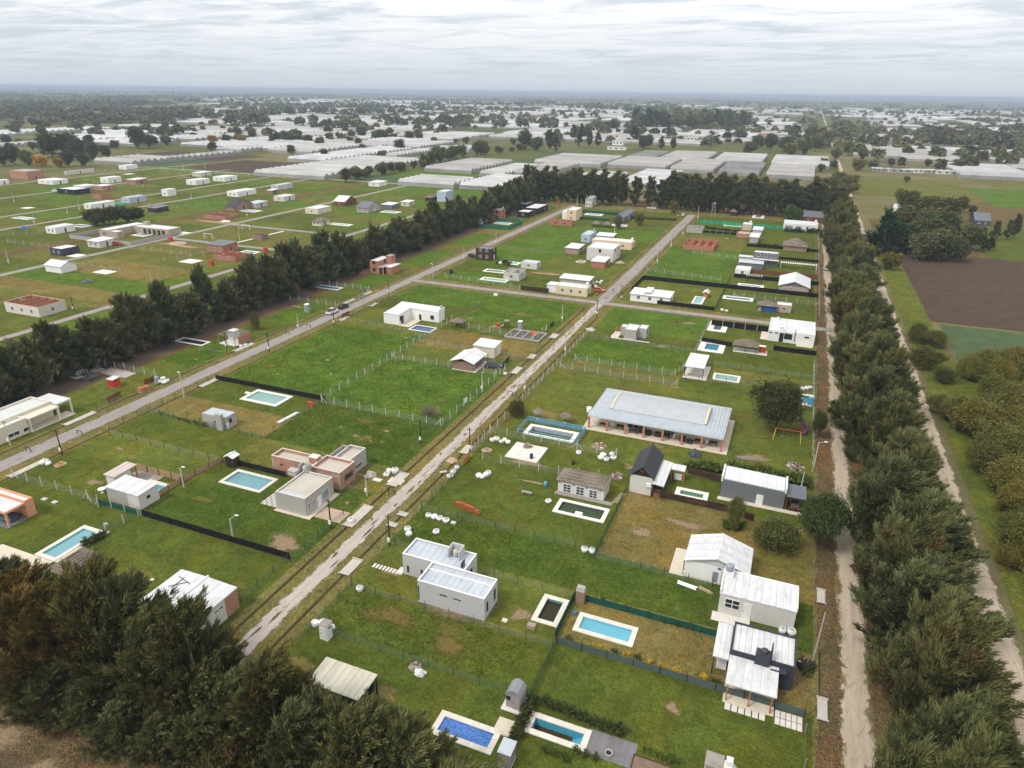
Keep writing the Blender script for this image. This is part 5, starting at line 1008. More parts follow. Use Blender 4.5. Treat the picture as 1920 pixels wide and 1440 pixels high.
xl,xr_,yf=U(*zD(1382,565))[0],U(*zD(1725,640))[0],U(*zD(1550,600))[1]; yb=yf+3.6; ht=2.35
part('wall',MB().box(xl,xr_,yf,yb,0,ht),OFFW,T); hip_thatch(T,(xl,xr_,yf,yb),ht-.05,ht+1.15,.25,4)
for a,b in[((1425,505),(1481,577)),((1522,525),(1579,601)),((1619,550),(1677,624))]:wpx(T,'f',yf,zD(*a),zD(*b),bars=(1,2))
for a in(1398,1500,1598,1700):u=onY(*zD(a,520+(a-1398)*.2),yf); part('wall_lamp',MB().box(u[0]-.05,u[0]+.05,yf-.12,yf-.004,1.7,1.95),FRAMEB,T)
hslab(T,(xl-.3,xr_+1.6,yf-1.0,yf-.02),WOODG,.12,'terrace')
T=thing('white_corner_house','white L-shaped house with pale sheet roof beside the dark blue pool','house',(-98,165,0))
xa=U(*zE(78,265))[0]; xb=U(*zE(195,280))[0]; ya=U(*zE(140,272))[1]; xc_=U(*zE(490,262))[0]; yb_=U(*zE(380,245))[1]; yc=U(*zE(538,240))[1]; xd=xc_+.05
yc=max(yc,yb_+3.5)
part('wall',MB().box(xa,xb,ya,yb_-.01,0,2.9).box(xa,xc_,yb_,yc,0,2.9),WHITE,T)
ro=slab_roof(T,[(xa-.05,ya-.05,2.95),(xb+.05,ya-.05,2.95),(xb+.05,yb_,3.2),(xa-.05,yb_,3.2)],ROOFG,0); slab_roof(T,[(xa-.05,yb_+.003,3.2),(xc_+.1,yb_+.003,3.0),(xc_+.1,yc+.1,3.5),(xa-.05,yc+.1,3.6)],ROOFW,11)
sheets(ro,[(xa-.04,ya-.04,2.96),(xb+.04,ya-.04,2.96),(xb+.04,yb_-.02,3.21),(xa-.04,yb_-.02,3.21)],5,ROOFW,.03)
part('parapet',MB().box(xc_+.02,xc_+.16,yb_-.05,yc+.05,2.6,3.75),WHITE,T)
for a,b in[((198,212),(213,248)),]:wpx(T,'f',ya,zE(*a),zE(*b),frame=FRAMEB)
win(T,'s',xb,ya+1.0,ya+2.4,.2,2.3,frame=FRAMEB,bars=(1,0)); dpx(T,'f',yb_,zE(343,198),zE(362,250),BLACKP); wpx(T,'f',yb_,zE(428,205),zE(455,238),bars=(1,0),frame=FRAMEB); hslab(T,(xb+.05,xb+3.4,ya-.5,yb_-.02),TILEC,.1,'terrace'); tank(T,xc_-.6,yc-.6,3.4,.4,.8)
r=rect(zE(750,420),zE(900,452),zE(968,403),2.8); T=thing('cream_cottage','cream cottage with white single-pitch roof behind the brick cabin','house',center(r)); mono_vol(T,(r[0]+.15,r[1]-.15,r[2]+.15,r[3]-.15),2.55,2.85,PALECREAM,ROOFW,.18,8)
win(T,'s',r[1]-.15,r[2]+.9,r[2]+1.5,1.0,2.0); door(T,'s',r[1]-.15,r[2]+2.6,r[2]+3.4,.08,2.1); part('plinth',MB().box(r[0]+.1,r[1]-.08,r[2]+.08,r[3]-.1,.03,.14),SLABW,T)
xl,xr_,yf=U(*zE(600,605))[0],U(*zE(742,635))[0],U(*zE(670,620))[1]; yb=U(*zE(845,552))[1]
T=thing('brick_cabin','small red brick cabin with white gable roof beside the covered car','cabin',((xl+xr_)/2,(yf+yb)/2,0)); gable_vol(T,(xl,xr_,yf,yb-1.0),2.3,3.1,BRICKD,ROOFW,.55,'y',8,BLACKP)
door(T,'s',xr_,yf+2.0,yf+2.7,.1,1.95,WOODR); win(T,'s',xr_,yf+.5,yf+1.2,.9,1.8); part('plinth',MB().box(xl-.2,xr_+.8,yf-.2,yb,.03,.14),SLABW,T); posts(T,[(xr_+.6,yb-.2),(xr_+.6,yf+2.8)],.14,2.1,.05,WOODD)
r=rect((1283.7,685),(1320,692),(1330.7,667.5),2.7); T=thing('white_carport','open carport with white sheet roof on dark posts beside the narrow pool','carport',center(r)); slab_roof(T,[(r[0],r[2],2.65),(r[1],r[2],2.65),(r[1],r[3],2.85),(r[0],r[3],2.85)],ROOFW,6); posts(T,[(r[0]+.2,r[2]+.2),(r[1]-.2,r[2]+.2),(r[1]-.2,r[3]-.2),(r[0]+.2,r[3]-.2)],.08,2.55,.08,STEELD); hslab(T,(r[0]-.1,r[1]+.7,r[2]-.6,r[3]-.3)); part('bench',MB().box(r[0]+.8,r[1]-.6,r[2]+.8,r[2]+1.3,.125,.6),WOODG,T); part('grill_wall',MB().box(r[0]+.9,r[1]-.9,r[3]-1.0,r[3]-.7,.125,1.8),CEM,T)
r=rect((1172,615.5),(1201,622),(1224,611),2.8); T=thing('cement_house','raw grey cement house with white roofs on a dirt lot by the dirt street','house',center(r))
flat_vol(T,(r[0],r[1]-2.2,r[2],r[3]-.5),2.8,CEM,ROOFW,parap=.08); flat_vol(T,(r[1]-2.18,r[1],r[2]+2.6,r[3]+.4),2.7,CEM,ROOFW,parap=.08); flat_vol(T,(r[0]-1.6,r[0]-.02,r[3]-3.0,r[3]-.6),2.5,CEM,ROOFW,parap=.08); hslab(T,(r[0]-3.5,r[1]+1.6,r[2]-.6,r[2]-.02)); hslab(T,(r[0]-3.6,r[0]-1.65,r[2]+.02,r[3]-.5),None,.11)
win(T,'s',r[1]-2.2,r[2]+.6,r[2]+1.2,1.2,1.9,**SLOT); win(T,'s',r[1],r[2]+3.2,r[2]+3.8,1.2,2.0,**SLOT)
fx=r[0]-2.6; P_=thing('steel_gantry','dark red steel frame standing beside the cement house','frame',(fx,r[2]+1,0)); posts(P_,[(fx,r[2]+.4),(fx,r[2]+3)],.12,2.3,.05,RED); part('beam',MB().box(fx-.05,fx+.05,r[2]+.3,r[2]+3.1,2.303,2.4),RED,P_); part('beam',MB().box(fx+.053,fx+2.2,r[2]+.35,r[2]+.45,2.305,2.4),RED,P_)
xl,xr_,yf=U(*zF(1437,290))[0],U(*zF(1780,378))[0],U(*zF(1600,334))[1]; yb=U(1529,603.5,3.1)[1]
yb=max(yb,yf+5)
T=thing('white_modern_house','white flat-roofed house with narrow black windows at the sandy lane','house',((xl+xr_)/2,(yf+yb)/2,0)); flat_vol(T,(xl,xr_,yf,yb),3.0,WHITE,ROOFW,parap=.22,sheetn=12)
for a,b in[((1450,247),(1472,257)),((1492,252),(1514,262)),((1565,258),(1578,304)),((1583,262),(1596,306)),((1602,266),(1617,309)),((1714,284),(1747,299))]:wpx(T,'f',yf,zF(*a),zF(*b),**SLOT)
dpx(T,'f',yf,zF(1529,255),zF(1553,302),BLACKP); cx=xl+(xr_-xl)*.28; chimney(T,cx,yf+1.0,1.0,.9,2.8,3.9,WHITE); chimney(T,xl+(xr_-xl)*.16,yb-1.2,.6,.6,2.8,3.8,WHITE,FRAMEB); part('flue',MB().bar((xl+(xr_-xl)*.58,yf-.1,.6),(xl+(xr_-xl)*.58,yf-.1,3.9),.09),STEELD,T)
hslab(T,(xl-1.8,xl-.03,yf+.2,yb-.5),TILEC); hslab(T,(xr_-4.2,xr_-.1,yf-2.0,yf-.03),TILEC,.11,'terrace')
a_,b_=U(*zF(1182,398)),U(*zF(1350,412)); T=thing('thatched_shelter','open shelter with wide thatched hip roof beside the orange grill','shelter',((a_[0]+b_[0])/2,a_[1]+1.4,0)); rr=(a_[0],b_[0],(a_[1]+b_[1])/2,(a_[1]+b_[1])/2+3.0); hslab(T,(rr[0]-.2,rr[1]+2.6,rr[2]-.4,rr[3])); posts(T,[(rr[0]+.2,rr[2]+.1),((rr[0]+rr[1])/2,rr[2]+.1),(rr[1]-.1,rr[2]+.1),(rr[1]-.1,rr[3]-.2),(rr[0]+.2,rr[3]-.2)],.12,1.9,.08,WOODD); hip_thatch(T,rr,1.85,3.0,.35,4)
x,y=rr[1]+1.2,rr[2]+1.6; T=thing('grill_oven','orange-red masonry grill beside the thatched shelter','grill',(x,y,0)); part('back_wall',MB().box(x-.8,x+.95,y+.3,y+.5,.125,1.7),ORANGE,T); part('side_wall',MB().box(x-.8,x-.6,y-.4,y+.298,.125,1.7),ORANGE,T); part('side_wall',MB().box(x+.2,x+.4,y-.4,y+.298,.125,1.7),ORANGE,T); part('side_wall',MB().box(x+.75,x+.95,y-.9,y+.298,.125,1.9),ORANGE,T); part('hood',MB().box(x-.85,x+1.0,y-.42,y+.52,1.703,1.85),WHITE,T); part('counter',MB().box(x-.598,x+.198,y-.3,y+.298,.8,.9),BRICKD,T)
xl,xr_,yf=U(*zH(1527,865))[0],U(*zH(1700,905))[0],U(*zH(1610,885))[1]; yb=U(*zH(1795,862))[1]
T=thing('block_hut','small grey cement-block hut with a broad chimney at the lot corner','hut',((xl+xr_)/2,(yf+yb)/2,0)); w_,ro=flat_vol(T,(xl,xr_,yf,yb),2.5,CINDER,ROOFG,parap=.1,sheetn=6); chimney(T,xr_-1.0,yf-.35,1.35,.66,0,3.2,CINDER); wpx(T,'f',yf,zH(1608,835),zH(1665,862),bars=(2,0),frame=FRAMEB); win(T,'s',xr_,yf+1.0,yf+1.6,1.0,1.9,frame=FRAMEB); door(T,'s',xr_,yf+.1,yf+.7,.08,1.4)
T=thing('unfinished_brick_house','large unfinished house of brick and cement with bare flat roofs','house',(-66,86,0))
xm_=U(*zG(830,850),3.2)[0]; yf=U(*zG(1040,1040))[1]; xr_=U(*zG(1040,1040))[0]; xl=U(*zG(515,775),3.2)[0]; yb1=U(*zG(600,720),3.2)[1]; xr2=U(*zG(1222,720),3.2)[0]; yb2=U(*zG(1222,720),3.2)[1]; yl=U(*zG(515,775),3.2)[1]; ybk=U(*zG(915,660),3.6)[1]
flat_vol(T,(xl,xm_-.02,yl,yb1),3.2,BRICKP,LIMEW,parap=.55,cap=plain('pale cement coping',(.62,.58,.53),.1,1,.9)); flat_vol(T,(xm_,xr_,yf,yf+4.2),3.25,BRICKP,LIMEW,parap=.5,cap=plain('pale cement coping',(.62,.58,.53))); flat_vol(T,(xm_+1.4,xr2,yf+4.22,yb2),3.2,CEM,LIMEW,parap=.5,cap=plain('pale cement coping',(.62,.58,.53)))
part('yard_wall',MB().box(xm_+.6,xm_+.76,yf+4.24,ybk,0,3.5).box(xm_+.765,xr2-3,ybk-.16,ybk,0,3.5),CEM,T); chimney(T,xm_-.8,yl+1.5,1.5,1.2,2.6,3.9,BRICKP,plain('pale cement coping',(.62,.58,.53)))
for xx in(xl+.01,(xl+xm_)/2,xm_-.3):part('cement_column',MB().box(xx,xx+.25,yl-.03,yl-.002,.05,2.7),CEM,T)
for xx in(xm_+.1,xr_-.28):part('cement_column',MB().box(xx,xx+.25,yf-.03,yf-.002,.05,2.75),CEM,T)
part('cement_beam',MB().box(xm_+.36,xr_-.29,yf-.028,yf-.002,2.3,2.6),CEM,T); win(T,'s',xr_,yf+1.0,yf+3.6,1.0,2.3,frame=BRICKD,bars=(0,0),fw=.2); wpx(T,'s',xr2,zG(1138,870),zG(1190,838),**SLOT); win(T,'f',yl,xl+1.6,xl+2.2,1.7,2.0,**SLOT)
T=thing('taupe_house','taupe flat-roofed house with white door beside a chequered patio','house',(-62,76,0)); r=rect(zG(545,1050),zG(770,1105),zG(970,940),3.1); x0,x1,y0,y1=r
flat_vol(T,r,3.15,TAUPE,LIMEW,parap=.22,cap=plain('pale taupe coping',(.62,.59,.54),.05)); part('roof_band',MB().box(x0+.2,x1-.2,y0+.2,y0+1.0,2.935,2.98),ROOFG,T)
dpx(T,'s',x1,zG(861,1145),zG(886,1068));
for a,b in[((898,1088),(912,1045)),((914,1082),(926,1038)),((928,1076),(941,1030)),((790,1180),(804,1130)),((828,1160),(840,1118))]:
 u0,u1=onX(*zG(*a),x1),onX(*zG(*b),x1); win(T,'s',x1,min(u0[0],u1[0]),max(u0[0],u1[0]),.5,2.1,frame=FRAMEW,pane=PANEB,bars=(0,0),fw=.05)
cx,cy=U(*zG(680,890),3.6); chimney(T,cx,cy,1.5,1.0,2.9,3.7,TAUPE); cx,cy=U(*zG(765,850),4.0); part('tank_tower',MB().box(cx-.8,cx-.65,cy-.6,cy+.6,2.5,4.2).box(cx+.55,cx+.7,cy-.6,cy+.6,2.5,4.2).box(cx-.645,cx+.545,cy+.45,cy+.6,2.5,4.2),TAUPE,T); tank(T,cx,cy,2.95,.42,.95,plain('cement tank',(.50,.46,.42)))
hslab(T,(x0-.3,x1+.9,y0-.6,y0-.02),TILEC,.1,'path'); hslab(T,(x1+.02,x1+.9,y0-.01,y1+.3),TILEC,.1,'path')
px0,py0=x0-3.6,y0+.2
for i in range(7):
 for j in range(8):
  part('paver',MB().box(px0+i*.5,px0+i*.5+.42,py0+j*.5,py0+j*.5+.42,.03,.07),SLABW if(i+j)%2 else plain('grey paver',(.42,.40,.38),.1,1,.9),T)
a_=U(*zG(1180,1190)); b_=U(*zG(960,1120)); sheet('brick_path',x1+1.0,-56.3,y0+.4,y0+3.4,.06,soil('crushed brick',(.44,.33,.25)))
x,y=U(*zG(205,865)); T=thing('kiosk','dark timber kiosk with small white gable roof by the black screen','kiosk',(x,y,0)); gable_vol(T,(x-.9,x+.9,y,y+1.5),1.9,2.25,WOODD,ROOFW,.15,'y'); door(T,'f',y,x-.4,x+.4,.05,1.7,BLACKP)
xl,yf=U(*zI(820,395)); xr_=U(*zI(1055,468))[0]; yf=(yf+U(*zI(1055,468))[1])/2; yb=U(*zI(1160,367))[1]
T=thing('grey_block_house','grey block house with white sheet roof beside the beige screen','house',((xl+xr_)/2,(yf+yb)/2,0)); part('wall',MB().box(xl,xr_-2.4,yf,yb,0,2.5),CINDER,T); part('wall',MB().box(xr_-2.397,xr_,yf,yb,0,2.5),OFFW,T); slab_roof(T,[(xl-.1,yf-.1,2.62),(xr_+.1,yf-.1,2.55),(xr_+.1,yb+.1,2.66),(xl-.1,yb+.1,2.7)],ROOFWD,7); win(T,'s',xr_,yf+1.4,yf+2.0,1.2,1.7,**SLOT)
r=rect(zI(770,195),zI(862,218),zI(1020,122),2.7); T=thing('timber_pergola','pergola with pale pink roof and timber post above a block kitchen','pergola',center(r)); slab_roof(T,[(r[0],r[2],2.6),(r[1],r[2],2.6),(r[1],r[3],2.7),(r[0],r[3],2.7)],metal('pale pink roof',(.62,.52,.47),.2),5); part('wall',MB().box(r[0]+.2,r[1]-.3,r[2]+.2,r[2]+3.2,0,2.45),OFFW,T); posts(T,[(r[1]-.2,r[3]-.2),(r[0]+.3,r[3]-.2)],.04,2.5,.1,WOODO); part('counter',MB().box(r[0]+.6,r[1]-.5,r[2]+3.3,r[2]+3.9,.04,.9),WOODG,T); sheet('timber_deck',r[0]-.2,r[1]+3.2,r[2]+3.2,r[3]+2.0,.06,WOODG)
xr_,yf=U(*zI(215,525))[0],U(*zI(75,605))[1]; T=thing('salmon_house','salmon-coloured flat house with an open porch cut by the frame edge','house',(xr_-3,yf+3,0)); yb=U(*zI(150,340),2.9)[1]
ym_=(yf+yb)/2; flat_vol(T,(xr_-9,xr_,yf+3.0,yb),2.9,SALMON,ROOFW,parap=.3); posts(T,[(xr_-.2,yf+.2),(xr_-3.4,yf+.2)],.04,2.6,.13,SALMON); slab_roof(T,[(xr_-9,yf,2.62),(xr_,yf,2.62),(xr_,yf+2.98,2.62),(xr_-9,yf+2.98,2.62)],SALMON,0,.3,'porch_roof'); part('roof_membrane',MB().box(xr_-8.8,xr_-.2,yf+.2,yf+2.8,2.623,2.66),ROOFW,T); hslab(T,(xr_-9,xr_+.1,yf-.2,yf+2.9),SLATE)
F_=thing('motorcycle_heap','dark covered goods stored in the salmon porch','goods',(xr_-1.6,yf+1.6,0)); part('tarp',MB().lathe([(1.1,0),(1.0,.5),(.6,.9),(.1,1.1)],10,(xr_-1.7,yf+1.6,.13),.15),TARP,F_)
xr_,yb=U(*zI(1775,1175)); yf=U(*zI(1578,1352))[1]; T=thing('weathered_roof_house','house with broad weathered white roof behind the near windbreak','house',(xr_-4,(yf+yb)/2,0)); xl=U(*zI(1340,928),3.2)[0]; yb2=(yb+U(*zI(1755,1055),3.2)[1])/2; xr_=U(*zI(1755,1055),3.2)[0]; yf2=U(*zI(1370,1365),3.2)[1]
part('wall',MB().box(xl,xr_,yf2,yb2,0,3.05),OFFW,T); part('block_panel',MB().box(xr_+.003,xr_+.03,yb2-2.0,yb2,.05,3.0),BRICKP,T); xm_=(xl+xr_)/2-.2
slab_roof(T,[(xl-.15,yf2-.1,3.12),(xm_-.12,yf2-.1,3.25),(xm_-.12,yb2+.1,3.25),(xl-.15,yb2+.1,3.12)],ROOFW,5); slab_roof(T,[(xm_+.12,yf2-.1,3.25),(xr_+.15,yf2-.1,3.12),(xr_+.15,yb2+.1,3.12),(xm_+.12,yb2+.1,3.25)],ROOFWD,4)
part('roof_gutter',MB().box(xm_-.11,xm_+.11,yf2-.1,yb2+.25,3.0,3.42),FRAMEW,T); wpx(T,'s',xr_,zI(1605,1252),zI(1672,1172),bars=(1,0)); part('vent',MB().box(xr_+.004,xr_+.05,yf2+1.6,yf2+2.0,1.5,1.8),FRAMEB,T)
for i,(a,b) in enumerate([((.2,.2),(2.6,.8)),((.5,2.2),(2.2,.6)),((1.0,.1),(1.2,2.4))]):part('cable',MB().bar((xl+a[0]+.6,yb2-1-a[1],3.30),(xl+b[0]+.6,yb2-1-b[1],3.34),.04),STEELD,T)
xl,xr_=U(*zI(420,925),2.0)[0],U(*zI(690,790),2.0)[0]; yv=U(*zI(560,850),1.9); T=thing('thatched_carport','open carport under a wide thatched roof beside the lap pool','carport',(*U(*zI(560,870)),0))
ca,cb=U(*zI(418,905),1.9),U(*zI(705,765),1.9); cc=U(*zI(580,728),2.3); rr=(min(ca[0],cb[0]),cb[0],ca[1],cb[1])
x_,y_=U(*zI(555,840),2.2); rr=(x_-1.55,x_+1.55,y_-2.3,y_+2.3); hip_thatch(T,rr,1.95,3.0,.25,5); posts(T,[(rr[0]+.1,rr[2]+.1),(rr[1]-.1,rr[2]+.1),(rr[1]-.1,rr[3]-.1),(rr[0]+.1,rr[3]-.1)],.03,1.95,.10,WOODD,sq=False); THATCH_CAR=(x_,y_)
sheet('pool_terrace',PR[14][0]-6.5,PR[14][1]-.2,PR[14][2]-9,PR[14][2]-.05,.07,TILEC); sheet('pool_terrace',PR[14][1]+.03,PR[14][1]+.9,PR[14][2],PR[14][3]+.3,.07,TILEC)
r=rect((572.5,1278.7),(672,1311),(710,1267.5),2.7); T=thing('cream_roofed_shelter','open shelter with cream sheet roof beside the near windbreak','shelter',center(r)); y1_=(r[3]+U(608,1231,2.7)[1])/2
slab_roof(T,[(r[0],r[2],2.6),(r[1],r[2],2.6),(r[1],y1_,2.8),(r[0],y1_,2.8)],ROOFC,9); posts(T,[(r[0]+.15,r[2]+.15),(r[1]-.15,r[2]+.15),(r[1]-.15,y1_-.15),(r[0]+.15,y1_-.15),((r[0]+r[1])/2,r[2]+.15)],.03,2.5,.07,STEELD); part('back_wall',MB().box(r[0]+.3,r[1]-.3,y1_-.5,y1_-.35,.03,2.5),NAVY,T); part('fascia',MB().box(r[0],r[1],r[2]-.04,r[2]-.01,2.35,2.55),STEELD,T)
xr_,yb=U(*zH(545,785)); yf=U(*zH(80,1010))[1]; T=thing('cream_flat_house','large cream flat-roofed house on the grey street with white roof','house',(xr_-5,78,0)); yb2=yb
xl=U(*zH(310,620),3.4)[0]; flat_vol(T,(xl,xr_-2.2,yf-12,yb2-2.2),3.3,PALECREAM,FOIL,parap=.4,cap=plain('white coping band',(.75,.72,.64),.05)); xs_=xr_-2.2
flat_vol(T,(xs_+.01,xr_,yf-12,yf+4.5),3.0,PALECREAM,FOIL,parap=.3,cap=plain('white coping band',(.75,.72,.64)))
for a,b in[((65,970),(142,905)),((178,925),(247,862))]:wpx(T,'s',xr_,zH(*a),zH(*b),bars=(1,0))
wpx(T,'s',xs_,zH(345,840),zH(405,795),bars=(1,0)); slab_roof(T,[(xs_+.02,yf+4.6,2.75),(xr_+.3,yf+4.6,2.75),(xr_+.3,yb2-2.4,2.75),(xs_+.02,yb2-2.4,2.75)],PALECREAM,0,.28,'portico_roof'); posts(T,[(xr_+.05,yf+4.9),(xr_+.05,yb2-2.7)],.04,2.5,.2,PALECREAM,'column'); hslab(T,(xs_+.02,xr_+.6,yf+4.55,yb2+.4),TILEC); slab_roof(T,[(xl+1,yb2-2.18,3.0),(xr_-.6,yb2-2.18,3.0),(xr_-.6,yb2+.8,3.0),(xl+1,yb2+.8,3.0)],FOIL,0,.3,'porch_roof'); posts(T,[(xr_-.8,yb2+.6),(xl+1.3,yb2+.6)],.04,2.7,.16,PALECREAM,'column')
xr_,yf=U(*zH(572,515)); xl=U(*zH(475,500))[0]; yb=U(*zH(722,440))[1]; T=thing('dark_thatched_cabin','dark grey cabin with thatched roof under the windbreak','cabin',((xl+xr_)/2,(yf+yb)/2,0)); part('wall',MB().box(xl,xr_,yf,yb,.1,2.0),SLATE,T); hip_thatch(T,(xl,xr_,yf,yb),2.0,2.9,.25,4); hslab(T,(xl-.3,xr_+1.0,yf-.5,yb+.4))
wpx(T,'s',xr_,zH(582,495),zH(622,448),bars=(1,0),pane=PANEB); wpx(T,'s',xr_,zH(655,470),zH(702,412),bars=(1,1)); sheet('grey_patio',xr_+1.02,xr_+3.4,yf,yb,.06,G['greygravel'])
a_=[U(*zH(735,480)),U(*zH(1010,490)),U(*zH(880,515)),U(*zH(835,440))]; X0,X1,Y0,Y1=a_[0][0],a_[1][0],a_[2][1],a_[3][1]; T=thing('brick_edged_patio','grey concrete patio edged with red brick beside the thatched cabin','patio',((X0+X1)/2,(Y0+Y1)/2,0)); part('slab',MB().box(X0+.3,X1,Y0+.3,Y1-.3,.045,.18),CEM,T); part('brick_edge',MB().box(X0,X0+.29,Y0,Y1,.045,.3).box(X0+.292,X1,Y0,Y0+.29,.045,.3).box(X0+.292,X1-2,Y1-.29,Y1,.045,.3),BRICK,T)
def booth(name,label,px,py,w,d,h,mat,roofm,over=.1,dm=None,z=lambda a,b:(a,b)):
 x,y=U(*z(px,py)); T=thing(name,label,'shed' if 'shed' in name or 'booth' in name else 'toilet',(x,y,0)); part('wall',MB().box(x-w/2,x+w/2,y,y+d,.04,h),mat,T); part('roof',MB().hexa([(x-w/2-over,y-over,h),(x+w/2+over,y-over,h),(x+w/2+over,y+d+over,h+.12),(x-w/2-over,y+d+over,h+.12)],[(x-w/2-over,y-over,h+.08),(x+w/2+over,y-over,h+.08),(x+w/2+over,y+d+over,h+.2),(x-w/2-over,y+d+over,h+.2)]),roofm,T); door(T,'f',y,x-w*.32,x+w*.32,.1,h-.15,dm or mat); part('vent',MB().box(x+w/2+.003,x+w/2+.03,y+d*.3,y+d*.7,h-.45,h-.25),FRAMEB,T); part('base',MB().box(x-w/2-.05,x+w/2+.05,y-.05,y+d+.05,.025,.039),SLABW,T); return T
booth('red_booth','small red timber booth with white roof on the cabin lawn',835,590,1.7,1.7,1.9,RED,ROOFW,.1,RED,zH); booth('portable_toilet','white portable toilet with brown roof beside the bulk bags',607.5,1200,1.1,1.1,2.0,WHITEPL,WOODG,.03,WHITEPL); booth('portable_toilet','grey portable toilet beside the concrete foundation',974,617,1.1,1.1,2.0,GREYPL,WHITEPL,.03,GREYPL); booth('portable_toilet','grey portable toilet on the lawn under the windbreak',574,585,1.2,1.2,2.1,GREYPL,WHITEPL,.03,GREYPL); booth('brick_shed','tiny brick shed with white roof beside the dark empty pool',313,639,1.7,1.5,1.8,BRICK,ROOFW,.1,BLACKP); booth('tool_shed','grey shed with ribbed roof at the foot of the covered pool',945,1440,1.2,1.5,1.9,plain('grey cladding',(.26,.25,.25)),ROOFG,.1); booth('wooden_shed','grey timber shed beside the white outdoor oven',1334,1462,1.5,1.4,1.7,WOODG,WOODG,.1)
x,y=U(*zJ(1335,850)); T=thing('garden_shed','grey plastic garden shed with gambrel roof on a small slab','shed',(x,y,0)); w_=.80; part('wall',MB().box(x-w_,x+w_,y,y+1.7,.15,2.0),plain('taupe plastic',(.34,.31,.30),.05),T); m=MB(); pr_=[(-w_-.06,1.95),(-w_*.62,2.45),(0,2.65),(w_*.62,2.45),(w_+.06,1.95)]
for xx,z_ in pr_:m.v+=[(x+xx,y-.06,z_),(x+xx,y+1.76,z_)]
for i in range(4):m.f.append((2*i,2*i+2,2*i+3,2*i+1))
m.f+=[(0,8,6,4,2),(1,3,5,7,9),(0,1,9,8)]; part('roof',m,plain('grey shed roof',(.25,.255,.28),.08),T); door(T,'f',y,x-.05,x+.7,.17,1.85,plain('taupe plastic',(.34,.31,.30))); win(T,'f',y,x-.75,x-.3,1.2,1.7,frame=FRAMEB); hslab(T,(x-1.2,x+1.2,y-.5,y+1.9),SLABW,.148)
x,y=U(*zB(405,360)); T=thing('brick_chimney_grill','red brick grill pillar with grey cement hood at the green screen','grill',(x,y,0)); part('pillar',MB().box(x-.55,x+.55,y,y+.8,.03,1.9),BRICKD,T); part('hood',MB().hexa([(x-.6,y-.05,1.903),(x+.6,y-.05,1.903),(x+.6,y+.85,1.903),(x-.6,y+.85,1.903)],[(x-.5,y+.1,2.45),(x+.5,y+.1,2.45),(x+.5,y+.7,2.45),(x-.5,y+.7,2.45)]),CEM,T)
x,y=U(1361,1470); T=thing('outdoor_oven','white outdoor oven with tapered chimney at the bottom of the picture','oven',(x,y,0)); part('body',MB().hexa([(x-.8,y,.03),(x+.8,y,.03),(x+.8,y+1.1,.03),(x-.8,y+1.1,.03)],[(x-.8,y,1.2),(x+.8,y,1.2),(x+.8,y+1.1,1.2),(x-.8,y+1.1,1.2)]),WHITE,T); part('hood',MB().hexa([(x-.8,y,1.203),(x+.8,y,1.203),(x+.8,y+1.1,1.203),(x-.8,y+1.1,1.203)],[(x-.3,y+.3,2.0),(x+.3,y+.3,2.0),(x+.3,y+.9,2.0),(x-.3,y+.9,2.0)]),WHITE,T); part('chimney',MB().box(x-.3,x+.3,y+.3,y+.9,2.003,2.6),WHITE,T); part('fire_opening',MB().box(x-.4,x+.4,y-.03,y-.003,.5,1.1),FRAMEB,T)
x,y=U(1141,1415); T=thing('fire_bowl','dark round fire bowl on the grey gravel','fire pit',(x,y,0)); part('bowl',MB().lathe([(.38,.03),(.42,.2),(.42,.32),(.32,.32),(.28,.16)],14,(x,y,.03)),CEM,T); part('ash',MB().lathe([(.28,.2),(.05,.24)],10,(x,y,.02)),BLACKP,T)
sheet('gravel_yard',U(1097,1390)[0],U(1190,1420)[0],U(1190,1445)[1],PR[2][3]+.3,.044,G['greygravel'])
x0,y0=U(1188,1418); x1,_=U(1290,1440); T=thing('raised_bed','raised garden bed edged with timber near the fire bowl','garden bed',(x0,y0-1,0)); part('edging',MB().box(x0,x0+.1,y0-2.4,y0,.03,.4).box(x0+.102,x1,y0-.1,y0,.03,.4).box(x1-.1,x1,y0-2.4,y0-.102,.03,.4),WOODD,T); part('earth',MB().box(x0+.105,x1-.105,y0-2.4,y0-.105,.03,.32),SOILM,T)
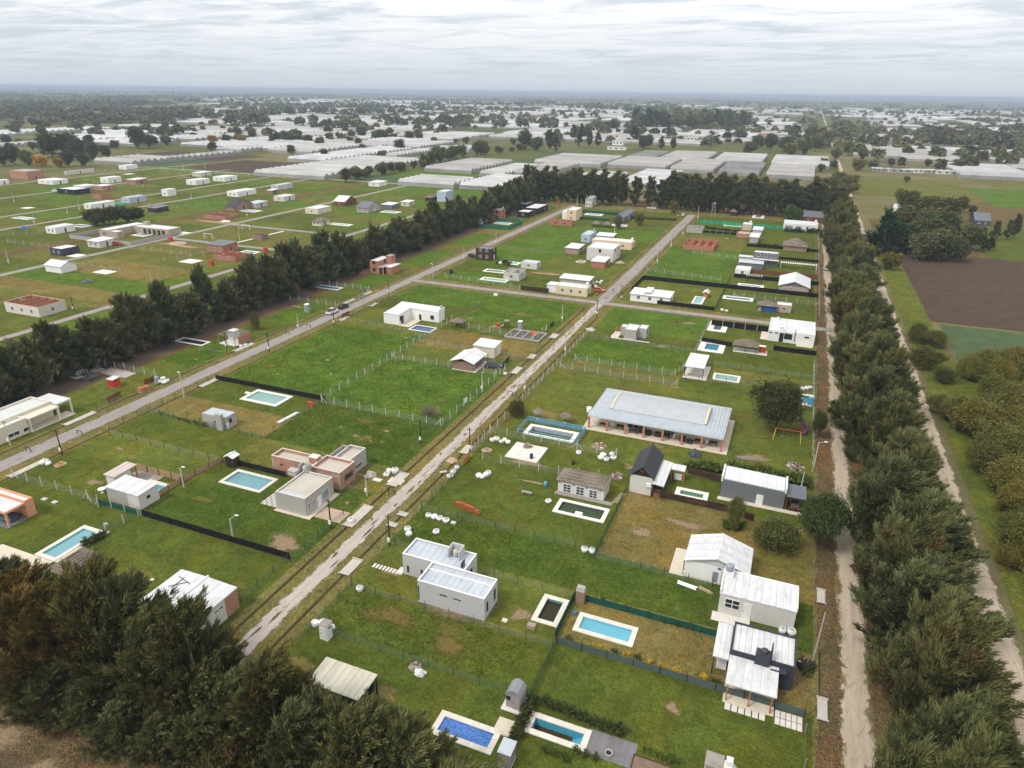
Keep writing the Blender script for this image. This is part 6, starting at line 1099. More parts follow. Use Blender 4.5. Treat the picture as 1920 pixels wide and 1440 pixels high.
# houses of the far blocks and of the western lots
def zK(x,y):return(480+x/4,100+y/4)
def zL(x,y):return(x/4,100+y/4)
def zM(x,y):return(960+x/4,100+y/4)
def zN(x,y):return(1440+x/4,100+y/4)
def hb(kind,z,Lp,Np,Rp,h,wall,roof,label,nf=2,ns=1,cat='house',name=None,two=False,frame=None,tk=0):
 x0,x1,y0,y1=rect(z(*Lp),z(*Np),z(*Rp),h)
 if x1<x0+1.5:x1=x0+1.5
 if y1<y0+2.5:y1=y0+2.5
 r=(x0,x1,y0,y1); T=thing(name or('house' if cat=='house' else cat.replace(' ','_')),label,cat,center(r))
 if kind=='flat':flat_vol(T,r,h,wall,roof,parap=.15)
 elif kind=='mono':mono_vol(T,(x0+.1,x1-.1,y0+.1,y1-.1),h-.3,h,wall,roof,.3,0)
 elif kind=='gabley':gable_vol(T,(x0+.2,x1-.2,y0+.2,y1-.2),h,h+(x1-x0)*.2,wall,roof,.3,'y',0,wall)
 elif kind=='gablex':gable_vol(T,(x0+.2,x1-.2,y0+.2,y1-.2),h,h+(y1-y0)*.2,wall,roof,.3,'x',0,wall)
 elif kind=='hip':part('wall',MB().box(x0+.3,x1-.3,y0+.3,y1-.3,0,h),wall,T); hip_thatch(T,(x0+.3,x1-.3,y0+.3,y1-.3),h,h+min(x1-x0,y1-y0)*.3,.35,3)
 elif kind=='open':
  t=.18; m=MB().box(x0,x1,y0,y0+t,0,h).box(x0,x1,y1-t,y1,0,h).box(x0,x0+t,y0+t,y1-t,0,h).box(x1-t,x1,y0+t,y1-t,0,h); part('wall',m,wall,T)
  if wall.name.startswith('white over'):
   e_=.03; part('brick_lining',MB().box(x0+t+.002,x1-t-.002,y1-t-e_,y1-t-.002,0,h).box(x0+t+.002,x0+t+e_,y0+t+.002,y1-t-e_-.002,0,h).box(x0+.01,x1-.01,y0+.01,y0+t-.01,h+.002,h+.02).box(x1-t+.01,x1-.01,y0+t,y1-.01,h+.002,h+.02),BRICK,T); wall=BRICK
  k=max(1,int((x1-x0)/3.6))
  for i in range(k):xx=x0+(x1-x0)*(i+1)/(k+1); part('inner_wall',MB().box(xx-.08,xx+.08,y0+t+.002,y1-t-.002,0,h-.06),wall,T)
  part('inner_wall',MB().box(x0+t+.002,x0+(x1-x0)/(k+1)-.085,(y0+y1)/2,(y0+y1)/2+.16,0,h-.1),wall,T); part('floor',MB().box(x0+t+.003,x1-t-.003,y0+t+.003,y1-t-.003,.03,.09),roof,T)
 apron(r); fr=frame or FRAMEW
 lev=[(.9,2.0)]+([(3.4,4.6)] if two else[])
 if h<2.4:lev=[(.8,1.7)]
 for a,b in lev:
  for i in range(nf):u=x0+(x1-x0)*(i+.75)/(nf+.5); win(T,'f',y0+(.1 if kind=='mono' else .2 if kind.startswith('gable') else .3 if kind=='hip' else 0),u-.5,u+.5,a,b,frame=fr,bars=(1,0)) if(x1-x0)>1.2*nf else None
  for i in range(ns):
   u=y0+(y1-y0)*(i+.75)/(ns+.5); s_=x1-(.1 if kind=='mono' else .2 if kind.startswith('gable') else .3 if kind=='hip' else 0)
   if i==0 and a<1.5 and kind!='open':door(T,'s',s_,u-.45,u+.45,.05,2.0,random.choice((BLACKP,FRAMEW,WOODR)))
   else:win(T,'s',s_,u-.45,u+.45,a,b,frame=fr,bars=(1,0))
 if tk:tank(T,x1-1,y1-1,h+.05,.5,.9,GREYPL if tk==1 else WHITEPL)
 return T,r
# north of the cross street
hb('flat',z12,(443,597),(580,612),(632,590),4.6,WOODD,ROOFDG,'black timber tower house standing alone beside the grey street',2,1,two=True)
T,r=hb('flat',z14,(1178,510),(1250,525),(1310,482),4.6,BRICK,ROOFW,'two-storey bare brick house with stair tower at the grey street',1,1,two=True,frame=FRAMEB); x0,x1,y0,y1=r
part('stair_tower',MB().box(x1+.02,x1+2.2,y1-3.4,y1-.4,0,5.6),BRICK,T); part('annex_wall',MB().box(x1+2.22,x1+4.6,y0+1.0,y1-1.2,0,2.6),BRICK,T); part('annex_roof',MB().box(x1+2.2,x1+4.7,y0+.9,y1-1.1,2.603,2.75),ROOFW,T); part('porch_roof',MB().box(x1+.02,x1+2.2,y0-.6,y1-3.42,2.6,2.8),CEM,T); posts(T,[(x1+.2,y0-.4),(x1+2.0,y0-.4)],.03,2.6,.12,CEM)
hb('flat',z12,(555,250),(650,263),(717,245),4.9,BRICK,CEM,'two-storey red brick house against the windbreak',2,1,two=True,frame=FRAMEB,tk=1)
hb('mono',z12,(398,335),(480,347),(550,312),2.5,GREYP,ROOFW,'low pale grey cabin beside the red brick house',1,1)
hb('flat',z12,(720,195),(905,208),(965,182),3.0,BLACKP,ROOFG,'long black flat-roofed house under the windbreak',3,1); hb('flat',z12,(818,270),(920,280),(960,258),2.9,BLACKP,ROOFW,'small black pavilion with white roof near the head of the grey street',1,1); hb('flat',z12,(882,235),(1000,246),(1088,206),3.2,BLACKP,ROOFW,'black and brown house with stepped white roofs by the street head',2,2)
hb('open',z12,(1105,348),(1308,366),(1325,348),2.2,BRICK,SOILM,'low unfinished brick walls beside the peach house',2,1,frame=BRICK)
T,r=hb('flat',z12,(1268,250),(1345,264),(1393,234),5.4,PEACH,ROOFW,'two-storey peach house at the far end of the grey street',1,1,two=True); part('white_wing',MB().box(r[0]-2.6,r[0]-.02,r[2]+1,r[3],0,4.2),WHITE,T)
hb('gabley',z12,(1428,152),(1500,158),(1540,127),4.8,OFFW,ROOFG,'two-storey white house with grey gable roof before the far windbreak',2,2,two=True,tk=2)
hb('gabley',z12,(1692,318),(1800,332),(1850,262),2.9,SLATE,ROOFDG,'grey-roofed house half hidden by two trees',2,1)
hb('flat',z12,(1395,472),(1462,484),(1535,446),3.4,BLUEP,ROOFG,'pale blue block house with curved parapet',1,1,tk=1); hb('mono',z12,(1522,482),(1690,494),(1697,470),2.7,WOODD,ROOFW,'brown timber wing with white roof beside the pale blue block',2,1)
hb('flat',z12,(1500,512),(1840,562),(1870,526),3.1,PEACH,ROOFW,'long peach house behind the big white two-storey house',3,1,tk=2); hb('flat',z12,(1443,592),(1695,614),(1735,562),5.0,OFFW,ROOFW,'big white two-storey house with one dark upper window',1,2,two=True,frame=FRAMEB); hb('mono',z12,(1480,712),(1600,724),(1655,682),2.6,BRICK,ROOFWD,'small brick annex in front of the white two-storey house',0,1); hb('mono',z12,(1245,592),(1370,602),(1420,566),2.6,plain('brown render',(.36,.27,.20)),ROOFW,'brown garage with white roof beside the big white house',0,1)
T,r=hb('open',z12,(700,808),(820,834),(895,792),2.8,plain('blotched plaster',(.52,.50,.47),.2,.5,.9,.1,0,.8,(.22,.19,.18)),SOILM,'half-ruined walls with patchy white plaster between the green pools',1,1)
hb('flat',z12,(855,722),(985,742),(1025,716),2.3,OFFW,ROOFG,'low grey-roofed garden room behind the black timber tower',1,1); T,r=hb('flat',z12,(1165,932),(1440,967),(1482,932),2.8,CREAM,ROOFWD,'cream house with peeling white roof at the street crossing',3,1,tk=2); part('white_wing',MB().box(r[0]-3.2,r[0]-.02,r[2]+.6,r[3]-.5,0,2.5),WHITE,T); part('wing_roof',MB().box(r[0]-3.4,r[0]-.02,r[2]+.4,r[3]-.3,2.503,2.6),ROOFW,T)
hb('mono',z12,(1200,860),(1470,895),(1496,858),2.6,CEM,FOIL,'long shed with dull grey roof behind the cream crossing house',0,1,cat='shed')
T,r=hb('mono',z8,(105,1002),(448,1042),(512,996),2.6,WHITE,ROOFW,'low white house with stepped sheet roof at the cross street',3,1); part('roof_step',MB().hexa([(r[0]+4,r[2]+1,2.9),(r[0]+6.2,r[2]+1,2.9),(r[0]+6.2,r[3],3.0),(r[0]+4,r[3],3.0)],[(r[0]+4,r[2]+1,3.1),(r[0]+6.2,r[2]+1,3.1),(r[0]+6.2,r[3],3.3),(r[0]+4,r[3],3.3)]),ROOFW,T)
xl,xr_=U(*z8(1445,940),2.5)[0],U(*z8(1715,970),2.5)[0]; yf=U(*z8(1590,905),3.9)[1]; yb=U(*z8(1597,822),3.9)[1]; T=thing('gabled_barn','house with broad white gable roof and dark gable end by the lane','house',((xl+xr_)/2,(yf+yb)/2,0)); gable_vol(T,(xl,xr_,yf,yb),2.3,3.9,plain('sand render',(.42,.35,.28)),ROOFW,.4,'y',8,SLATE)
for i in range(2):win(T,'f',yf,xl+1.6+i*1.6,xl+2.4+i*1.6,1.2,1.8,frame=FRAMEW)
T,r=hb('flat',z8,(1222,627),(1432,662),(1452,637),5.0,SLATE,ROOFW,'two-storey grey house with balcony and white roofs',3,1,two=True); part('balcony',MB().box(r[0],r[1]+.4,r[2]-1.4,r[2]-.01,2.5,2.65),FRAMEW,T); posts(T,[(r[0]+.2+i*2.2,r[2]-1.3) for i in range(4)],.03,2.5,.06,STEELD); part('wing_wall',MB().box(r[0]-5.2,r[0]-.02,r[2]+1,r[3],0,2.6),GREYP,T); part('wing_roof',MB().box(r[0]-5.4,r[0]-.02,r[2]+.7,r[3]+.1,2.603,2.72),ROOFW,T)
hb('mono',z8,(1088,712),(1290,748),(1312,722),2.6,SLATE,ROOFG,'lean-to with light grey roof beside the balcony house',1,1,cat='shed'); hb('flat',z8,(1050,790),(1180,800),(1197,768),2.4,WHITE,ROOFW,'small white cube house behind the plank fence',1,1)
hb('open',z8,(582,566),(852,592),(898,530),2.0,BRICK,BRICK,'roofless red brick rooms beside the dirt street',0,0,frame=BRICK); hb('open',z8,(612,412),(752,424),(772,402),2.4,CINDER,SOILM,'roofless grey cement-block walls near the street head',0,0); hb('flat',z8,(1118,380),(1190,392),(1218,372),2.9,plain('sand plaster',(.56,.47,.38)),ROOFW,'small sand-coloured block house beside the lap pool',0,1,tk=2)
hb('mono',z8,(1210,428),(1290,440),(1306,412),2.4,GREYP,ROOFW,'tiny shelter with white roof beside the sand-coloured block',0,1,cat='shelter'); hb('mono',z8,(1180,492),(1255,504),(1279,470),2.7,CEM,ROOFW,'narrow grey shed with white roof behind the brick rooms',0,1,cat='shed'); hb('flat',z8,(1070,462),(1170,478),(1188,455),1.9,BRICKP,plain('pinkish slab',(.5,.37,.3)),'low brick grill shed beside the narrow grey shed',1,0,cat='shed')
T,r=hb('flat',z8,(1487,372),(1782,400),(1806,366),3.2,WHITE,ROOFW,'long bright white house with grey shutters near the lane',0,1,tk=2)
for i,(a,b) in enumerate([(.05,.28),(.36,.52)]):win(T,'f',r[2],r[0]+(r[1]-r[0])*a,r[0]+(r[1]-r[0])*b,.9,2.2,frame=SLATE,pane=GREYPL,bars=(2,0))
win(T,'f',r[2],r[0]+(r[1]-r[0])*.68,r[0]+(r[1]-r[0])*.74,1.3,2.2,frame=FRAMEB)
hb('hip',z8,(1478,577),(1692,592),(1712,560),2.1,plain('brown plaster',(.30,.21,.16)),THATCH,'long brown house with thatched hip roof near the lane',2,1); hb('gablex',z8,(1662,318),(1828,326),(1850,300),2.8,plain('dark red wall',(.22,.05,.045)),ROOFDG,'dark red house with grey roof at the foot of the far windbreak',2,1)
hb('hip',z8,(1003,270),(1062,280),(1100,222),2.2,WOODD,THATCH,'tall round-shouldered thatched hut near the far windbreak',0,1,cat='hut'); hb('gablex',z8,(1100,248),(1195,256),(1210,228),2.4,SALMON,plain('clay tile roof',(.36,.15,.08)),'orange cottage beside the tall thatched hut',1,1); hb('gablex',z8,(1205,262),(1395,268),(1410,238),2.4,plain('rust wall',(.25,.10,.06)),plain('rust tile roof',(.20,.09,.06)),'low rust-coloured house under the far windbreak',2,1)
hb('gabley',z8,(760,1000),(805,1012),(826,985),1.5,WOODO,ROOFW,'orange timber playhouse on the lawn behind the black screen',0,1,cat='playhouse')
def gazebo(label,px,py,z,w,d,h,hr,slab=True,pm=None,over=.4):
 x,y=U(*z(px,py)); T=thing('thatched_gazebo',label,'gazebo',(x,y,0)); r=(x-w/2,x+w/2,y,y+d); posts(T,[(r[0]+.1,r[2]+.1),(r[1]-.1,r[2]+.1),(r[1]-.1,r[3]-.1),(r[0]+.1,r[3]-.1)],.03,h,.08,pm or WOODD,sq=False); hip_thatch(T,r,h-.05,hr,over,3)
 if slab:hslab(T,r,TILEC,.1)
 part('table',MB().box(x-.6,x+.6,y+d/2-.35,y+d/2+.35,.7,.78),WOODD,T); return T,r
T,r=gazebo('thatched gazebo closed with a blue tarpaulin by the cross street',1330,1172,z8,5.2,3.2,1.9,2.9); part('blue_sheet',MB().box(r[0]+1,r[1]-.2,r[2]-.06,r[2]-.02,.1,1.8),BLUEPL,T)
hb('flat',z8,(1422,1108),(1550,1118),(1572,1095),2.3,plain('sand wall',(.46,.37,.30)),ROOFW,'small sand-coloured hut joined to the blue-screened gazebo',1,1,cat='hut'); gazebo('thatched umbrella shelter with bicycles beside the white corner house',625,300,zE,2.8,2.4,1.8,2.5,False); gazebo('thatched hut with dark posts before the grey-roofed house, left one',1520,412,z12,3.6,3.0,1.7,2.7,False); gazebo('thatched hut with dark posts before the grey-roofed house, right one',1618,418,z12,3.6,3.0,1.7,2.7,False); gazebo('far thatched hut before the windbreak near the white two-storey house',1740,175,z12,4,3.4,1.9,3.1,False); gazebo('far thatched hut between the street heads',205,198,z8,4,3.4,1.9,3.1,False)
T,r=gazebo('dark tent-roofed hut before the far windbreak',345,200,z8,3.4,3.2,2.2,3.6,False)
x,y=U(*z8(1215,915)); T=thing('open_pergola','open timber pergola with grey panels beside the white-decked pool','pergola',(x,y,0)); posts(T,[(x-2.4,y),(x+2.4,y),(x+2.4,y+3),(x-2.4,y+3)],.03,2.3,.09,WOODD)
for i in range(7):part('slat',MB().box(x-2.8+i*.8,x-2.3+i*.8,y-.3,y+3.3,2.303,2.38),WOODG,T)
a_,b_=U(*z8(1450,790)),U(*z8(1785,808)); T=thing('white_slat_pergola','white slatted pergola beside the long plank fence','pergola',(a_[0],a_[1],0)); n=16
for i in range(n):u=a_[0]+(b_[0]-a_[0])*i/n; part('slat',MB().box(u,u+(b_[0]-a_[0])/n*.62,b_[1],b_[1]+2.4,1.9,1.98),FRAMEW,T)
posts(T,[(a_[0]+.1,b_[1]+.1),(b_[0]-.3,b_[1]+.1),(b_[0]-.3,b_[1]+2.2),(a_[0]+.1,b_[1]+2.2)],.03,1.895,.07,FRAMEW)
x,y=U(*z8(845,322)); T=thing('timber_tower','timber water tower frame before the far windbreak','tower',(x,y,0))
for sx in(-1,1):
 for sy in(0,1):part('leg',MB().bar((x+sx*1.1,y+sy*2,.02),(x+sx*.5,y+sy*1.2+.4,6.0),.12),WOODG,T)
for z_ in(1.6,3.2,4.8):part('brace',MB().box(x-1.0,x+1.0,y+.1,y+.22,z_,z_+.15),WOODG,T)
part('platform',MB().box(x-.9,x+.9,y-.1,y+2.0,6.003,6.15),WOODG,T); part('roof',MB().hexa([(x-1,y-.2,6.9),(x+1,y-.2,6.9),(x+1,y+2.1,6.9),(x-1,y+2.1,6.9)],[(x-.1,y-.2,7.6),(x+.1,y-.2,7.6),(x+.1,y+2.1,7.6),(x-.1,y+2.1,7.6)]),WOODG,T); posts(T,[(x-.7,y+.1),(x+.7,y+.1),(x+.7,y+1.8),(x-.7,y+1.8)],6.15,6.9,.06,WOODG)
# timber frame beside the dark pool
x0,x1,y0,y1=rect(zH(1630,190),zH(1770,215),zH(1860,160),2.4); T=thing('pergola_frame','grey timber frame with brick back wall under construction','pergola',((x0+x1)/2,(y0+y1)/2,0)); hslab(T,(x0,x1,y0,y1)); part('brick_wall',MB().box(x1-.2,x1,y0+1.4,y1,.125,2.2),BRICK,T); part('hut_wall',MB().box(x0,x0+1.8,y1-2.2,y1,.125,2.3),OFFW,T); part('hut_roof',MB().box(x0-.1,x0+1.9,y1-2.3,y1+.1,2.303,2.4),ROOFW,T)
posts(T,[(x0+.1,y0+.1),((x0+x1)/2,y0+.1),(x1-.1,y0+.1)],.125,2.3,.07,WOODG)
for i in range(8):u=y0+.1+(y1-y0-.3)*i/7; part('rafter',MB().box(x0 if u<y1-2.5 else x0+2,x1,u,u+.1,2.41,2.52),WOODG,T)
for i in range(4):u=x0+.2+(x1-x0-.5)*i/3; part('purlin',MB().box(u,u+.1,y0,y1-2.5,2.523,2.6),WOODG,T)
# western lots
W_=[('open',z13,(45,1138),(275,1192),(475,1128),3.0,plain('white over brick',(.66,.62,.57),.08,.6,.9,.1,0,.3,(.45,.24,.15)),BRICK,'roofless white-plastered brick house beyond the windbreak',3,1),('gablex',z13,(340,862),(470,890),(545,850),2.4,WHITE,ROOFW,'white cabin with brown gable and deck on the western lots',0,1),('flat',z13,(365,738),(500,752),(555,718),2.8,NAVY,ROOFW,'dark cabin with white roof and porch on the western street',2,1),('mono',z13,(650,678),(748,692),(845,664),2.8,OFFW,ROOFW,'pale bungalow with dark porch beside the red car',2,1),('flat',z13,(345,577),(440,592),(520,557),2.9,WHITE,ROOFW,'white block bungalow between the far western streets',2,1),('flat',z13,(630,406),(735,418),(800,380),2.8,WHITE,ROOFW,'white bungalow with green tarpaulins beside it',1,1),('flat',z13,(920,356),(1000,368),(1050,340),3.2,BLUEP,ROOFG,'grey-blue house on the far western street',1,1),('flat',z13,(1217,298),(1262,306),(1295,292),3.9,WHITE,ROOFW,'slim white two-storey cube on a dry lot',1,1),('flat',z13,(462,288),(560,312),(630,286),3.0,BLACKP,ROOFW,'black house with white roof and white car outside',1,1),('flat',z13,(562,268),(640,280),(690,262),3.0,WHITE,ROOFW,'white house joined behind the black far house',2,1),('flat',z13,(692,268),(790,280),(830,262),2.9,BRICKP,ROOFW,'brown brick house beside the white far house',2,1),('flat',z13,(308,222),(400,240),(470,218),2.8,WHITE,ROOFW,'white bungalow below the two-storey brick shell',2,1),('flat',z13,(82,155),(210,170),(290,152),5.4,BRICKP,CEM,'two-storey brick and concrete shell at the lots edge',2,1),('flat',z13,(430,168),(560,160),(635,138),2.8,OFFW,OFFW,'long roofless-looking white house with dark openings',4,1),('flat',z13,(760,208),(830,218),(872,200),3.6,WHITE,ROOFW,'white house with stepped top on the far lots',1,1),('mono',z13,(952,222),(1030,232),(1076,215),3.0,BRICK,ROOFW,'brick house with white roof on the far lots',0,1),('flat',z13,(1405,225),(1490,236),(1537,215),3.2,WHITE,ROOFW,'plain white house beside the rubble heap',1,1),('flat',z13,(1602,202),(1700,212),(1752,194),3.0,WHITE,ROOFW,'white bungalow at the edge of the brown field',2,1),('mono',z13,(1438,172),(1530,178),(1558,164),2.8,PALECREAM,ROOFW,'cream house behind the rubble heap',2,1),('flat',z13,(1705,312),(1800,322),(1895,294),3.0,WHITE,ROOFW,'long white house near the brown field',2,1),('flat',z13,(900,118),(960,126),(1000,112),3.0,WHITE,ROOFW,'white house with tall chimney by the first greenhouse',1,1,),('open',z13,(1532,490),(1700,510),(1765,482),1.7,BRICK,SOILM,'low red brick walls of an unfinished house on the western street',2,1),('gablex',z13,(1697,425),(1800,440),(1848,400),2.4,BRICKD,ROOFB,'brick cabin with black gable roof',1,1),('mono',z13,(1848,398),(1930,408),(1985,386),2.7,GREYP,ROOFG,'pale grey cabin beside the black gable roof',1,1),('mono',z13,(1535,706),(1690,722),(1762,690),3.2,BRICK,ROOFDG,'brick house with dark single-pitch roof near the playing field',3,1),('open',z13,(1605,785),(1770,812),(1852,775),1.9,BRICK,BRICK,'low brick pool house shell beside the windbreak',2,1),('flat',z13,(-30,228),(10,236),(32,222),2.9,WHITE,ROOFW,'white house at the very left edge of the far lots',0,1),('open',z13,(692,335),(780,345),(803,328),2.6,BRICK,SOILM,'roofless red brick hut behind the white bungalow',1,0),('mono',z13,(1112,432),(1190,445),(1228,420),2.5,STEELD,ROOFDG,'dark open shelter beside the spreading trees',0,0),('flat',z14,(687,118),(800,128),(866,102),2.9,PALECREAM,ROOFW,'cream bungalow beyond the windbreak gap',1,1,),('gablex',z14,(905,66),(1000,78),(1055,52),2.4,WOODR,ROOFW,'red-brown timber cabin with white roof',1,1),('gablex',z14,(1078,112),(1170,126),(1240,96),2.6,CEM,ROOFDG,'grey concrete house with dark roof beside the aqua pool',2,1),('mono',z14,(1262,88),(1350,98),(1378,80),2.4,SLATE,ROOFW,'dark shelter with white roof beside the grey concrete house',0,0),('mono',z14,(1412,68),(1472,78),(1492,62),2.6,PALECREAM,ROOFW,'tiny cream house behind the aqua pool',1,1),('hip',z14,(735,218),(810,226),(868,205),2.1,PALECREAM,THATCH,'cream cottage with brown hip roof beyond the windbreak',2,1),('flat',zK,(1367,1030),(1440,1042),(1456,1022),6.0,BLUEP,ROOFW,'tall pale blue cube house near the windbreak end',0,1),('flat',z14,(457,28),(540,38),(592,18),2.8,OFFW,ROOFW,'off-white house in the middle of the western lots',1,1),('mono',zK,(850,962),(935,972),(962,955),2.8,WHITE,ROOFW,'white house with chimney by the long greenhouse',1,1,),('flat',zK,(120,985),(190,995),(236,970),3.0,GREYP,ROOFG,'grey house with open carport on the far western street',1,1),('hip',zK,(1268,1078),(1330,1086),(1362,1066),2.1,WOODD,THATCH,'dark hip-roofed hut beside the tall blue cube',0,1),('mono',zK,(88,1022),(130,1030),(146,1016),2.4,BRICKD,ROOFW,'tiny brown hut in front of the grey carport house',0,1)]
for w in W_:hb(*w[:9],nf=w[9],ns=w[10])
x0,x1,y0,y1=rect(z13(748,597),z13(852,614),z13(1045,548),3.2); T=thing('courtyard_house','large flat-roofed courtyard house with long white roofs and garden wall','house',((x0+x1)/2,(y0+y1)/2,0)); SB=plain('sand brown plaster',(.40,.33,.26))
flat_vol(T,(x0,x1,y0,y1),3.2,SB,ROOFW,parap=.12); xb,yb=U(*z13(1322,590),3.0); flat_vol(T,(x1+.02,xb,y1-7,y1),3.0,SB,ROOFW,parap=.12); flat_vol(T,(x1+.02,x1+5,y0,y0+3.5),2.8,SB,ROOFW,parap=.1); chimney(T,x1+3,y1-2,2.2,2,2.8,4.4,SB)
for i in range(5):win(T,'f',y1-7,x1+6+i*(xb-x1-7)/5,x1+7.6+i*(xb-x1-7)/5,.2,2.3,frame=FRAMEB)
win(T,'f',y0,x0+2,x0+3.4,1,2.2); win(T,'f',y0,x1-2.4,x1-1.6,1,2.2); yw=U(*z13(1000,700))[1]; part('garden_wall',MB().box(x0-8,x0-7.8,y0-8,y1,0,1.6).box(x0-7.8,xb+1,y0-8.2,y0-8,0,1.5).box(xb+.8,xb+1,y0-7.99,y1-7,0,1.5),CINDER,T)
for l,pts,z in[('white L-shaped foundation slab on the dry western lot',((1345,842),(1430,858),(1530,835)),z13),('white foundation slab beside the white gabled cabin',((692,922),(800,938),(878,916)),z13),('pale terrace slab before the dark western cabin',((500,800),(570,812),(645,792)),z13),('pale drive slab before the courtyard house',((1290,636),(1380,640),(1430,624)),z13),('white slab on the far western lot',((920,186),(970,190),(1000,182)),z13),('white slab by the left street',((155,440),(210,448),(255,436)),z13)]:
 x0,x1,y0,y1=rect(*[z(*p) for p in pts],.1); solo('foundation_slab',MB().box(x0,x1,y0,max(y1,y0+3),.05,.16),TILEW,l,'slab')
for l,p in[('near white goal on the dry playing field',(1565,672)),('far white goal on the dry playing field',(1845,605))]:
 x,y=U(*z13(*p)); T=thing('football_goal',l,'goal',(x,y,0)); posts(T,[(x-2.2,y),(x+2.2,y)],.03,2.2,.08,FRAMEW); part('crossbar',MB().box(x-2.28,x+2.28,y-.08,y+.08,2.203,2.36),FRAMEW,T); part('stay',MB().bar((x-2.2,y+1.6,.03),(x-2.2,y,2.1),.06),FRAMEW,T); part('stay',MB().bar((x+2.2,y+1.6,.03),(x+2.2,y,2.1),.06),FRAMEW,T)
a_,b_=U(*z14(165,385)),U(*z14(525,295)); solo('field_path',MB().hexa([(a_[0]-.7,a_[1],.05),(a_[0]+.7,a_[1],.05),(b_[0]+.7,b_[1],.05),(b_[0]-.7,b_[1],.05)],[(a_[0]-.7,a_[1],.12),(a_[0]+.7,a_[1],.12),(b_[0]+.7,b_[1],.12),(b_[0]-.7,b_[1],.12)]),SLABW,'narrow white concrete path crossing the playing field','path'); hb('flat',z14,(292,320),(370,328),(400,312),2.2,BRICKD,WOODD,'small brown shelter on the playing field path',0,0,cat='shelter')
# greenhouses
def poly(name,col,dirt):
 t=NT(name); p=t.pos(); n=t.noise(p,.05,4,.7,.4); n2=t.noise(t.scaled(p,(.25,1,1)),.22,4,.7); r=t.n('ShaderNodeObjectInfo').outputs['Random']
 c=t.ramp(n,[(.35,mul(col,.80)),(.55,col),(.75,mul(col,1.10))]); c=t.mix(t.ramp(n2,[(.50,0.0),(.70,.55)]),c,dirt); c=t.mix(1.0,c,t.ramp(r,[(0,.80),(1,1.05)]),'MULTIPLY')
 return t.done(c,.45,.35)
POLYW,POLYG,POLYB,POLYD=poly('white polythene',(.46,.455,.44),(.33,.32,.30)),poly('grey polythene',(.38,.36,.335),(.27,.25,.23)),poly('bright polythene',(.54,.54,.535),(.40,.395,.385)),poly('torn dark polythene',(.20,.20,.19),(.10,.10,.09))
WALLP=poly('side polythene',(.36,.36,.35),(.22,.22,.20))
def greenhouse(label,x0,x1,y0,y1,mat,sp=7.0,h=2.6,hr=4.5,group='greenhouses',joined=False):
 T=thing('greenhouse',label,'greenhouse',((x0+x1)/2,(y0+y1)/2,0),group); n=max(2,round((y1-y0)/sp)); w=(y1-y0)/n; lx=(x1-x0)/2
 def span(m,yc):
  k=len(m.v); m.v+=[(-lx,yc-w/2+.28,h),(lx,yc-w/2+.28,h),(lx,yc,hr),(-lx,yc,hr),(lx,yc+w/2-.28,h),(-lx,yc+w/2-.28,h)]
  m.f+=[(k,k+1,k+2,k+3),(k+3,k+2,k+4,k+5),(k+1,k+4,k+2),(k,k+3,k+5),(k,k+5,k+4,k+1)]; return m
 if joined:
  m=MB()
  for i in range(n):span(m,-(y1-y0)/2+w*(i+.5))
  lpart('roof',m.mesh('roof',mat),T)
 else:
  me=span(MB(),0).mesh('roof_span',mat)
  for i in range(n):lpart('roof_span',me,T,(0,-(y1-y0)/2+w*(i+.5),random.uniform(-.05,.05)))
 e_=.15; m=MB().box(-lx+e_,lx-e_,-(y1-y0)/2+e_,(y1-y0)/2-e_,0,h-.02); lpart('side_wall',m.mesh('side_wall',WALLP),T)
 if not joined:
  pm=MB().box(-.08,.08,-.08,.08,0,h).mesh('post',POSTC)
  for i in range(0,n+1,2):lpart('post',pm,T,(lx,-(y1-y0)/2+w*i,0))
  for i in range(min(14,int(2*lx/6))):lpart('post',pm,T,(-lx+6*i,-(y1-y0)/2,0))
 return T
def gpx(label,z,Lp,Np,Rp,mat,**k):
 x0,x1,y0,y1=rect(z(*Lp),z(*Np),z(*Rp),2.8); a=rect(z(*Lp),z(*Np),z(*Rp),2.8); greenhouse(label,min(x0,x1-12),x1,y0,max(y1,y0+16),mat,**k)
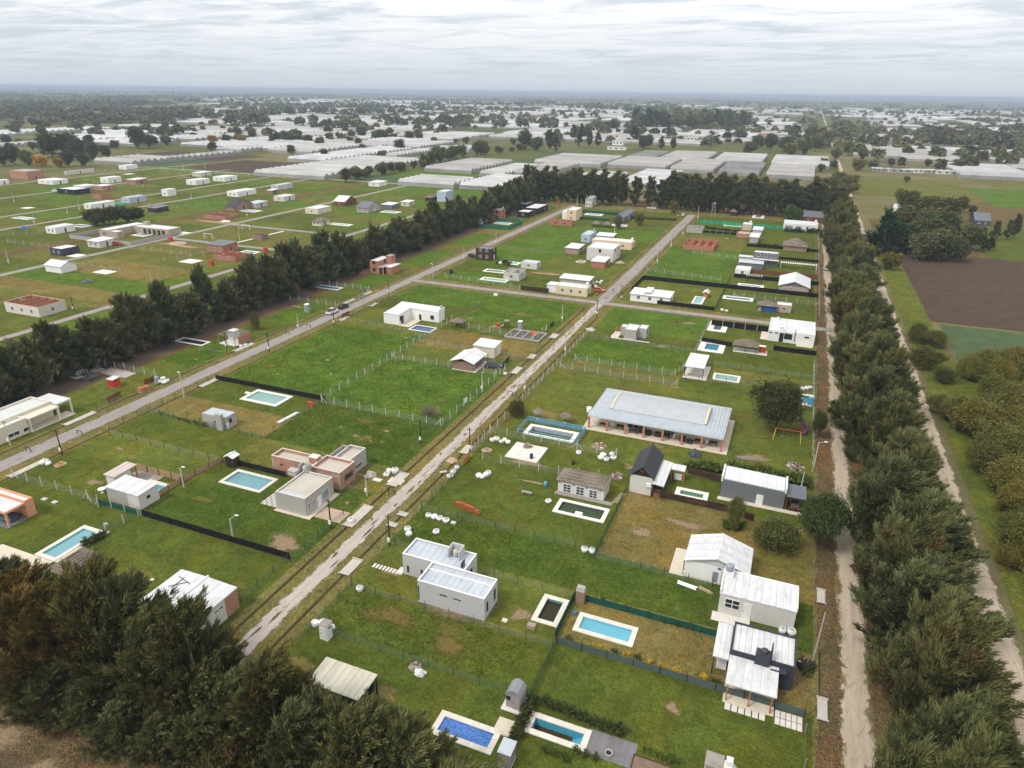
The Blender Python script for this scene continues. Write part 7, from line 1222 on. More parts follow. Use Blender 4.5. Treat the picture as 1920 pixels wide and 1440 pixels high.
GH=[('long white greenhouse with a zigzag side across the ploughed field',zK,(240,785),(560,805),(1130,712),POLYB),('wide white greenhouse beside the hedgerow',zK,(0,885),(600,932),(1180,792),POLYW),('white greenhouse just beyond the western lots',zK,(1060,958),(1490,985),(1640,942),POLYW),('white greenhouse touching the windbreak end',zK,(1500,990),(1900,1000),(2050,930),POLYB),('grey flat-looking greenhouse behind the green crop',zK,(1250,862),(1660,878),(1900,808),POLYG),('pale greenhouse beside the dark soil',zK,(140,703),(520,728),(760,690),POLYW),('white greenhouse behind the zigzag one',zK,(950,762),(1110,770),(1440,702),POLYW),('grey greenhouse in the second field row',zK,(400,660),(700,668),(800,640),POLYG),('long pale greenhouse in the second field row',zK,(930,690),(1290,700),(1450,665),POLYW),('grey-white greenhouse left of the hedgerow trees',zK,(1400,712),(1620,722),(1700,700),POLYW),('pale greenhouse near the torn ones',zK,(1660,900),(1920,905),(2080,840),POLYW),('dull rambling greenhouse at the western lots edge',zL,(690,800),(1080,822),(1250,780),POLYG),('dull long greenhouse continuing from the western edge',zL,(1090,800),(1500,790),(1650,735),POLYG),('pale greenhouse beyond the yellow trees',zL,(1600,715),(1900,725),(2040,690),POLYW),('white greenhouse behind the lone dark pine',zL,(860,645),(1280,650),(1340,628),POLYB),('white greenhouse left of the lone dark pine',zL,(600,592),(950,606),(1000,585),POLYB),('white greenhouse behind the big farm trees',zL,(-40,690),(250,690),(330,650),POLYW),('striped grey greenhouse behind the windbreak',zM,(180,805),(690,838),(800,775),POLYG),('wide dull greenhouse behind the gap in the windbreak',zM,(0,895),(300,900),(480,830),POLYG),('patched greenhouse with white panels missing',zM,(700,838),(1180,848),(1260,795),POLYG),('patched greenhouse with square white holes',zM,(1190,860),(1530,880),(1580,808),POLYG),('dark net-covered greenhouse behind the patched ones',zM,(870,778),(1090,788),(1160,742),POLYD),('dark glassy greenhouse beside the lane row',zM,(1545,888),(1870,895),(1890,828),POLYD),('pale flat greenhouse at the far side of the patched ones',zM,(1090,795),(1460,800),(1530,748),POLYG),('large pale greenhouse left of the outer lane',zM,(1505,808),(1880,815),(1910,765),POLYW),('white greenhouse seen through the windbreak gap',zM,(400,960),(760,975),(830,900),POLYW),('white greenhouse behind the middle of the windbreak',zM,(770,985),(1180,960),(1280,890),POLYB),('white greenhouse with a dark field before it',zM,(1510,622),(1810,632),(1865,598),POLYB),('pale greenhouse beside the hamlet',zM,(1310,600),(1500,606),(1530,565),POLYW),('grey greenhouse left of the hamlet trees',zM,(-40,590),(240,600),(420,560),POLYG),('ribbed grey greenhouse beside the roadside trees',zN,(20,828),(440,838),(470,785),POLYW),('grey greenhouse with broad ribs before the tall windbreak',zN,(-20,915),(340,912),(360,850),POLYG),('dull greenhouse east of the outer lane',zN,(640,752),(1010,772),(965,700),POLYG),('dull wide greenhouse farther east of the outer lane',zN,(1015,790),(1400,800),(1430,720),POLYG),('pale greenhouse at the eastern field',zN,(1450,912),(1900,925),(1860,850),POLYW),('long white greenhouse far east of the lane',zN,(640,600),(900,612),(900,582),POLYB),('zigzag greenhouse far east of the lane',zN,(930,612),(1240,628),(1250,595),POLYW),('small greenhouse at the right edge',zN,(1700,775),(1900,780),(1920,745),POLYW)]
for l,z,a,b,c,mt in GH:gpx(l,z,a,b,c,mt)
g=np.random.default_rng(21); cnt=0; placed=[]
yr=610.0
while yr<1500:
 x=-1.05*yr; dy_=g.uniform(38,62)*(1+yr/3000)
 while x<-.16*yr-40:
  wx=g.uniform(60,170)
  if g.random()<.78 and not(yr<900 and x+wx>-430):greenhouse(('pale greenhouse in the broad belt west of the lane','grey greenhouse in the broad belt west of the lane')[int(g.random()<.4)],x,x+wx,yr,yr+dy_,(POLYB,POLYW,POLYW,POLYG)[int(g.integers(0,4))],sp=9,group='greenhouse belt west of the lane',joined=True); placed.append((x+wx/2,yr+dy_/2,wx,dy_))
  x+=wx+g.uniform(5,26)
 yr+=dy_+g.uniform(7,26)
FG=['white greenhouse far out on the plain','pale grey greenhouse far out on the plain']
for _ in range(3200):
 y=10**g.uniform(2.86,3.6); x=g.uniform(-1.0*y,.26*y) if g.random()<.75 else g.uniform(-.7*y,-.1*y); wx=g.uniform(70,230)
 if _<700:x,y,wx=g.uniform(-1050,-430),g.uniform(560,900),g.uniform(50,140)
 dy_=g.uniform(35,110)*(1+y/2500)
 if y<900 and x+wx>-420 and x<60:continue
 if 20<x+wx and x<40:continue
 if any(abs(x+wx/2-a)<(wx+c)/2+6 and abs(y+dy_/2-b)<(dy_+d)/2+8 for a,b,c,d in placed):continue
 placed.append((x+wx/2,y+dy_/2,wx,dy_)); k=int(g.integers(0,3)); greenhouse(FG[k==2],x,x+wx,y,y+dy_,(POLYB,POLYW,POLYG)[k],sp=9,group='greenhouses far out on the plain',joined=True); cnt+=1
 if cnt>=270:break
def cube(label,x,y,w,d,h,wall,roof,group):
 T=thing('far_house',label,'house',(x,y,0),group); part('wall',MB().box(x-w/2,x+w/2,y,y+d,0,h),wall,T); part('roof',MB().box(x-w/2-.3,x+w/2+.3,y-.3,y+d+.3,h+.003,h+.3),roof,T)
 for i in range(3):u=x-w*.32+w*.32*i; part('window',MB().box(u-w*.06,u+w*.06,y-.05,y-.003,h*.35,h*.75),PANE,T)
g=np.random.default_rng(8)
for i,(px,py,w,h) in enumerate([(640,612,1,1),(690,615,1,1),(745,640,1,1.3),(790,690,1,1.2),(815,620,1,1),(830,612,1,1),(1030,620,1,1),(1070,640,1,1.2),(1110,670,1,1),(1140,600,1,1),(1180,585,1,1),(1240,590,1,1),(1260,620,1,1),(1310,640,1,1),(1350,655,1.2,.9),(1000,540,1,1),(590,500,1,1),(120,500,2,1),(370,485,2,1),(1240,680,1,1),(1190,690,1,.8),(780,725,1.6,.6)]):
 x,y=U(*zM(px,py)); cube('white house in the hamlet beyond the grey greenhouses',x,y,13*w,9,4.6*h,(WHITE,OFFW,PEACH)[i%3],(ROOFW,ROOFG)[i%2],'houses of the far hamlet')
for i in range(130):
 y=10**g.uniform(3.0,3.7); x=g.choice((g.uniform(-1.0*y,-.25*y),g.uniform(-.2*y,.3*y)));
 if 24<x<38:continue
 cube('tiny pale house scattered on the far plain',x,y,g.uniform(9,26),g.uniform(8,14),g.uniform(3.5,6.5),(WHITE,OFFW,PEACH,SALMON,GREYP)[i%5],(ROOFW,ROOFWD,ROOFG,plain('clay tile roof',(.36,.15,.08)))[i%4],'houses scattered on the far plain')
x,y=U(*zK(1452,400)); T=thing('chimney_stack','tall pale brick chimney on the plain beyond the greenhouses','chimney',(x,y,0)); part('shaft',MB().bar((x,y,0),(x,y,38),1.8,1.1,10),OFFW,T); part('base_building',MB().box(x-40,x+40,y+4,y+30,0,7),OFFW,T)
for i in range(7):
 x,y=U(*zN((830,930,995,1110,1200,1340,1430)[i],(888,892,896,898,900,908,914)[i])); cube('white shack in the row of sheds along the eastern meadow',x,y,11+3*(i%3),6,2.6,(WALLP,OFFW)[i%2],ROOFW,'sheds along the eastern meadow')
hb('gablex',zN,(1550,1250),(1635,1258),(1665,1228),2.6,plain('dark wall',(.08,.08,.09)),ROOFDG,'grey-roofed house in the garden beyond the ploughed field',2,1); hb('gablex',zN,(945,1160),(985,1166),(1010,1150),2.6,WHITE,ROOFW,'white shed roof among the grove beyond the outer lane',0,0,cat='shed')
hb('mono',(lambda a,b:(a,b)),(1688,462),(1722,466),(1730,458),2.2,WHITE,ROOFWD,'long low white shed at the corner of the ploughed field',0,0,cat='shed')
# fences
W1=dict(kind='wire',post='conc',h=1.35); D1=dict(kind='wire',post='dark',h=1.1,brace=False)
def F(label,pts,**k):return fence(label,pts,**k)
F('wire fence on black posts around the lot of the grey flat-roofed house',[(660,1100),(790,1150),(1044,1197)],kind='wire',post='steel',h=.9,brace=False)
F('wire fence on black posts behind the grey flat-roofed house',[(742,1020),(842,1058),(1018,1102),(1080,1118)],kind='wire',post='steel',h=.9,brace=False)
F('grey-green netting across the lawn above the cream-roofed shelter',[(625,1192),(952,1297)],kind='wire',post='steel',h=1.2,net=NETG,brace=False); F('netting along the street at the lower lawn',[(548,1215),(585,1178),(668,1098)],kind='wire',post='steel',h=1.1,net=NETG,brace=False)
F('leaning dark netting between the shed lawn and the lower lawn',[(985,1330),(1040,1202)],kind='wire',post='steel',h=1.2,net=NETH,brace=False)
F('low green screen fence beside the murky pool',[(1041,1198),(1077,1122)],kind='cloth',cloth=CLOTHT,h=1.15,post='steel',step=2.2); F('green screen fence behind the bright turquoise pool',[(1094,1127),(1344,1196)],kind='cloth',cloth=CLOTHT,h=1.05,post='steel',step=2.6)
F('long grey-green screen fence in front of the bright turquoise pool',[(1043,1206),(1508,1350)],kind='cloth',cloth=CLOTHY,h=1.0,post='dark',step=3)
F('thin wire fence on dark posts below the dry lot',[(1116,1046),(1200,1070),(1335,1102)],**D1); F('green netting along the dry lot beside the unfinished pool',[(1116,1043),(1172,922)],kind='wire',post='dark',h=1.3,net=NETH,brace=False)
F('green netting below the brick arc and soil patch',[(791,956),(1115,1042)],kind='wire',post='dark',h=1.15,net=NETG,brace=False); F('netting along the dirt street beside the bulk bags',[(791,956),(862,880)],kind='wire',post='dark',h=1.15,net=NETG,brace=False)
F('thin wire fence below the concrete rubble slab',[(905,862),(1008,886),(1160,902)],kind='wire',post='conc',h=1.1,brace=False)
F('tall wire fence with concrete posts in front of the railed pool',[(885,846),(925,812),(1082,842),(1155,858)],**W1); F('green-tinged wire fence along the dirt street below the crossing',[(890,845),(965,775),(1020,712),(1062,668),(1102,634)],kind='wire',post='conc',h=1.4,net=NETG)
F('upper wire fence of the olive strip behind the pavilion',[(1078,676),(1266,704),(1280,692)],**W1); F('lower wire fence of the olive strip behind the pavilion',[(1050,690),(1265,732)],**W1)
F('dark wire fence with brown earth along the cement house lot',[(1102,633),(1232,652),(1312,662)],**D1); F('wire fence between the pavilion lawn and the narrow pool',[(1285,712),(1412,724),(1532,742)],**D1); F('wire fence behind the narrow pool lot',[(1335,684),(1530,706)],**D1); F('concrete post fence along the sandy lane beside the pavilion lawn',[(1523,885),(1529,780),(1532,690)],kind='wire',post='conc',h=1.4,step=3)
F('concrete post fence along the sandy lane at the front corner',[(1508,1440),(1516,1320),(1520,1255)],kind='wire',post='gr',h=1.0,step=4); F('wire fence with dark posts along the lane beside the gabled house',[(1524,1230),(1534,1060)],kind='wire',post='gr',h=1.0,step=5)
F('brown plank fence in front of the narrow green pool',[(1220,930),(1358,965),(1412,978)],kind='plank',h=1.3,post='dark',step=1.5,cloth=WOODD); F('dark plank fence behind the lawn of the black-roofed house',[(1290,888),(1350,905)],kind='plank',h=1.3,post='dark',step=2.2,cloth=WOODD)
F('black screen fence behind the dark green pool',[(1333,610),(1440,625)],kind='cloth',cloth=CLOTHK,h=1.7,post='conc',step=3); F('black screen fence between the dark green and blue pools',[(1316,641),(1372,651)],kind='cloth',cloth=CLOTHK,h=1.3,post='steel'); F('black screen fence below the white modern house',[(1450,657),(1530,669)],kind='cloth',cloth=CLOTHK,h=1.3,post='steel')
F('dark wire fence west of the dark green pool',[(1290,690),(1316,641),(1333,610)],kind='wire',post='conc',h=1.3,net=NETG)
F('low black screen fence in front of the white sheet-roofed house',[(1232,570),(1340,582)],kind='cloth',cloth=CLOTHK,h=1.2,post='steel'); F('long black screen fence behind the white sheet-roofed house',[(1184,547),(1204,524),(1362,545),(1533,562)],kind='cloth',cloth=CLOTHK,h=1.5,post='steel'); F('black screen fence behind the pergola and broad gable roof',[(1376,520),(1535,538)],kind='cloth',cloth=CLOTHK,h=1.5,post='steel'); F('dark netting between the two black-screened gardens',[(1342,580),(1362,546),(1376,520)],kind='wire',post='dark',h=1.3,net=NETH,brace=False)
F('long red-brown plank fence beside the white slatted pergola',[(1408,512),(1532,524)],kind='plank',h=1.6,post='dark',step=2.4,cloth=WOODR); F('black fence beside the long thatched house',[(1400,462),(1536,475)],kind='cloth',cloth=CLOTHK,h=1.2,post='steel'); F('black screen beside the balcony house',[(1460,486),(1536,492)],kind='cloth',cloth=CLOTHK,h=1.0,post='steel')
F('bright green screen fence at the far end near the thatched hut',[(1308,418),(1395,423),(1470,431)],kind='cloth',cloth=CLOTHE,h=1.6,post='conc'); F('dark hedge-lined fence below the lap pool',[(1318,436),(1380,442)],kind='cloth',cloth=CLOTHK,h=1.1,post='conc')
F('green screen fence beside the windbreak at the small blue pool',[(872,424),(952,432),(975,420)],kind='cloth',cloth=CLOTHG,h=1.6,post='steel'); F('green screen beside the small blue pool',[(930,414),(974,416)],kind='cloth',cloth=CLOTHG,h=1.3,post='steel'); F('green screen behind the peach house pool',[(1092,399),(1160,404)],kind='cloth',cloth=CLOTHT,h=1.5,post='steel'); F('green screen before the peach house pool',[(1052,408),(1144,414)],kind='cloth',cloth=CLOTHT,h=1.3,post='steel')
F('dark brown fence below the cream crossing house',[(977,544),(1030,549)],kind='cloth',cloth=WOODD,h=1.6,post='dark'); F('brown fence by the trees of the grey-roofed house',[(1178,410),(1268,414)],kind='cloth',cloth=WOODD,h=1.2,post='dark')
F('black screen fence behind the pale aqua pool',[(405,712),(602,758)],kind='cloth',cloth=CLOTHK,h=1.15,post='steel',step=2.8); F('black screen fence between the kiosk and the brick house',[(442,872),(540,892)],kind='cloth',cloth=CLOTHK,h=1.1,post='steel',step=2.4); F('long black screen fence across the lower lawn',[(268,968),(540,1053)],kind='cloth',cloth=CLOTHK,h=1.15,post='steel',step=2.8)
F('beige screen fence around the small turquoise pool',[(265,955),(292,935),(345,907),(417,866)],kind='cloth',cloth=CLOTHB,h=1.0,post='dark',step=2.4); F('beige screen fence behind the small turquoise pool',[(255,880),(343,905)],kind='cloth',cloth=CLOTHB,h=1.3,post='dark',step=2.6); F('green screen fence beside the grey block house',[(185,945),(262,966)],kind='cloth',cloth=CLOTHT,h=.9,post='conc')
F('concrete post fence beside the salmon house lot',[(25,895),(150,945),(185,952)],**W1); F('wire fence between the lap pool lawn and the next lawn',[(264,966),(200,1000)],kind='wire',post='conc',h=1.0,net=NETG,brace=False)
F('wire fence along the dirt street at the corner of the black screen',[(452,1128),(545,1052)],kind='wire',post='dark',h=1.1,net=NETG,brace=False); F('wire fence in front of the taupe house',[(545,1055),(640,965)],kind='wire',post='dark',h=1.0,net=NETG,brace=False); F('dark post fence between the olive strip and the green lot',[(206,815),(420,868)],**D1); F('wire fence above the tan dry lot',[(278,774),(402,802),(492,828)],kind='wire',post='dark',h=1.1,net=NETG,brace=False); F('post fence along the grey street beside the tan dry lot',[(206,805),(278,768),(405,707)],**D1); F('dark post fence between the hut lot and the tall grass',[(490,824),(602,757)],**D1)
F('concrete post fence between the two big green lots, running with the street',[(603,753),(735,668),(850,602)],**W1); F('concrete post fence at the bottom of the big green lot',[(604,755),(826,799)],**W1); F('concrete post fence of the green lot along the dirt street',[(830,798),(932,692)],**W1); F('concrete post fence at the top of the green lot',[(735,672),(935,700)],**W1)
F('dark post fence around the dry lot of the brick cabin',[(775,640),(1000,670)],**D1); F('wire fence with concrete posts below the play tower',[(860,612),(1000,640),(1020,618)],**W1); F('dark wire fence beside the white corner house',[(635,600),(720,615),(800,634)],**D1); F('wire fence between the two upper green lots',[(870,590),(905,565)],**D1); F('netting along the dirt street below the crossing on the grass side',[(1040,612),(1100,575)],kind='wire',post='dark',h=1.0,net=NETG,brace=False); F('wire fence along the grey street beside the white corner house',[(650,598),(735,556)],kind='wire',post='dark',h=1.1,net=NETG,brace=False)
F('concrete post fence around the windbreak pool lawn',[(512,558),(640,580),(690,552)],**W1); F('concrete post fence behind the windbreak pool',[(575,530),(690,546)],**W1); F('post fence beside the timber frame',[(375,655),(425,662)],kind='wire',post='gr',h=.8); F('wire fence beside the brick-edged patio',[(180,683),(290,706)],**W1); F('wire fence with a timber gate along the cream house lawn',[(182,768),(228,748)],kind='wire',post='steel',h=1.0,brace=False)
F('concrete post fence behind the green pools',[(835,520),(990,545)],**W1); F('dark wire fence beside the brown garage',[(950,467),(1060,478)],**D1); F('concrete post fence below the lush lot by the dirt street',[(1213,508),(1350,528)],**W1); F('concrete post fence beside the roofless brick rooms',[(1300,476),(1395,488)],**W1); F('concrete post fence behind the long narrow pool',[(1375,556),(1535,572)],**W1); F('wire fence along the sandy lane in the far gardens',[(1536,590),(1536,430)],kind='wire',post='conc',h=1.3,step=6)
for i,(a,b) in enumerate([((0,650),(680,600)),((700,250),(1210,280)),((60,700),(480,780)),((1000,750),(1480,790)),((560,870),(890,920)),((1180,450),(1690,410)),((480,170),(900,160)),((1200,160),(1900,200)),((1230,840),(1530,800))]):
 fence(('wire fence across the western lots beside the canal strip','wire fence across the far western lots','wire fence at the left western lot','wire fence before the brick house with dark roof','dark post fence beside the white gabled cabin','wire fence at the rubble lot','wire fence behind the long roofless house','wire fence along the brown field','wire fence above the windbreak')[i],[z13(*a),z13(*b)],kind='wire',post='conc',h=1.3,step=5,brace=False)
x0,x1,y0,y1,w_=PR[8]; x0-=.9; x1+=.9; y0-=.5; y1+=.9; T=thing('pool_railing','blue steel railing round the half-filled pool','railing',((x0+x1)/2,y0,0))
for a,b in(((x0,y0),(x1,y0)),((x1,y0),(x1,y1)),((x1,y1),(x0,y1)),((x0,y1),(x0,y0))):
 for z_ in(.55,1.15):part('rail',MB().bar((*a,z_),(*b,z_),.05),BLUEF,T)
 n=max(2,int(math.dist(a,b)/2))
 for i in range(n):part('post',MB().bar((a[0]+(b[0]-a[0])*i/n,a[1]+(b[1]-a[1])*i/n,.02),(a[0]+(b[0]-a[0])*i/n,a[1]+(b[1]-a[1])*i/n,1.2),.05),BLUEF,T)
part('railing_net',MB().quad((x0,y1,.1),(x1,y1,.1),(x1,y1,1.1),(x0,y1,1.1)),netting('blue netting',(.12,.36,.55),.5),T); part('railing_net',MB().quad((x1,y0,.1),(x1,y1,.1),(x1,y1,1.1),(x1,y0,1.1)),netting('blue netting side',(.12,.36,.55),.5),T)
# gates of plank
for l,a,b,m_ in[('orange plank gate at the dirt street',(868,874),(881,858),WOODO),('red-brown plank gate on the grey street',(202,756),(227,742),WOODR),('brown plank gate beside the brick pallets',(271,722),(291,714),WOODR),('dark gate beside the white corner house',(640,597),(655,590),WOODR),('brown gate at the top of the dirt street lot',(1031,615),(1038,609),WOODD),('black gate beside the covered car',(942,690),(955,675),STEELD)]:
 p,q=U(*a),U(*b); T=thing('gate',l,'gate',(*p,0)); d=math.dist(p,q); n=max(4,int(d/.45))
 for i in range(n):t0,t1=i/n+.01,(i+1)/n-.01; x_,y_,x2,y2=p[0]+(q[0]-p[0])*t0,p[1]+(q[1]-p[1])*t0,p[0]+(q[0]-p[0])*t1,p[1]+(q[1]-p[1])*t1; part('plank',MB().hexa([(x_,y_,.08),(x2,y2,.08),(x2+.05,y2,.08),(x_+.05,y_,.08)],[(x_,y_,1.2),(x2,y2,1.2),(x2+.05,y2,1.2),(x_+.05,y_,1.2)]),m_,T)
# poles
def pole_at(px,py,h,label,lamp=None,z=lambda a,b:(a,b),wood=False,group='utility poles'):
 x,y=U(*z(px,py)); T=thing('utility_pole' if lamp is None else 'street_lamp',label,'pole' if lamp is None else 'street lamp',(x,y,0),group if lamp is None else 'street lamps')
 part('pole',MB().bar((x,y,0),(x+random.uniform(-.08,.08),y,h),.13,.08,8),WOODD if wood else POSTC,T)
 if lamp is not None:part('lamp_arm',MB().bar((x,y,h-.15),(x+lamp[0],y+lamp[1],h+.2),.045),STEELG,T); part('lamp_head',MB().hexa([(x+lamp[0]-.1,y+lamp[1]-.12,h+.15),(x+lamp[0]+.5,y+lamp[1]-.12,h+.2),(x+lamp[0]+.5,y+lamp[1]+.12,h+.2),(x+lamp[0]-.1,y+lamp[1]+.12,h+.15)],[(x+lamp[0]-.1,y+lamp[1]-.08,h+.27),(x+lamp[0]+.5,y+lamp[1]-.1,h+.3),(x+lamp[0]+.5,y+lamp[1]+.1,h+.3),(x+lamp[0]-.1,y+lamp[1]+.08,h+.27)]),WHITEPL,T)
 else:part('crossarm',MB().box(x-.5,x+.5,y-.05,y+.05,h-.5,h-.4),WOODD,T); part('meter_box',MB().box(x-.18,x+.18,y-.3,y-.13,.9,1.5),WHITEPL,T)
for px,py,h,l in[(731,1024,5.4,'pole with white meter box beside the grey flat-roofed house'),(621,991,5.2,'dark pole in front of the taupe house'),(881,848,5,'pole at the orange plank gate'),(789,832,5,'dark pole at the corner of the dark green lot'),(117,853,5,'pole at the grey street opposite the cream house'),(20,835,5,'pole touching the cream flat house'),(505,660,5,'pole beside the big lush lot on the grey street'),(627,610,5,'pole beside the dark gate on the grey street'),(560,618,4.5,'pole beside the timber frame lawn'),(425,655,4.5,'pole beside the timber frame'),(729,552,5,'pole on the grey street opposite the brick tower house'),(984,735,5,'pole beside the shrub on the dirt street'),(1060,662,5,'pole beside the green-tinged fence'),(1054,603,5,'pole at the upper green lot corner'),(1119,593,5,'pole just below the street crossing'),(1165,563,5,'pole at the crossing beside the white sheet-roofed house'),(904,735,4.6,'pole in the corner of the green lot beside the dirt street'),(1232,494,5,'pole on the dirt street beside the lush lot'),(1258,464,5,'pole on the dirt street beside the brick rooms'),(1280,442,5.5,'pole near the grey cement-block walls'),(870,487,5,'pole on the lawn west of the grey street'),(930,458,5,'pole on the grey street behind the black timber tower'),(1308,410,6.5,'tall pole at the head of the dirt street, right side'),(1271,408,6.5,'tall pole at the head of the dirt street, left side'),(1043,391,6.5,'tall pole at the head of the grey street'),(1082,386,6,'pole beside the two-storey white far house'),(286,538,5.5,'pole on the dry lot beyond the windbreak'),(1500,925,4,'leaning pole beside the lane carport'),(688,930,3.6,'pair of meter posts beside the brick house'),(26,1085,3.5,'dark post beside the lap pool terrace'),(1152,440,5,'pole in the garden behind the grey-roofed house'),(139,584,4.5,'pole behind the windbreak beside the roofless house')]:
 pole_at(px,py,h,l,wood=('dark' in l or px%2==1))
for px,py,h,l,lm in[(345,745,5.4,'street lamp on the grey street beside the black screen',(-.5,.1)),(437,1012,3.6,'lamp on a short pole in the lower lawn',(.4,.8)),(345,914,3.6,'lamp on a pole beside the beige screen',(.3,.2)),(812,522,5,'street lamp at the corner of the grey street and the cross street',(-.6,0)),(1526,875,4.8,'lamp on the lane pole beside the pavilion lawn',(.9,.2)),(450,455,6,'tall lamp on the playing field',(.4,0)),(604,432,5,'lamp beside the cross street of the western lots',(-.4,0))]:pole_at(px,py,h,l,lm)
for i,(px,py) in enumerate([(110,400),(600,460),(260,560),(1440,380),(1540,150),(1380,160),(1130,470),(70,860),(1855,510),(510,490)]):pole_at(px,py,5.5,'thin pole on the western lots',z=z13,group='poles of the western lots')
x,y=U(*zB(1800,720)); T=thing('leaning_pole','leaning timber pole beside the dark slate house','pole',(x,y,0)); part('pole',MB().bar((x,y,0),(x+.5,y+2.6,5.6),.11,.08),WOODG,T)
for k in(0,.25):part('wire',MB().bar((x+.5+k,y+2.6,5.5),(9.4+k,113,4.7),.012,n=4),STEELD,T)
for l,ps,hz_ in[('sagging power lines along the dirt street',[(731,1024),(881,848),(984,735),(1060,662),(1119,593),(1165,563),(1232,494),(1258,464),(1280,442)],4.7),('sagging power lines along the grey street',[(20,835),(117,853),(345,745),(505,660),(627,610),(729,552),(812,522),(930,458),(1043,391)],4.8)]:
 T=thing('power_line',l,'power line',(0,0,0)); q=[U(*p_) for p_ in ps]
 for a,b in zip(q,q[1:]):
  for k in(-.3,.3):
   pr_=[(a[0]+(b[0]-a[0])*t+k,a[1]+(b[1]-a[1])*t,hz_-1.6*t*(1-t)) for t in(0,.25,.5,.75,1)]; m=MB()
   for c,d in zip(pr_,pr_[1:]):m.bar(c,d,.014,n=3)
   part('wire',m,STEELD,T)
for i,(px,py) in enumerate([(150,815),(54,847),(539,627),(579,614),(962,708),(956,740),(735,927)]):
 x,y=U(px,py); T=thing('road_hurdle',('dark hurdle on the grey street near the cream house','dark hurdle on the grey street at the frame edge','left dark hurdle on the grey street by the big lot','right dark hurdle on the grey street by the big lot','dark hurdle on the dirt street by the covered car','dark hurdle on the dirt street by the shrub','dark hurdle on the dirt street by the brick house')[i],'barrier',(x,y,0)); posts(T,[(x-.6,y),(x+.6,y)],.06,.75,.05,STEELD); part('rail',MB().box(x-.65,x+.65,y-.04,y+.04,.753,.85),STEELD,T)
# vehicles
PAINT={}
def paint(n,c):
 if n not in PAINT:PAINT[n]=plain('car paint '+n,c,.03,1,.25,.6)
 return PAINT[n]
def loft(sec):
 """sections (x, half width, z0, z1) joined nose to tail"""
 m=MB(); N=6
 for x,w,a,b in sec:m.v+=[(x,-w,a),(x,w,a),(x,w*1.0,a+(b-a)*.55),(x,w*.92,b),(x,-w*.92,b),(x,-w,a+(b-a)*.55)]
 for i in range(len(sec)-1):
  for j in range(N):k=(j+1)%N; m.f.append((i*N+j,(i+1)*N+j,(i+1)*N+k,i*N+k))
 m.f.append(tuple(range(N))); m.f.append(tuple(range(len(sec)*N-1,(len(sec)-1)*N-1,-1))); return m
def car(label,x,y,rz,pt,kind='car',s=1.0,cover=False,cat='car'):
 T=thing('pickup_truck' if kind=='pickup' else 'parked_car',label,cat,(x,y,.05),rz=rz); T.scale=(s,s,s); P_=lambda n,m,mt,sm=False,par=None:lpart(n,m.mesh(n,mt,sm),par or T)
 if kind=='pickup':body=[(-2.3,.78,.45,.95),(-2.25,.86,.38,1.0),(-.4,.88,.35,1.0),(1.3,.88,.35,1.0),(2.15,.82,.38,.92),(2.3,.72,.45,.8)]; cab=[(-.55,.74,1.0,1.05),(-.45,.70,1.0,1.62),(.6,.70,1.0,1.62),(1.3,.74,1.0,1.04)]
 else:body=[(-2.0,.70,.45,.85),(-1.9,.82,.35,.95),(-1.2,.86,.30,.98),(.8,.86,.30,.95),(1.7,.80,.32,.84),(2.0,.66,.42,.68)]; cab=[(-1.85,.70,.95,1.0),(-1.35,.66,.95,1.42),(.25,.66,.95,1.45),(1.05,.72,.94,.98)]
 P_('body',loft(body),pt); g_=P_('cabin_glass',loft(cab),PANE if not cover else pt); c0,c1=cab[1],cab[2]; P_('cabin_roof',MB().box(c0[0]-.04,c1[0]+.04,-c0[1]*.95,c0[1]*.95,c1[3]-.06,c1[3]+.03),pt)
 if kind=='pickup':P_('load_bed',MB().box(-2.15,-.65,-.7,.7,1.003,1.02),RUBBER); [P_('bed_side',MB().box(-2.25,-.6,sy-.05,sy+.05,.995,1.12),pt) for sy in(-.8,.8)]
 for sx in(-1.35,1.35):
  for sy in(-.8,.8):w=P_('wheel',MB().bar((sx,sy-.1,.32),(sx,sy+.1,.32),.33,.33,14),RUBBER); P_('rim',MB().bar((sx,sy+(.1 if sy>0 else-.1),.32),(sx,sy+(.12 if sy>0 else-.12),.32),.2,.2,10),RIM,par=w)
 e_=body[-1][0]; [P_('headlight',MB().box(e_-.2,e_+.02,sy-.14,sy+.14,.62,.76),WHITEPL) for sy in(-.55,.55)]; b_=body[0][0]; [P_('tail_light',MB().box(b_-.02,b_+.1,sy-.1,sy+.1,.7,.88),RED) for sy in(-.65,.65)]; return T
x,y=U(624,588); car('white pickup truck parked on the grey street',x-.2,y,PI/2,paint('white',(.78,.78,.77)),'pickup',.95,cat='pickup'); x,y=U(642,579); car('black car parked ahead of the white pickup',x,y+.6,PI/2,paint('black',(.02,.022,.025)),s=.95); x,y=U(1123,547); car('orange-red car parked beside the cream crossing house',x,y,.1,paint('orange',(.55,.07,.02)),s=.95); x,y=U(926,689); car('car under a grey cover beside the brick cabin',x,y,.15,plain('grey car cover',(.075,.08,.09),.15,2,.7),s=1.0,cover=True)
car('dark red car under the dark carport',CARPORT[0],CARPORT[1],PI/2,paint('red',(.10,.01,.012)),s=.9); car('white pickup truck under the thatched carport',THATCH_CAR[0]+.3,THATCH_CAR[1],-PI/2,paint('white',(.78,.78,.77)),'pickup',.98,cat='pickup'); x,y=U(1548,506); car('white car parked beside the sandy lane',x,y,PI/2+.1,paint('silver',(.66,.67,.69)),s=.95); x,y=U(1640,900); car('white car half hidden under the lane casuarinas',17.2,109.5,PI/2,paint('silver',(.66,.67,.69)),s=.95)
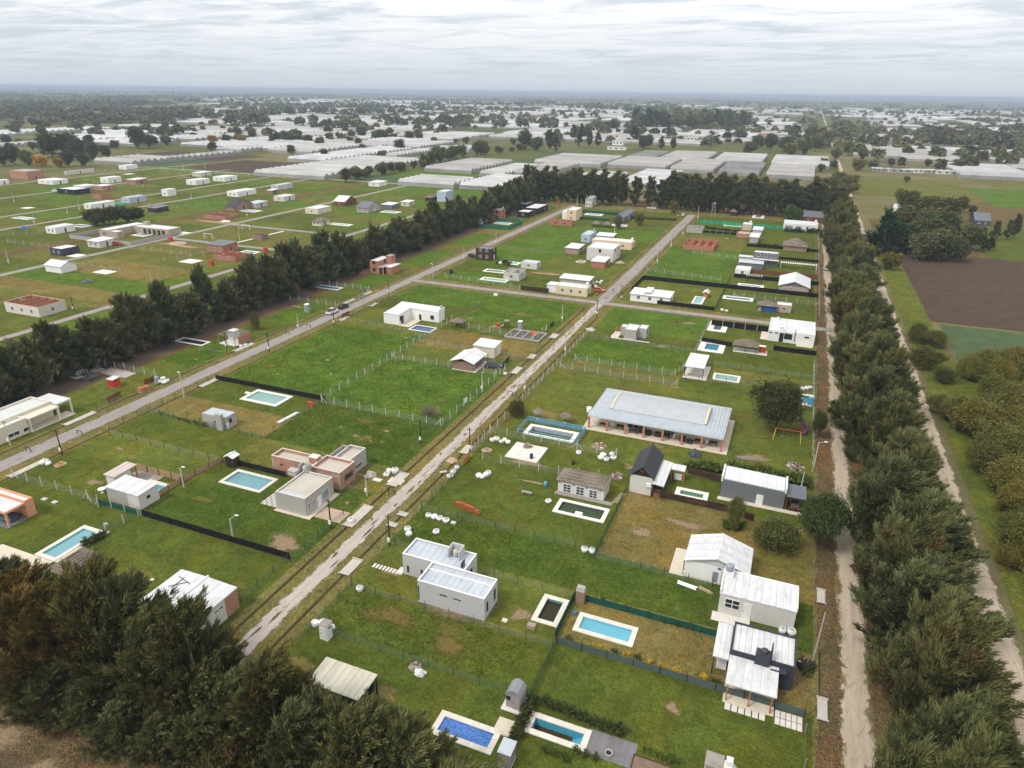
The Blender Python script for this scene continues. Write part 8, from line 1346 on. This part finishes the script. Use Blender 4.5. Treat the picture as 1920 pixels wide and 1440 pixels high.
x,y=U(*z13(880,718)); car('red car beside the pale bungalow',x,y,.6,paint('bright red',(.5,.02,.03)),s=1.0); x,y=U(*z8(580,312)); car('white car at the head of the dirt street',x,y,PI/2,paint('white',(.78,.78,.77)),s=.95); x,y=U(*z12(410,680)); car('black car beside the black timber tower house',x,y,.2,paint('black',(.02,.022,.025)),s=.9); x,y=U(*z13(420,320)); car('white car at the black far house',x,y,.2,paint('white',(.78,.78,.77)),s=1.1); x,y=U(*z13(570,330)); car('white van in front of the black far house',x,y,.2,paint('white',(.78,.78,.77)),s=1.3,cat='van')
# bulk bags
def bag_proto(seed):
 random.seed(seed); m=MB().lathe([(.42,0),(.50,.10),(.52,.34),(.47,.52),(.38,.60),(.33,.54)],9,(0,0,0),.17); f=MB().lathe([(.40,.46),(.30,.60),(.10,.66)],8,(0,0,0),.18); return m.mesh('bag',BAG,True),f.mesh('fill',(BAG,CEM,SANDF)[seed%3])
BP=[bag_proto(i) for i in range(4)]; random.seed(99)
def bag(x,y,label,group,s=1.0,i=None):
 T=thing('bulk_bag',label,'bag',(x,y,.03),group,random.uniform(0,6)); k=random.randrange(4) if i is None else i; T.scale=(s*random.uniform(.85,1.15),s*random.uniform(.85,1.1),s*random.uniform(.8,1.15)); lpart('bag',BP[k][0],T); lpart('fill',BP[k][1],T)
for lab,z,pts in[('white bulk bag in the row beside the brick arc lot',zD,[(415,755),(457,765),(500,778),(545,793)]),('white bulk bag in the pair above the grey flat-roofed house',zD,[(258,862),(268,895)]),('single white bulk bag on the lawn above the grey flat-roofed house',zD,[(472,878)]),('white bulk bag stacked at the street fence',zD,[(575,460),(600,432),(628,398)]),('white bulk bag in the heap behind the street fence',zD,[(790,455),(815,465),(845,450),(862,440)]),('white bag beside the unfinished pool',zD,[(1312,648)]),('crumpled white bag by the railed pool fence',zD,[(895,190),(925,182),(960,200),(985,190),(1010,205)]),('white bulk bag of the pair at the netting corner',zD,[(1583,1012),(1640,1025)]),('bulk bag beside the unfinished brick house',zD,[(100,450),(120,420)]),('tall white bulk bag at the brick house',zD,[(163,425)]),('white bag in the litter below the pavilion',zD,[(1725,300),(1705,320),(1790,295),(1800,322),(1750,335),(1540,285)]),('white bulk bag of the pair behind the dark slate house',zB,[(1620,530),(1675,540)]),('white bag behind the portable toilet',zA,[(205,770),(325,800),(262,762)]),('white bag at the street corner of the grey house lot',zA,[(540,510)]),('white bulk bag beside the grey tank box on the grey street',zH,[(1205,550),(1235,555),(1255,545),(1225,530)]),('white bag on the lower lot beside the grey street',zH,[(325,1160),(365,1165),(345,1150)]),('white bag beside the timber frame',zH,[(1810,285),(1845,275)]),('white bulk bag at the street gate by the covered car',zE,[(990,650)]),('bulk bag at the cream crossing house',z12,[(1500,925),(1530,915),(1560,920),(1575,905),(1520,950)]),('white sack by the black screened corner',z8,[(930,1165),(970,1172)]),('white bag on the lot by the sandy lane',zF,[(1700,685),(1730,680),(1755,672)]),('white bag on the pink drive slab',zG,[(1115,1275)])]:
 for p in pts:bag(*U(*z(*p)),lab,lab.split(' ',1)[1][:40],1.35 if 'tall' in lab else 1.0)
# small things
def heap(name,label,cat,px,py,z,r,h,mat,n=14,mats=None):
 x,y=U(*z(px,py)); T=thing(name,label,cat,(x,y,0)); part('mound',MB().lathe([(r,.02),(r*.8,h*.4),(r*.45,h*.8),(.05,h)],12,(x,y,.02),.18),mat,T)
 for i in range(n):
  a,d=random.uniform(0,6.28),r*random.uniform(.1,.95); u,v=x+d*math.cos(a),y+d*math.sin(a); s_=random.uniform(.08,.22); zz=h*(1-d/r)*.9; part('piece',MB().box(u-s_,u+s_*1.2,v-s_*.6,v+s_*.6,zz,zz+s_*1.4),random.choice(mats or(mat,)),T)
 return T
heap('rubble_heap','heap of boards, bricks and rubble on the concrete slab','rubble',1160,235,zD,1.1,.7,SOILM,24,(WOODG,BRICK,CEM,BAG)); heap('gravel_heap','grey stone heap beside the unfinished brick house','gravel',1258,925,zG,.95,.7,CEM,16,(CEM,POSTC)); heap('sand_heap','pinkish sand heap at the street fence','sand',590,335,zD,1.0,.5,plain('pink sand',(.46,.33,.24)),6); heap('sand_heap','sand heap beside the white bag and slab','sand',850,255,zD,.9,.35,plain('brown sand',(.36,.26,.20)),5); heap('log_pile','pile of cut branches beside the wrapped bundle','log pile',955,1080,zA,.7,.5,WOODG,22,(WOODG,WOODD,WOODP)); heap('wrapped_bundle','grey wrapped bundle below the log pile','bundle',990,1135,zA,.6,.75,BAG,3)
heap('junk_pile','dark junk pile at the lane fence beside the slate house','junk',1760,735,zB,1.1,.8,BLACKP,26,(BLACKP,TARP,WOODD,STEELG)); heap('tarp_covered_heap','dark tarpaulin-covered heap on the lawn before the pavilion','tarpaulin',890,1175,zF,1.15,1.3,TARP,0); heap('junk_pile','row of grey barrels and wood at the pavilion lawn corner','junk',1640,1265,zF,1.6,.5,SOILM,26,(TARP,GREYPL,WOODD,BAG)); heap('debris_pile','litter of bricks and bags below the railed pool','debris',1690,1190,zE,1.5,.25,SOILM,22,(BAG,BRICK,CEM)); heap('machinery_junk','red and grey machinery beside the thatched house','machinery',1830,460,zD,1.1,.8,SOILM,26,(RED,STEELG,BAG,TARP)); heap('rubble_heap','orange rubble heap by the foundation frames','rubble',1205,345,zE,1.0,.9,ORANGE,14,(ORANGE,RED,STEELD)); heap('rubble_heap','rubble beside the big white two-storey house','rubble',1390,725,z12,2.2,.5,CEM,26,(CEM,BAG,BRICK)); heap('rubble_heap','bricks and sacks beside the brick annex','rubble',1740,735,z12,1.6,.7,SANDF,18,(BRICK,BAG)); heap('rubble_heap','large rubble heap on the far western street','rubble',1380,215,z13,4,1.2,SOILM,30,(CEM,BAG,BRICK)); heap('rubble_heap','rubble and planks on the dirt of the western street','rubble',1330,705,z13,3.5,.6,SANDF,26,(WOODP,BRICK,CEM)); heap('green_tarp_heap','green tarpaulin heap beside the white western bungalow','tarpaulin',880,412,z13,3.5,1.2,CLOTHE,3); heap('brick_heap','red brick heap behind the green tarpaulins','bricks',940,392,z13,4,1.0,BRICK,16,(BRICK,)); heap('rubble_heap','construction litter before the low red brick walls','rubble',1690,540,z13,2.2,.6,BAG,14,(BAG,CEM)); heap('tarp_roll','dark blue tarpaulin roll on the dry western lot','tarpaulin',655,990,z13,2.2,.5,TARP,8,(STEELG,)); heap('junk_pile','clutter beside the white slab bungalow','junk',180,590,z13,2.0,.7,BLUEPL,12,(WOODD,BLUEPL)); heap('scrap_heap','grey scrap beside the cement house drive','scrap',1630,315,zE,1.4,.4,CEM,16,(CEM,BAG)); heap('plank_heap','orange planks scattered on the lower lot by the grey street','planks',450,1165,zH,.9,.12,SANDF,16,(WOODP,WOODO))
x,y=U(*zD(700,705)); T=thing('brick_stack','low curved stack of orange bricks on the lawn','bricks',(x,y,0)); bm_=MB().box(-.15,.15,-.11,.11,0,.17).mesh('brick',plain('loose orange brick',(.46,.13,.055),.15,3,.9,.1,0,0,(.2,.2,.2),0,.35))
for i in range(16):
 t=-1+2*i/15; hh=int(5*(1-t*t*.75))+1
 for j in range(hh):
  for k in(0,1):lpart('brick',bm_,T,(t*2.3,-.55*t+.25*t*t+k*.24,j*.175+.02),random.uniform(-.08,.08))
for i,(px,py) in enumerate([(1050,628),(1088,615)]):
 x,y=U(*zH(px,py)); T=thing('brick_pallet',('left pallet of wrapped orange bricks beside the grey street','right pallet of wrapped orange bricks beside the grey street')[i],'pallet',(x,y,0)); part('brick_block',MB().box(x-.6,x+.6,y,y+1.0,.16,1.1),BRICK,T); part('pallet_base',MB().box(x-.65,x+.65,y-.05,y+1.05,.03,.155),WOODP,T)
x,y=U(*zH(1168,555)); T=thing('water_tank_box','grey tank on a stand beside the bulk bags on the grey street','tank',(x,y,0)); part('stand',MB().box(x-.5,x+.5,y,y+.9,.03,.4),CEM,T); tank(T,x,y+.45,.4,.5,1.2,GREYPL)
x0,x1,y0,y1=rect((946,856),(1007,869),(1027,841),.1); y1=(y1+U(970,830)[1])/2; T=thing('concrete_platform','pale concrete platform on the lot below the railed pool','slab',((x0+x1)/2,y0,0)); nx=3
for i in range(3):
 for j in range(2):part('slab_panel',MB().box(x0+(x1-x0)*i/3+.01,x0+(x1-x0)*(i+1)/3-.01,y0+(y1-y0)*j/2+.01,y0+(y1-y0)*(j+1)/2-.01,.04,.22),SLABW,T)
def drum(label,px,py,z,mat,r=.28,h=.85):
 x,y=U(*z(px,py)); T=thing('drum',label,'drum',(x,y,0)); part('barrel',MB().lathe([(r,.0),(r,h*.33),(r*1.05,h*.36),(r,h*.39),(r,h*.66),(r*1.05,h*.69),(r,h*.72),(r,h)],14,(x,y,.225 if 'platform' in label else .03)),mat,T,True); part('lid',MB().lathe([(r*.9,0),(r*.85,.03)],12,(x,y,(.225 if 'platform' in label else .03)+h)),mat,T)
drum('dark blue drum on the concrete platform',1185,325,zD,plain('navy plastic',(.015,.03,.10))); drum('rusty drum on the lawn below the railed pool',1497,362,zD,plain('rust',(.10,.04,.025))); drum('bright blue drum near the thatched house',1290,530,zD,BLUEF); drum('white water tank beside the pavilion roof',98,860,zF,WHITEPL,.55,1.3); drum('black water tank on the lawn by the green pools',222,828,z12,BLACKP,.6,1.3)
x0,x1,y0,y1=rect(zE(985,365),zE(1240,400),zE(1300,345),.2); T=thing('foundation_frame','grid of grey foundation beams on dark earth beside the dirt street','foundation',((x0+x1)/2,y0,0)); part('earth',MB().box(x0+.1,x1-.1,y0+.1,y1-.1,.04,.1),plain('dark earth',(.10,.08,.065)),T)
for i in range(5):u=x0+(x1-x0)*i/4; part('beam',MB().box(u-.12,u+.12,y0+.13,y1-.13,.1,.45),CEM,T)
for v in(y0,y1):part('beam',MB().box(x0-.12,x1+.12,v-.12,v+.12,.04,.46),CEM,T)
for l,px,py,r in[('left thatched parasol on the lawn above the railed pool',1235,985,1.15),('right thatched parasol with a round bench above the railed pool',1437,1015,1.25)]:
 x,y=U(*zE(px,py)); T=thing('thatched_parasol',l,'parasol',(x,y,0)); part('pole',MB().bar((x,y,.02),(x,y,2.0),.07),WOODD,T); part('thatch',MB().lathe([(r,1.62),(r*.95,1.76),(r*.6,2.02),(r*.55,2.08),(.12,2.45),(.03,2.55)],16,(x,y,0),.06),THATCH,T); part('base',MB().lathe([(.35,.02),(.3,.25)],10,(x,y,0)),POSTC,T)
x,y=U(*zF(1580,1060)); T=thing('swing_set','yellow and red swing set beside the large round tree','swing',(x,y,0))
for sx in(-2.3,2.3):
 for sy in(-.8,.8):part('leg',MB().bar((x+sx*1.05,y+sy,.02),(x+sx*.95,y,2.1),.06),YELLOW,T)
part('beam',MB().bar((x-2.3,y,2.1),(x+2.3,y,2.1),.07),RED,T)
for sx in(-.9,.9):part('swing_seat',MB().box(x+sx-.25,x+sx+.25,y-.12,y+.12,.6,.66),CLOTHE,T); part('chain',MB().bar((x+sx,y,.66),(x+sx,y,2.05),.02),STEELG,T)
x,y=U(*zF(1668,1010)); T=thing('play_tower','play tower with purple tube slide behind the swing set','slide',(x,y,0)); posts(T,[(x-.6,y+.6),(x+.4,y+.6),(x+.4,y+1.6),(x-.6,y+1.6)],.02,2.2,.07,WOODO); part('platform',MB().box(x-.7,x+.5,y+.5,y+1.7,1.3,1.4),WOODO,T); part('tower_roof',MB().hexa([(x-.8,y+.4,2.2),(x+.6,y+.4,2.2),(x+.6,y+1.8,2.2),(x-.8,y+1.8,2.2)],[(x-.15,y+1.05,2.8),(x-.05,y+1.05,2.8),(x-.05,y+1.15,2.8),(x-.15,y+1.15,2.8)]),TARP,T)
pp=[(x+.5,y+1.1,1.7),(x+1.1,y+.9,1.5),(x+1.4,y+.3,1.15),(x+1.2,y-.3,.75),(x+.7,y-.6,.4)]
for a,b in zip(pp,pp[1:]):part('slide_tube',MB().bar(a,b,.34,.34,12),PURPLE,T)
x,y=U(*zE(975,300)); T=thing('play_house','wooden play tower with white slide on the upper green lot','playhouse',(x,y,0)); posts(T,[(x+.3,y),(x+1.3,y),(x+1.3,y+1),(x+.3,y+1)],.02,1.9,.07,WOODD); part('tower_roof',MB().box(x+.2,x+1.4,y-.1,y+1.1,1.903,2.2),WOODG,T); part('deck',MB().box(x+.3,x+1.3,y,y+1,1.0,1.1),WOODD,T); part('slide',MB().hexa([(x-1.2,y+.2,.1),(x+.25,y+.2,1.0),(x+.25,y+.8,1.0),(x-1.2,y+.8,.1)],[(x-1.2,y+.2,.2),(x+.25,y+.2,1.1),(x+.25,y+.8,1.1),(x-1.2,y+.8,.2)]),WHITEPL,T); part('toy_block',MB().box(x-2.2,x-1.4,y,y+.8,.02,1.0),RED,T)
x,y=U(*zF(1735,800)); T=thing('blue_booth','blue outdoor kitchen at the lane fence of the pavilion lawn','kitchen',(x,y,0)); part('counter',MB().box(x-1.3,x,y+1,y+1.8,.03,.95),BLUEF,T); part('back_wall',MB().box(x+.02,x+1.0,y,y+1.6,.03,1.7),BLUEF,T); part('worktop',MB().box(x-1.35,x+1.05,y+.95,y+1.9,1.703,1.76),SLABW,T); hslab(T,(x-1.3,x+1.0,y-.4,y+.99),TILEC,.1)
sheet('gravel_path',U(*zF(1215,1150))[0],U(*zF(1450,1260))[0]-2.4,U(*zF(1330,1210))[1]-.4,U(*zF(1330,1210))[1]+.6,.05,G['greygravel'])
def bit(name,label,cat,px,py,z,sx,sy,h,mat,z0=.03):
 x,y=U(*z(px,py)); m=MB(); m.hexa([(x-sx/2,y-sy/2,z0),(x+sx/2,y-sy/2,z0),(x+sx/2,y+sy/2,z0),(x-sx/2,y+sy/2,z0)],[(x-sx*.46,y-sy*.46,z0+h),(x+sx*.46,y-sy*.46,z0+h),(x+sx*.46,y+sy*.46,z0+h),(x-sx*.46,y+sy*.46,z0+h)]); solo(name,m,mat,label,cat)
bit('stone_block','brownish stone block beside the murky pool','block',1825,785,zA,1.1,.8,.45,plain('brown block',(.32,.25,.21))); bit('paving_slab','pale loose slab on the lawn beside the grey house','slab',1625,735,zA,.7,.6,.12,SLABW); bit('tile_pile','flat pile of tiles at the end of the bag row','tiles',600,805,zD,.8,.6,.2,POSTC); bit('manhole_cover','white round-edged cover on the lower lawn','cover',1140,990,zI,.45,.45,.06,WHITEPL); bit('inspection_cover','left concrete inspection cover beside the salmon house','cover',333,385,zI,.9,.7,.1,POSTC); bit('inspection_cover','right concrete inspection cover beside the salmon house','cover',410,408,zI,.9,.7,.1,POSTC); bit('valve_box','grey-blue valve box beside the lap pool','box',795,575,zI,.7,.5,.18,GREYPL); bit('pool_pump','grey-blue pump cover beside the bright turquoise pool','pump',375,420,zB,.6,.6,.35,plain('slate blue plastic',(.08,.14,.22))); bit('pump_box','white pump box on the rim of the pale aqua pool','box',340,318,zG,1.3,.5,.35,WHITEPL,.14); bit('pool_box','white box on the rim of the unfinished pool','box',1540,745,zD,1.2,.5,.5,WHITEPL,.03); bit('red_tarp','red folded tarpaulin at the end of the black screen','tarpaulin',812,405,zG,1.3,.5,.9,RED); bit('sign_board','white for-sale board on the fence of the green lot','sign',695,870,zE,.12,1.1,.9,WHITEPL,.4); bit('white_tank','white gas tank on the upper green lot','tank',622,1030,z12,1.3,.7,.7,WHITEPL); bit('red_tank','red tank beside the playing field windbreak','tank',395,455,z14,1.3,1.3,2.0,RED); bit('red_tank','red tank on the western street corner','tank',1282,690,z13,1.3,1.3,1.8,RED); bit('red_tank','red tank at the head of the grey street','tank',1190,208,z12,1.2,1.2,2.0,RED); bit('red_tank','red tank beside the low brick pool house','tank',1588,872,z13,1.3,1.3,1.8,RED); bit('side_slab','pale slab with a white hatch beside the covered pool','slab',1285,975,zJ,2.2,2.0,.14,TILEC,.03); bit('concrete_edge','broken concrete crossing at the brick house','slab',170,490,zD,2.6,1.6,.1,SLABW); bit('concrete_edge','pale concrete pad beside the stone heap','slab',1310,960,zG,1.6,.9,.08,SLABW)
x,y=U(*zD(528,430)); solo('concrete_pipe',MB().bar((x-.5,y-.4,.25),(x+.4,y+.4,.25),.22,.22,12),POSTC,'short concrete pipe beside the street fence','pipe')
for i,(p,q,l) in enumerate([((760,1255),(890,1305),'zinc gutter lying on the lawn beside the gabled house'),((920,1295),(1015,1340),'pale planks lying on the lawn beside the cream house')]):
 a,b=U(*zC(*p)),U(*zC(*q)); T=thing('plank_bundle',l,'planks',(*a,0))
 for k in range(4):part('plank',MB().bar((a[0],a[1]+k*.16,.08+.05*(k%2)),(b[0]+random.uniform(-.3,.3),b[1]+k*.16,.08+.05*(k%2)),.06,n=4),(STEELG,WOODP)[i],T)
for p,q,l in[((555,530),(705,452),'white pipes lying on the lawn below the pale aqua pool'),((1790,650),(1860,580),'stack of pale planks beside the thatched house')]:
 z=zG if p[0]==555 else zD; a,b=U(*z(*p)),U(*z(*q)); T=thing('plank_stack',l,'planks',(*a,0))
 for k in range(5):part('plank',MB().bar((a[0]+k*.18,a[1],.10),(b[0]+k*.18,b[1],.12),.07,n=4),FRAMEW if z is zG else WOODP,T)
x,y=U(*zI(770,335)); T=thing('garden_table','round white garden table with stool beside the grey block house','table',(x,y,0)); part('tabletop',MB().lathe([(.6,.70),(.6,.76)],16,(x,y,0)),WHITEPL,T); part('leg',MB().bar((x,y,.03),(x,y,.7),.06),WHITEPL,T); part('foot',MB().lathe([(.3,.03),(.25,.08)],10,(x,y,0)),WHITEPL,T)
x,y=U(*zD(1150,590)); T=thing('garden_bench','white plank bench on the lawn before the thatched house','bench',(x,y,0)); part('seat',MB().box(x-.9,x+.9,y-.3,y+.3,.45,.55),WOODG,T); posts(T,[(x-.7,y-.2),(x+.7,y-.2),(x+.7,y+.2),(x-.7,y+.2)],.03,.45,.05,WOODG,'leg')
# shrubs, hedges and bare bushes
SHR=[leaf_tree(90+i,1.0,.55,26,16,.10,(F_LEAF,F_OLIVE,F_PINE)[i],.02,1.0,'shrub') for i in range(3)]
def shrubs(pts,z,k,h,label,group,color=(1,1,1,1),name='shrub'):
 for p in pts:x,y=U(*z(*p)); s_=h*random.uniform(.75,1.25); plant(SHR[k],(x,y),label,'shrub',group,random.uniform(0,6),s_*random.uniform(.9,1.3),s_,color,name)
shrubs([(480,628),(540,645),(690,692),(820,720),(900,752),(985,778),(1140,822)],zB,1,.8,'yellow-flowered shrub along the grey-green screen','yellow shrubs along the screen',(3.6,2.4,.35,1)); shrubs([(615,672),(755,705),(1215,848),(335,590)],zB,0,.9,'dark shrub along the grey-green screen','dark shrubs along the screen',(.7,.8,.7,1)); shrubs([(545,352),(620,375),(695,402),(790,428),(910,472),(1000,497),(1055,508),(1140,530)],zB,0,.8,'small shrub along the green screen','shrubs along the green screen',(.7,.75,.6,1))
shrubs([(140+i*37,945+i*14+(i%2)*6) for i in range(15)],zB,0,1.1,'dark hedge shrub above the empty pool','hedge above the empty pool',(.6,.7,.6,1)); shrubs([(120-i*12,960+i*24) for i in range(11)],zB,0,1.2,'dark hedge shrub between the covered pool and the empty pool','hedge beside the covered pool',(.55,.62,.55,1)); shrubs([(200+i*60,1250+(i%3)*25) for i in range(6)],zB,0,.9,'scrubby plant below the empty pool','plants below the empty pool',(.9,1,.8,1)); shrubs([(800+i*35,1250+i*12) for i in range(7)],zB,1,.8,'leafy plant in the raised garden bed','plants in the raised bed',(.7,1.1,.7,1))
shrubs([(840+i*22,392+i*3) for i in range(12)],zC,0,1.8,'tall bamboo-like hedge plant behind the black-roofed house','hedge behind the black-roofed house',(1.0,1.25,.8,1)); shrubs([(1130+i*27,412+i*5.5) for i in range(23)],zC,0,2.0,'tall hedge plant behind the long grey building','hedge behind the long grey building',(.95,1.2,.8,1)); shrubs([(1120,850),(1160,835),(1200,860),(1240,850),(1130,830)],zC,0,1.3,'low green shrub under the sparse upright tree','shrubs under the sparse tree',(.7,1.2,.6,1)); shrubs([(640+i*14,735-i*7) for i in range(11)],zI,0,1.0,'dark shrub between the lap pool and the lawn','shrubs beside the lap pool',(.7,.8,.6,1)); shrubs([(1190+i*38,785+i*11) for i in range(10)],zH,1,.8,'weedy shrub along the fence of the tan lot','weeds along the tan lot',(.8,.9,.7,1)); shrubs([(1500+i*24,452+i*1.5) for i in range(13)],z8,2,2.2,'dark hedge shrub in front of the long bright white house','hedge before the white far house',(1,1.1,.9,1)); shrubs([(790+i*24,428+i*3) for i in range(13)],z8,0,1.5,'hedge shrub below the lap pool garden','hedge below the lap pool',(.7,.8,.6,1)); shrubs([(1250+i*20,575+i*2) for i in range(11)],z8,0,1.3,'dark garden shrub beside the balcony house','shrubs beside the balcony house',(.7,.8,.6,1)); shrubs([(1745,760),(1780,770),(1800,745),(1760,790)],zB,0,1.1,'scrubby plant at the lane beside the slate house','plants beside the slate house',(.7,.75,.6,1)); shrubs([(630,750),(690,750),(730,760),(710,745)],z12,0,1.8,'round shrub beside the light blue pool','shrubs beside the light blue pool',(.6,.7,.55,1))
TW=plain('bare twigs',(.24,.19,.14),.2,2,.9,.1)
def bare_bush(label,px,py,z,R,n=150):
 x,y=U(*z(px,py)); T=thing('bare_bush',label,'bush',(x,y,0)); g=np.random.default_rng(3); part('trunk',MB().bar((x,y,0),(x,y,.35),.14,.09),BARK,T); m=MB()
 for i in range(n):
  d=unit(g.normal(0,1,3)+np.array([0,0,.7])); d[2]=abs(d[2])*.8+.12; e_=d*R*g.uniform(.7,1.05); k=Vector((x,y,.25)); c=k+Vector(e_*.55); m.bar(k,c,.022,.016,3)
  for _ in range(3):q=unit(d+g.normal(0,.38,3)); m.bar(c,c+Vector(q)*R*.5,.014,.006,3)
 part('twigs',m,TW,T,kind='stuff')
bare_bush('leafless domed bush inside the corner of the green lot',425,962,zE,2.5)
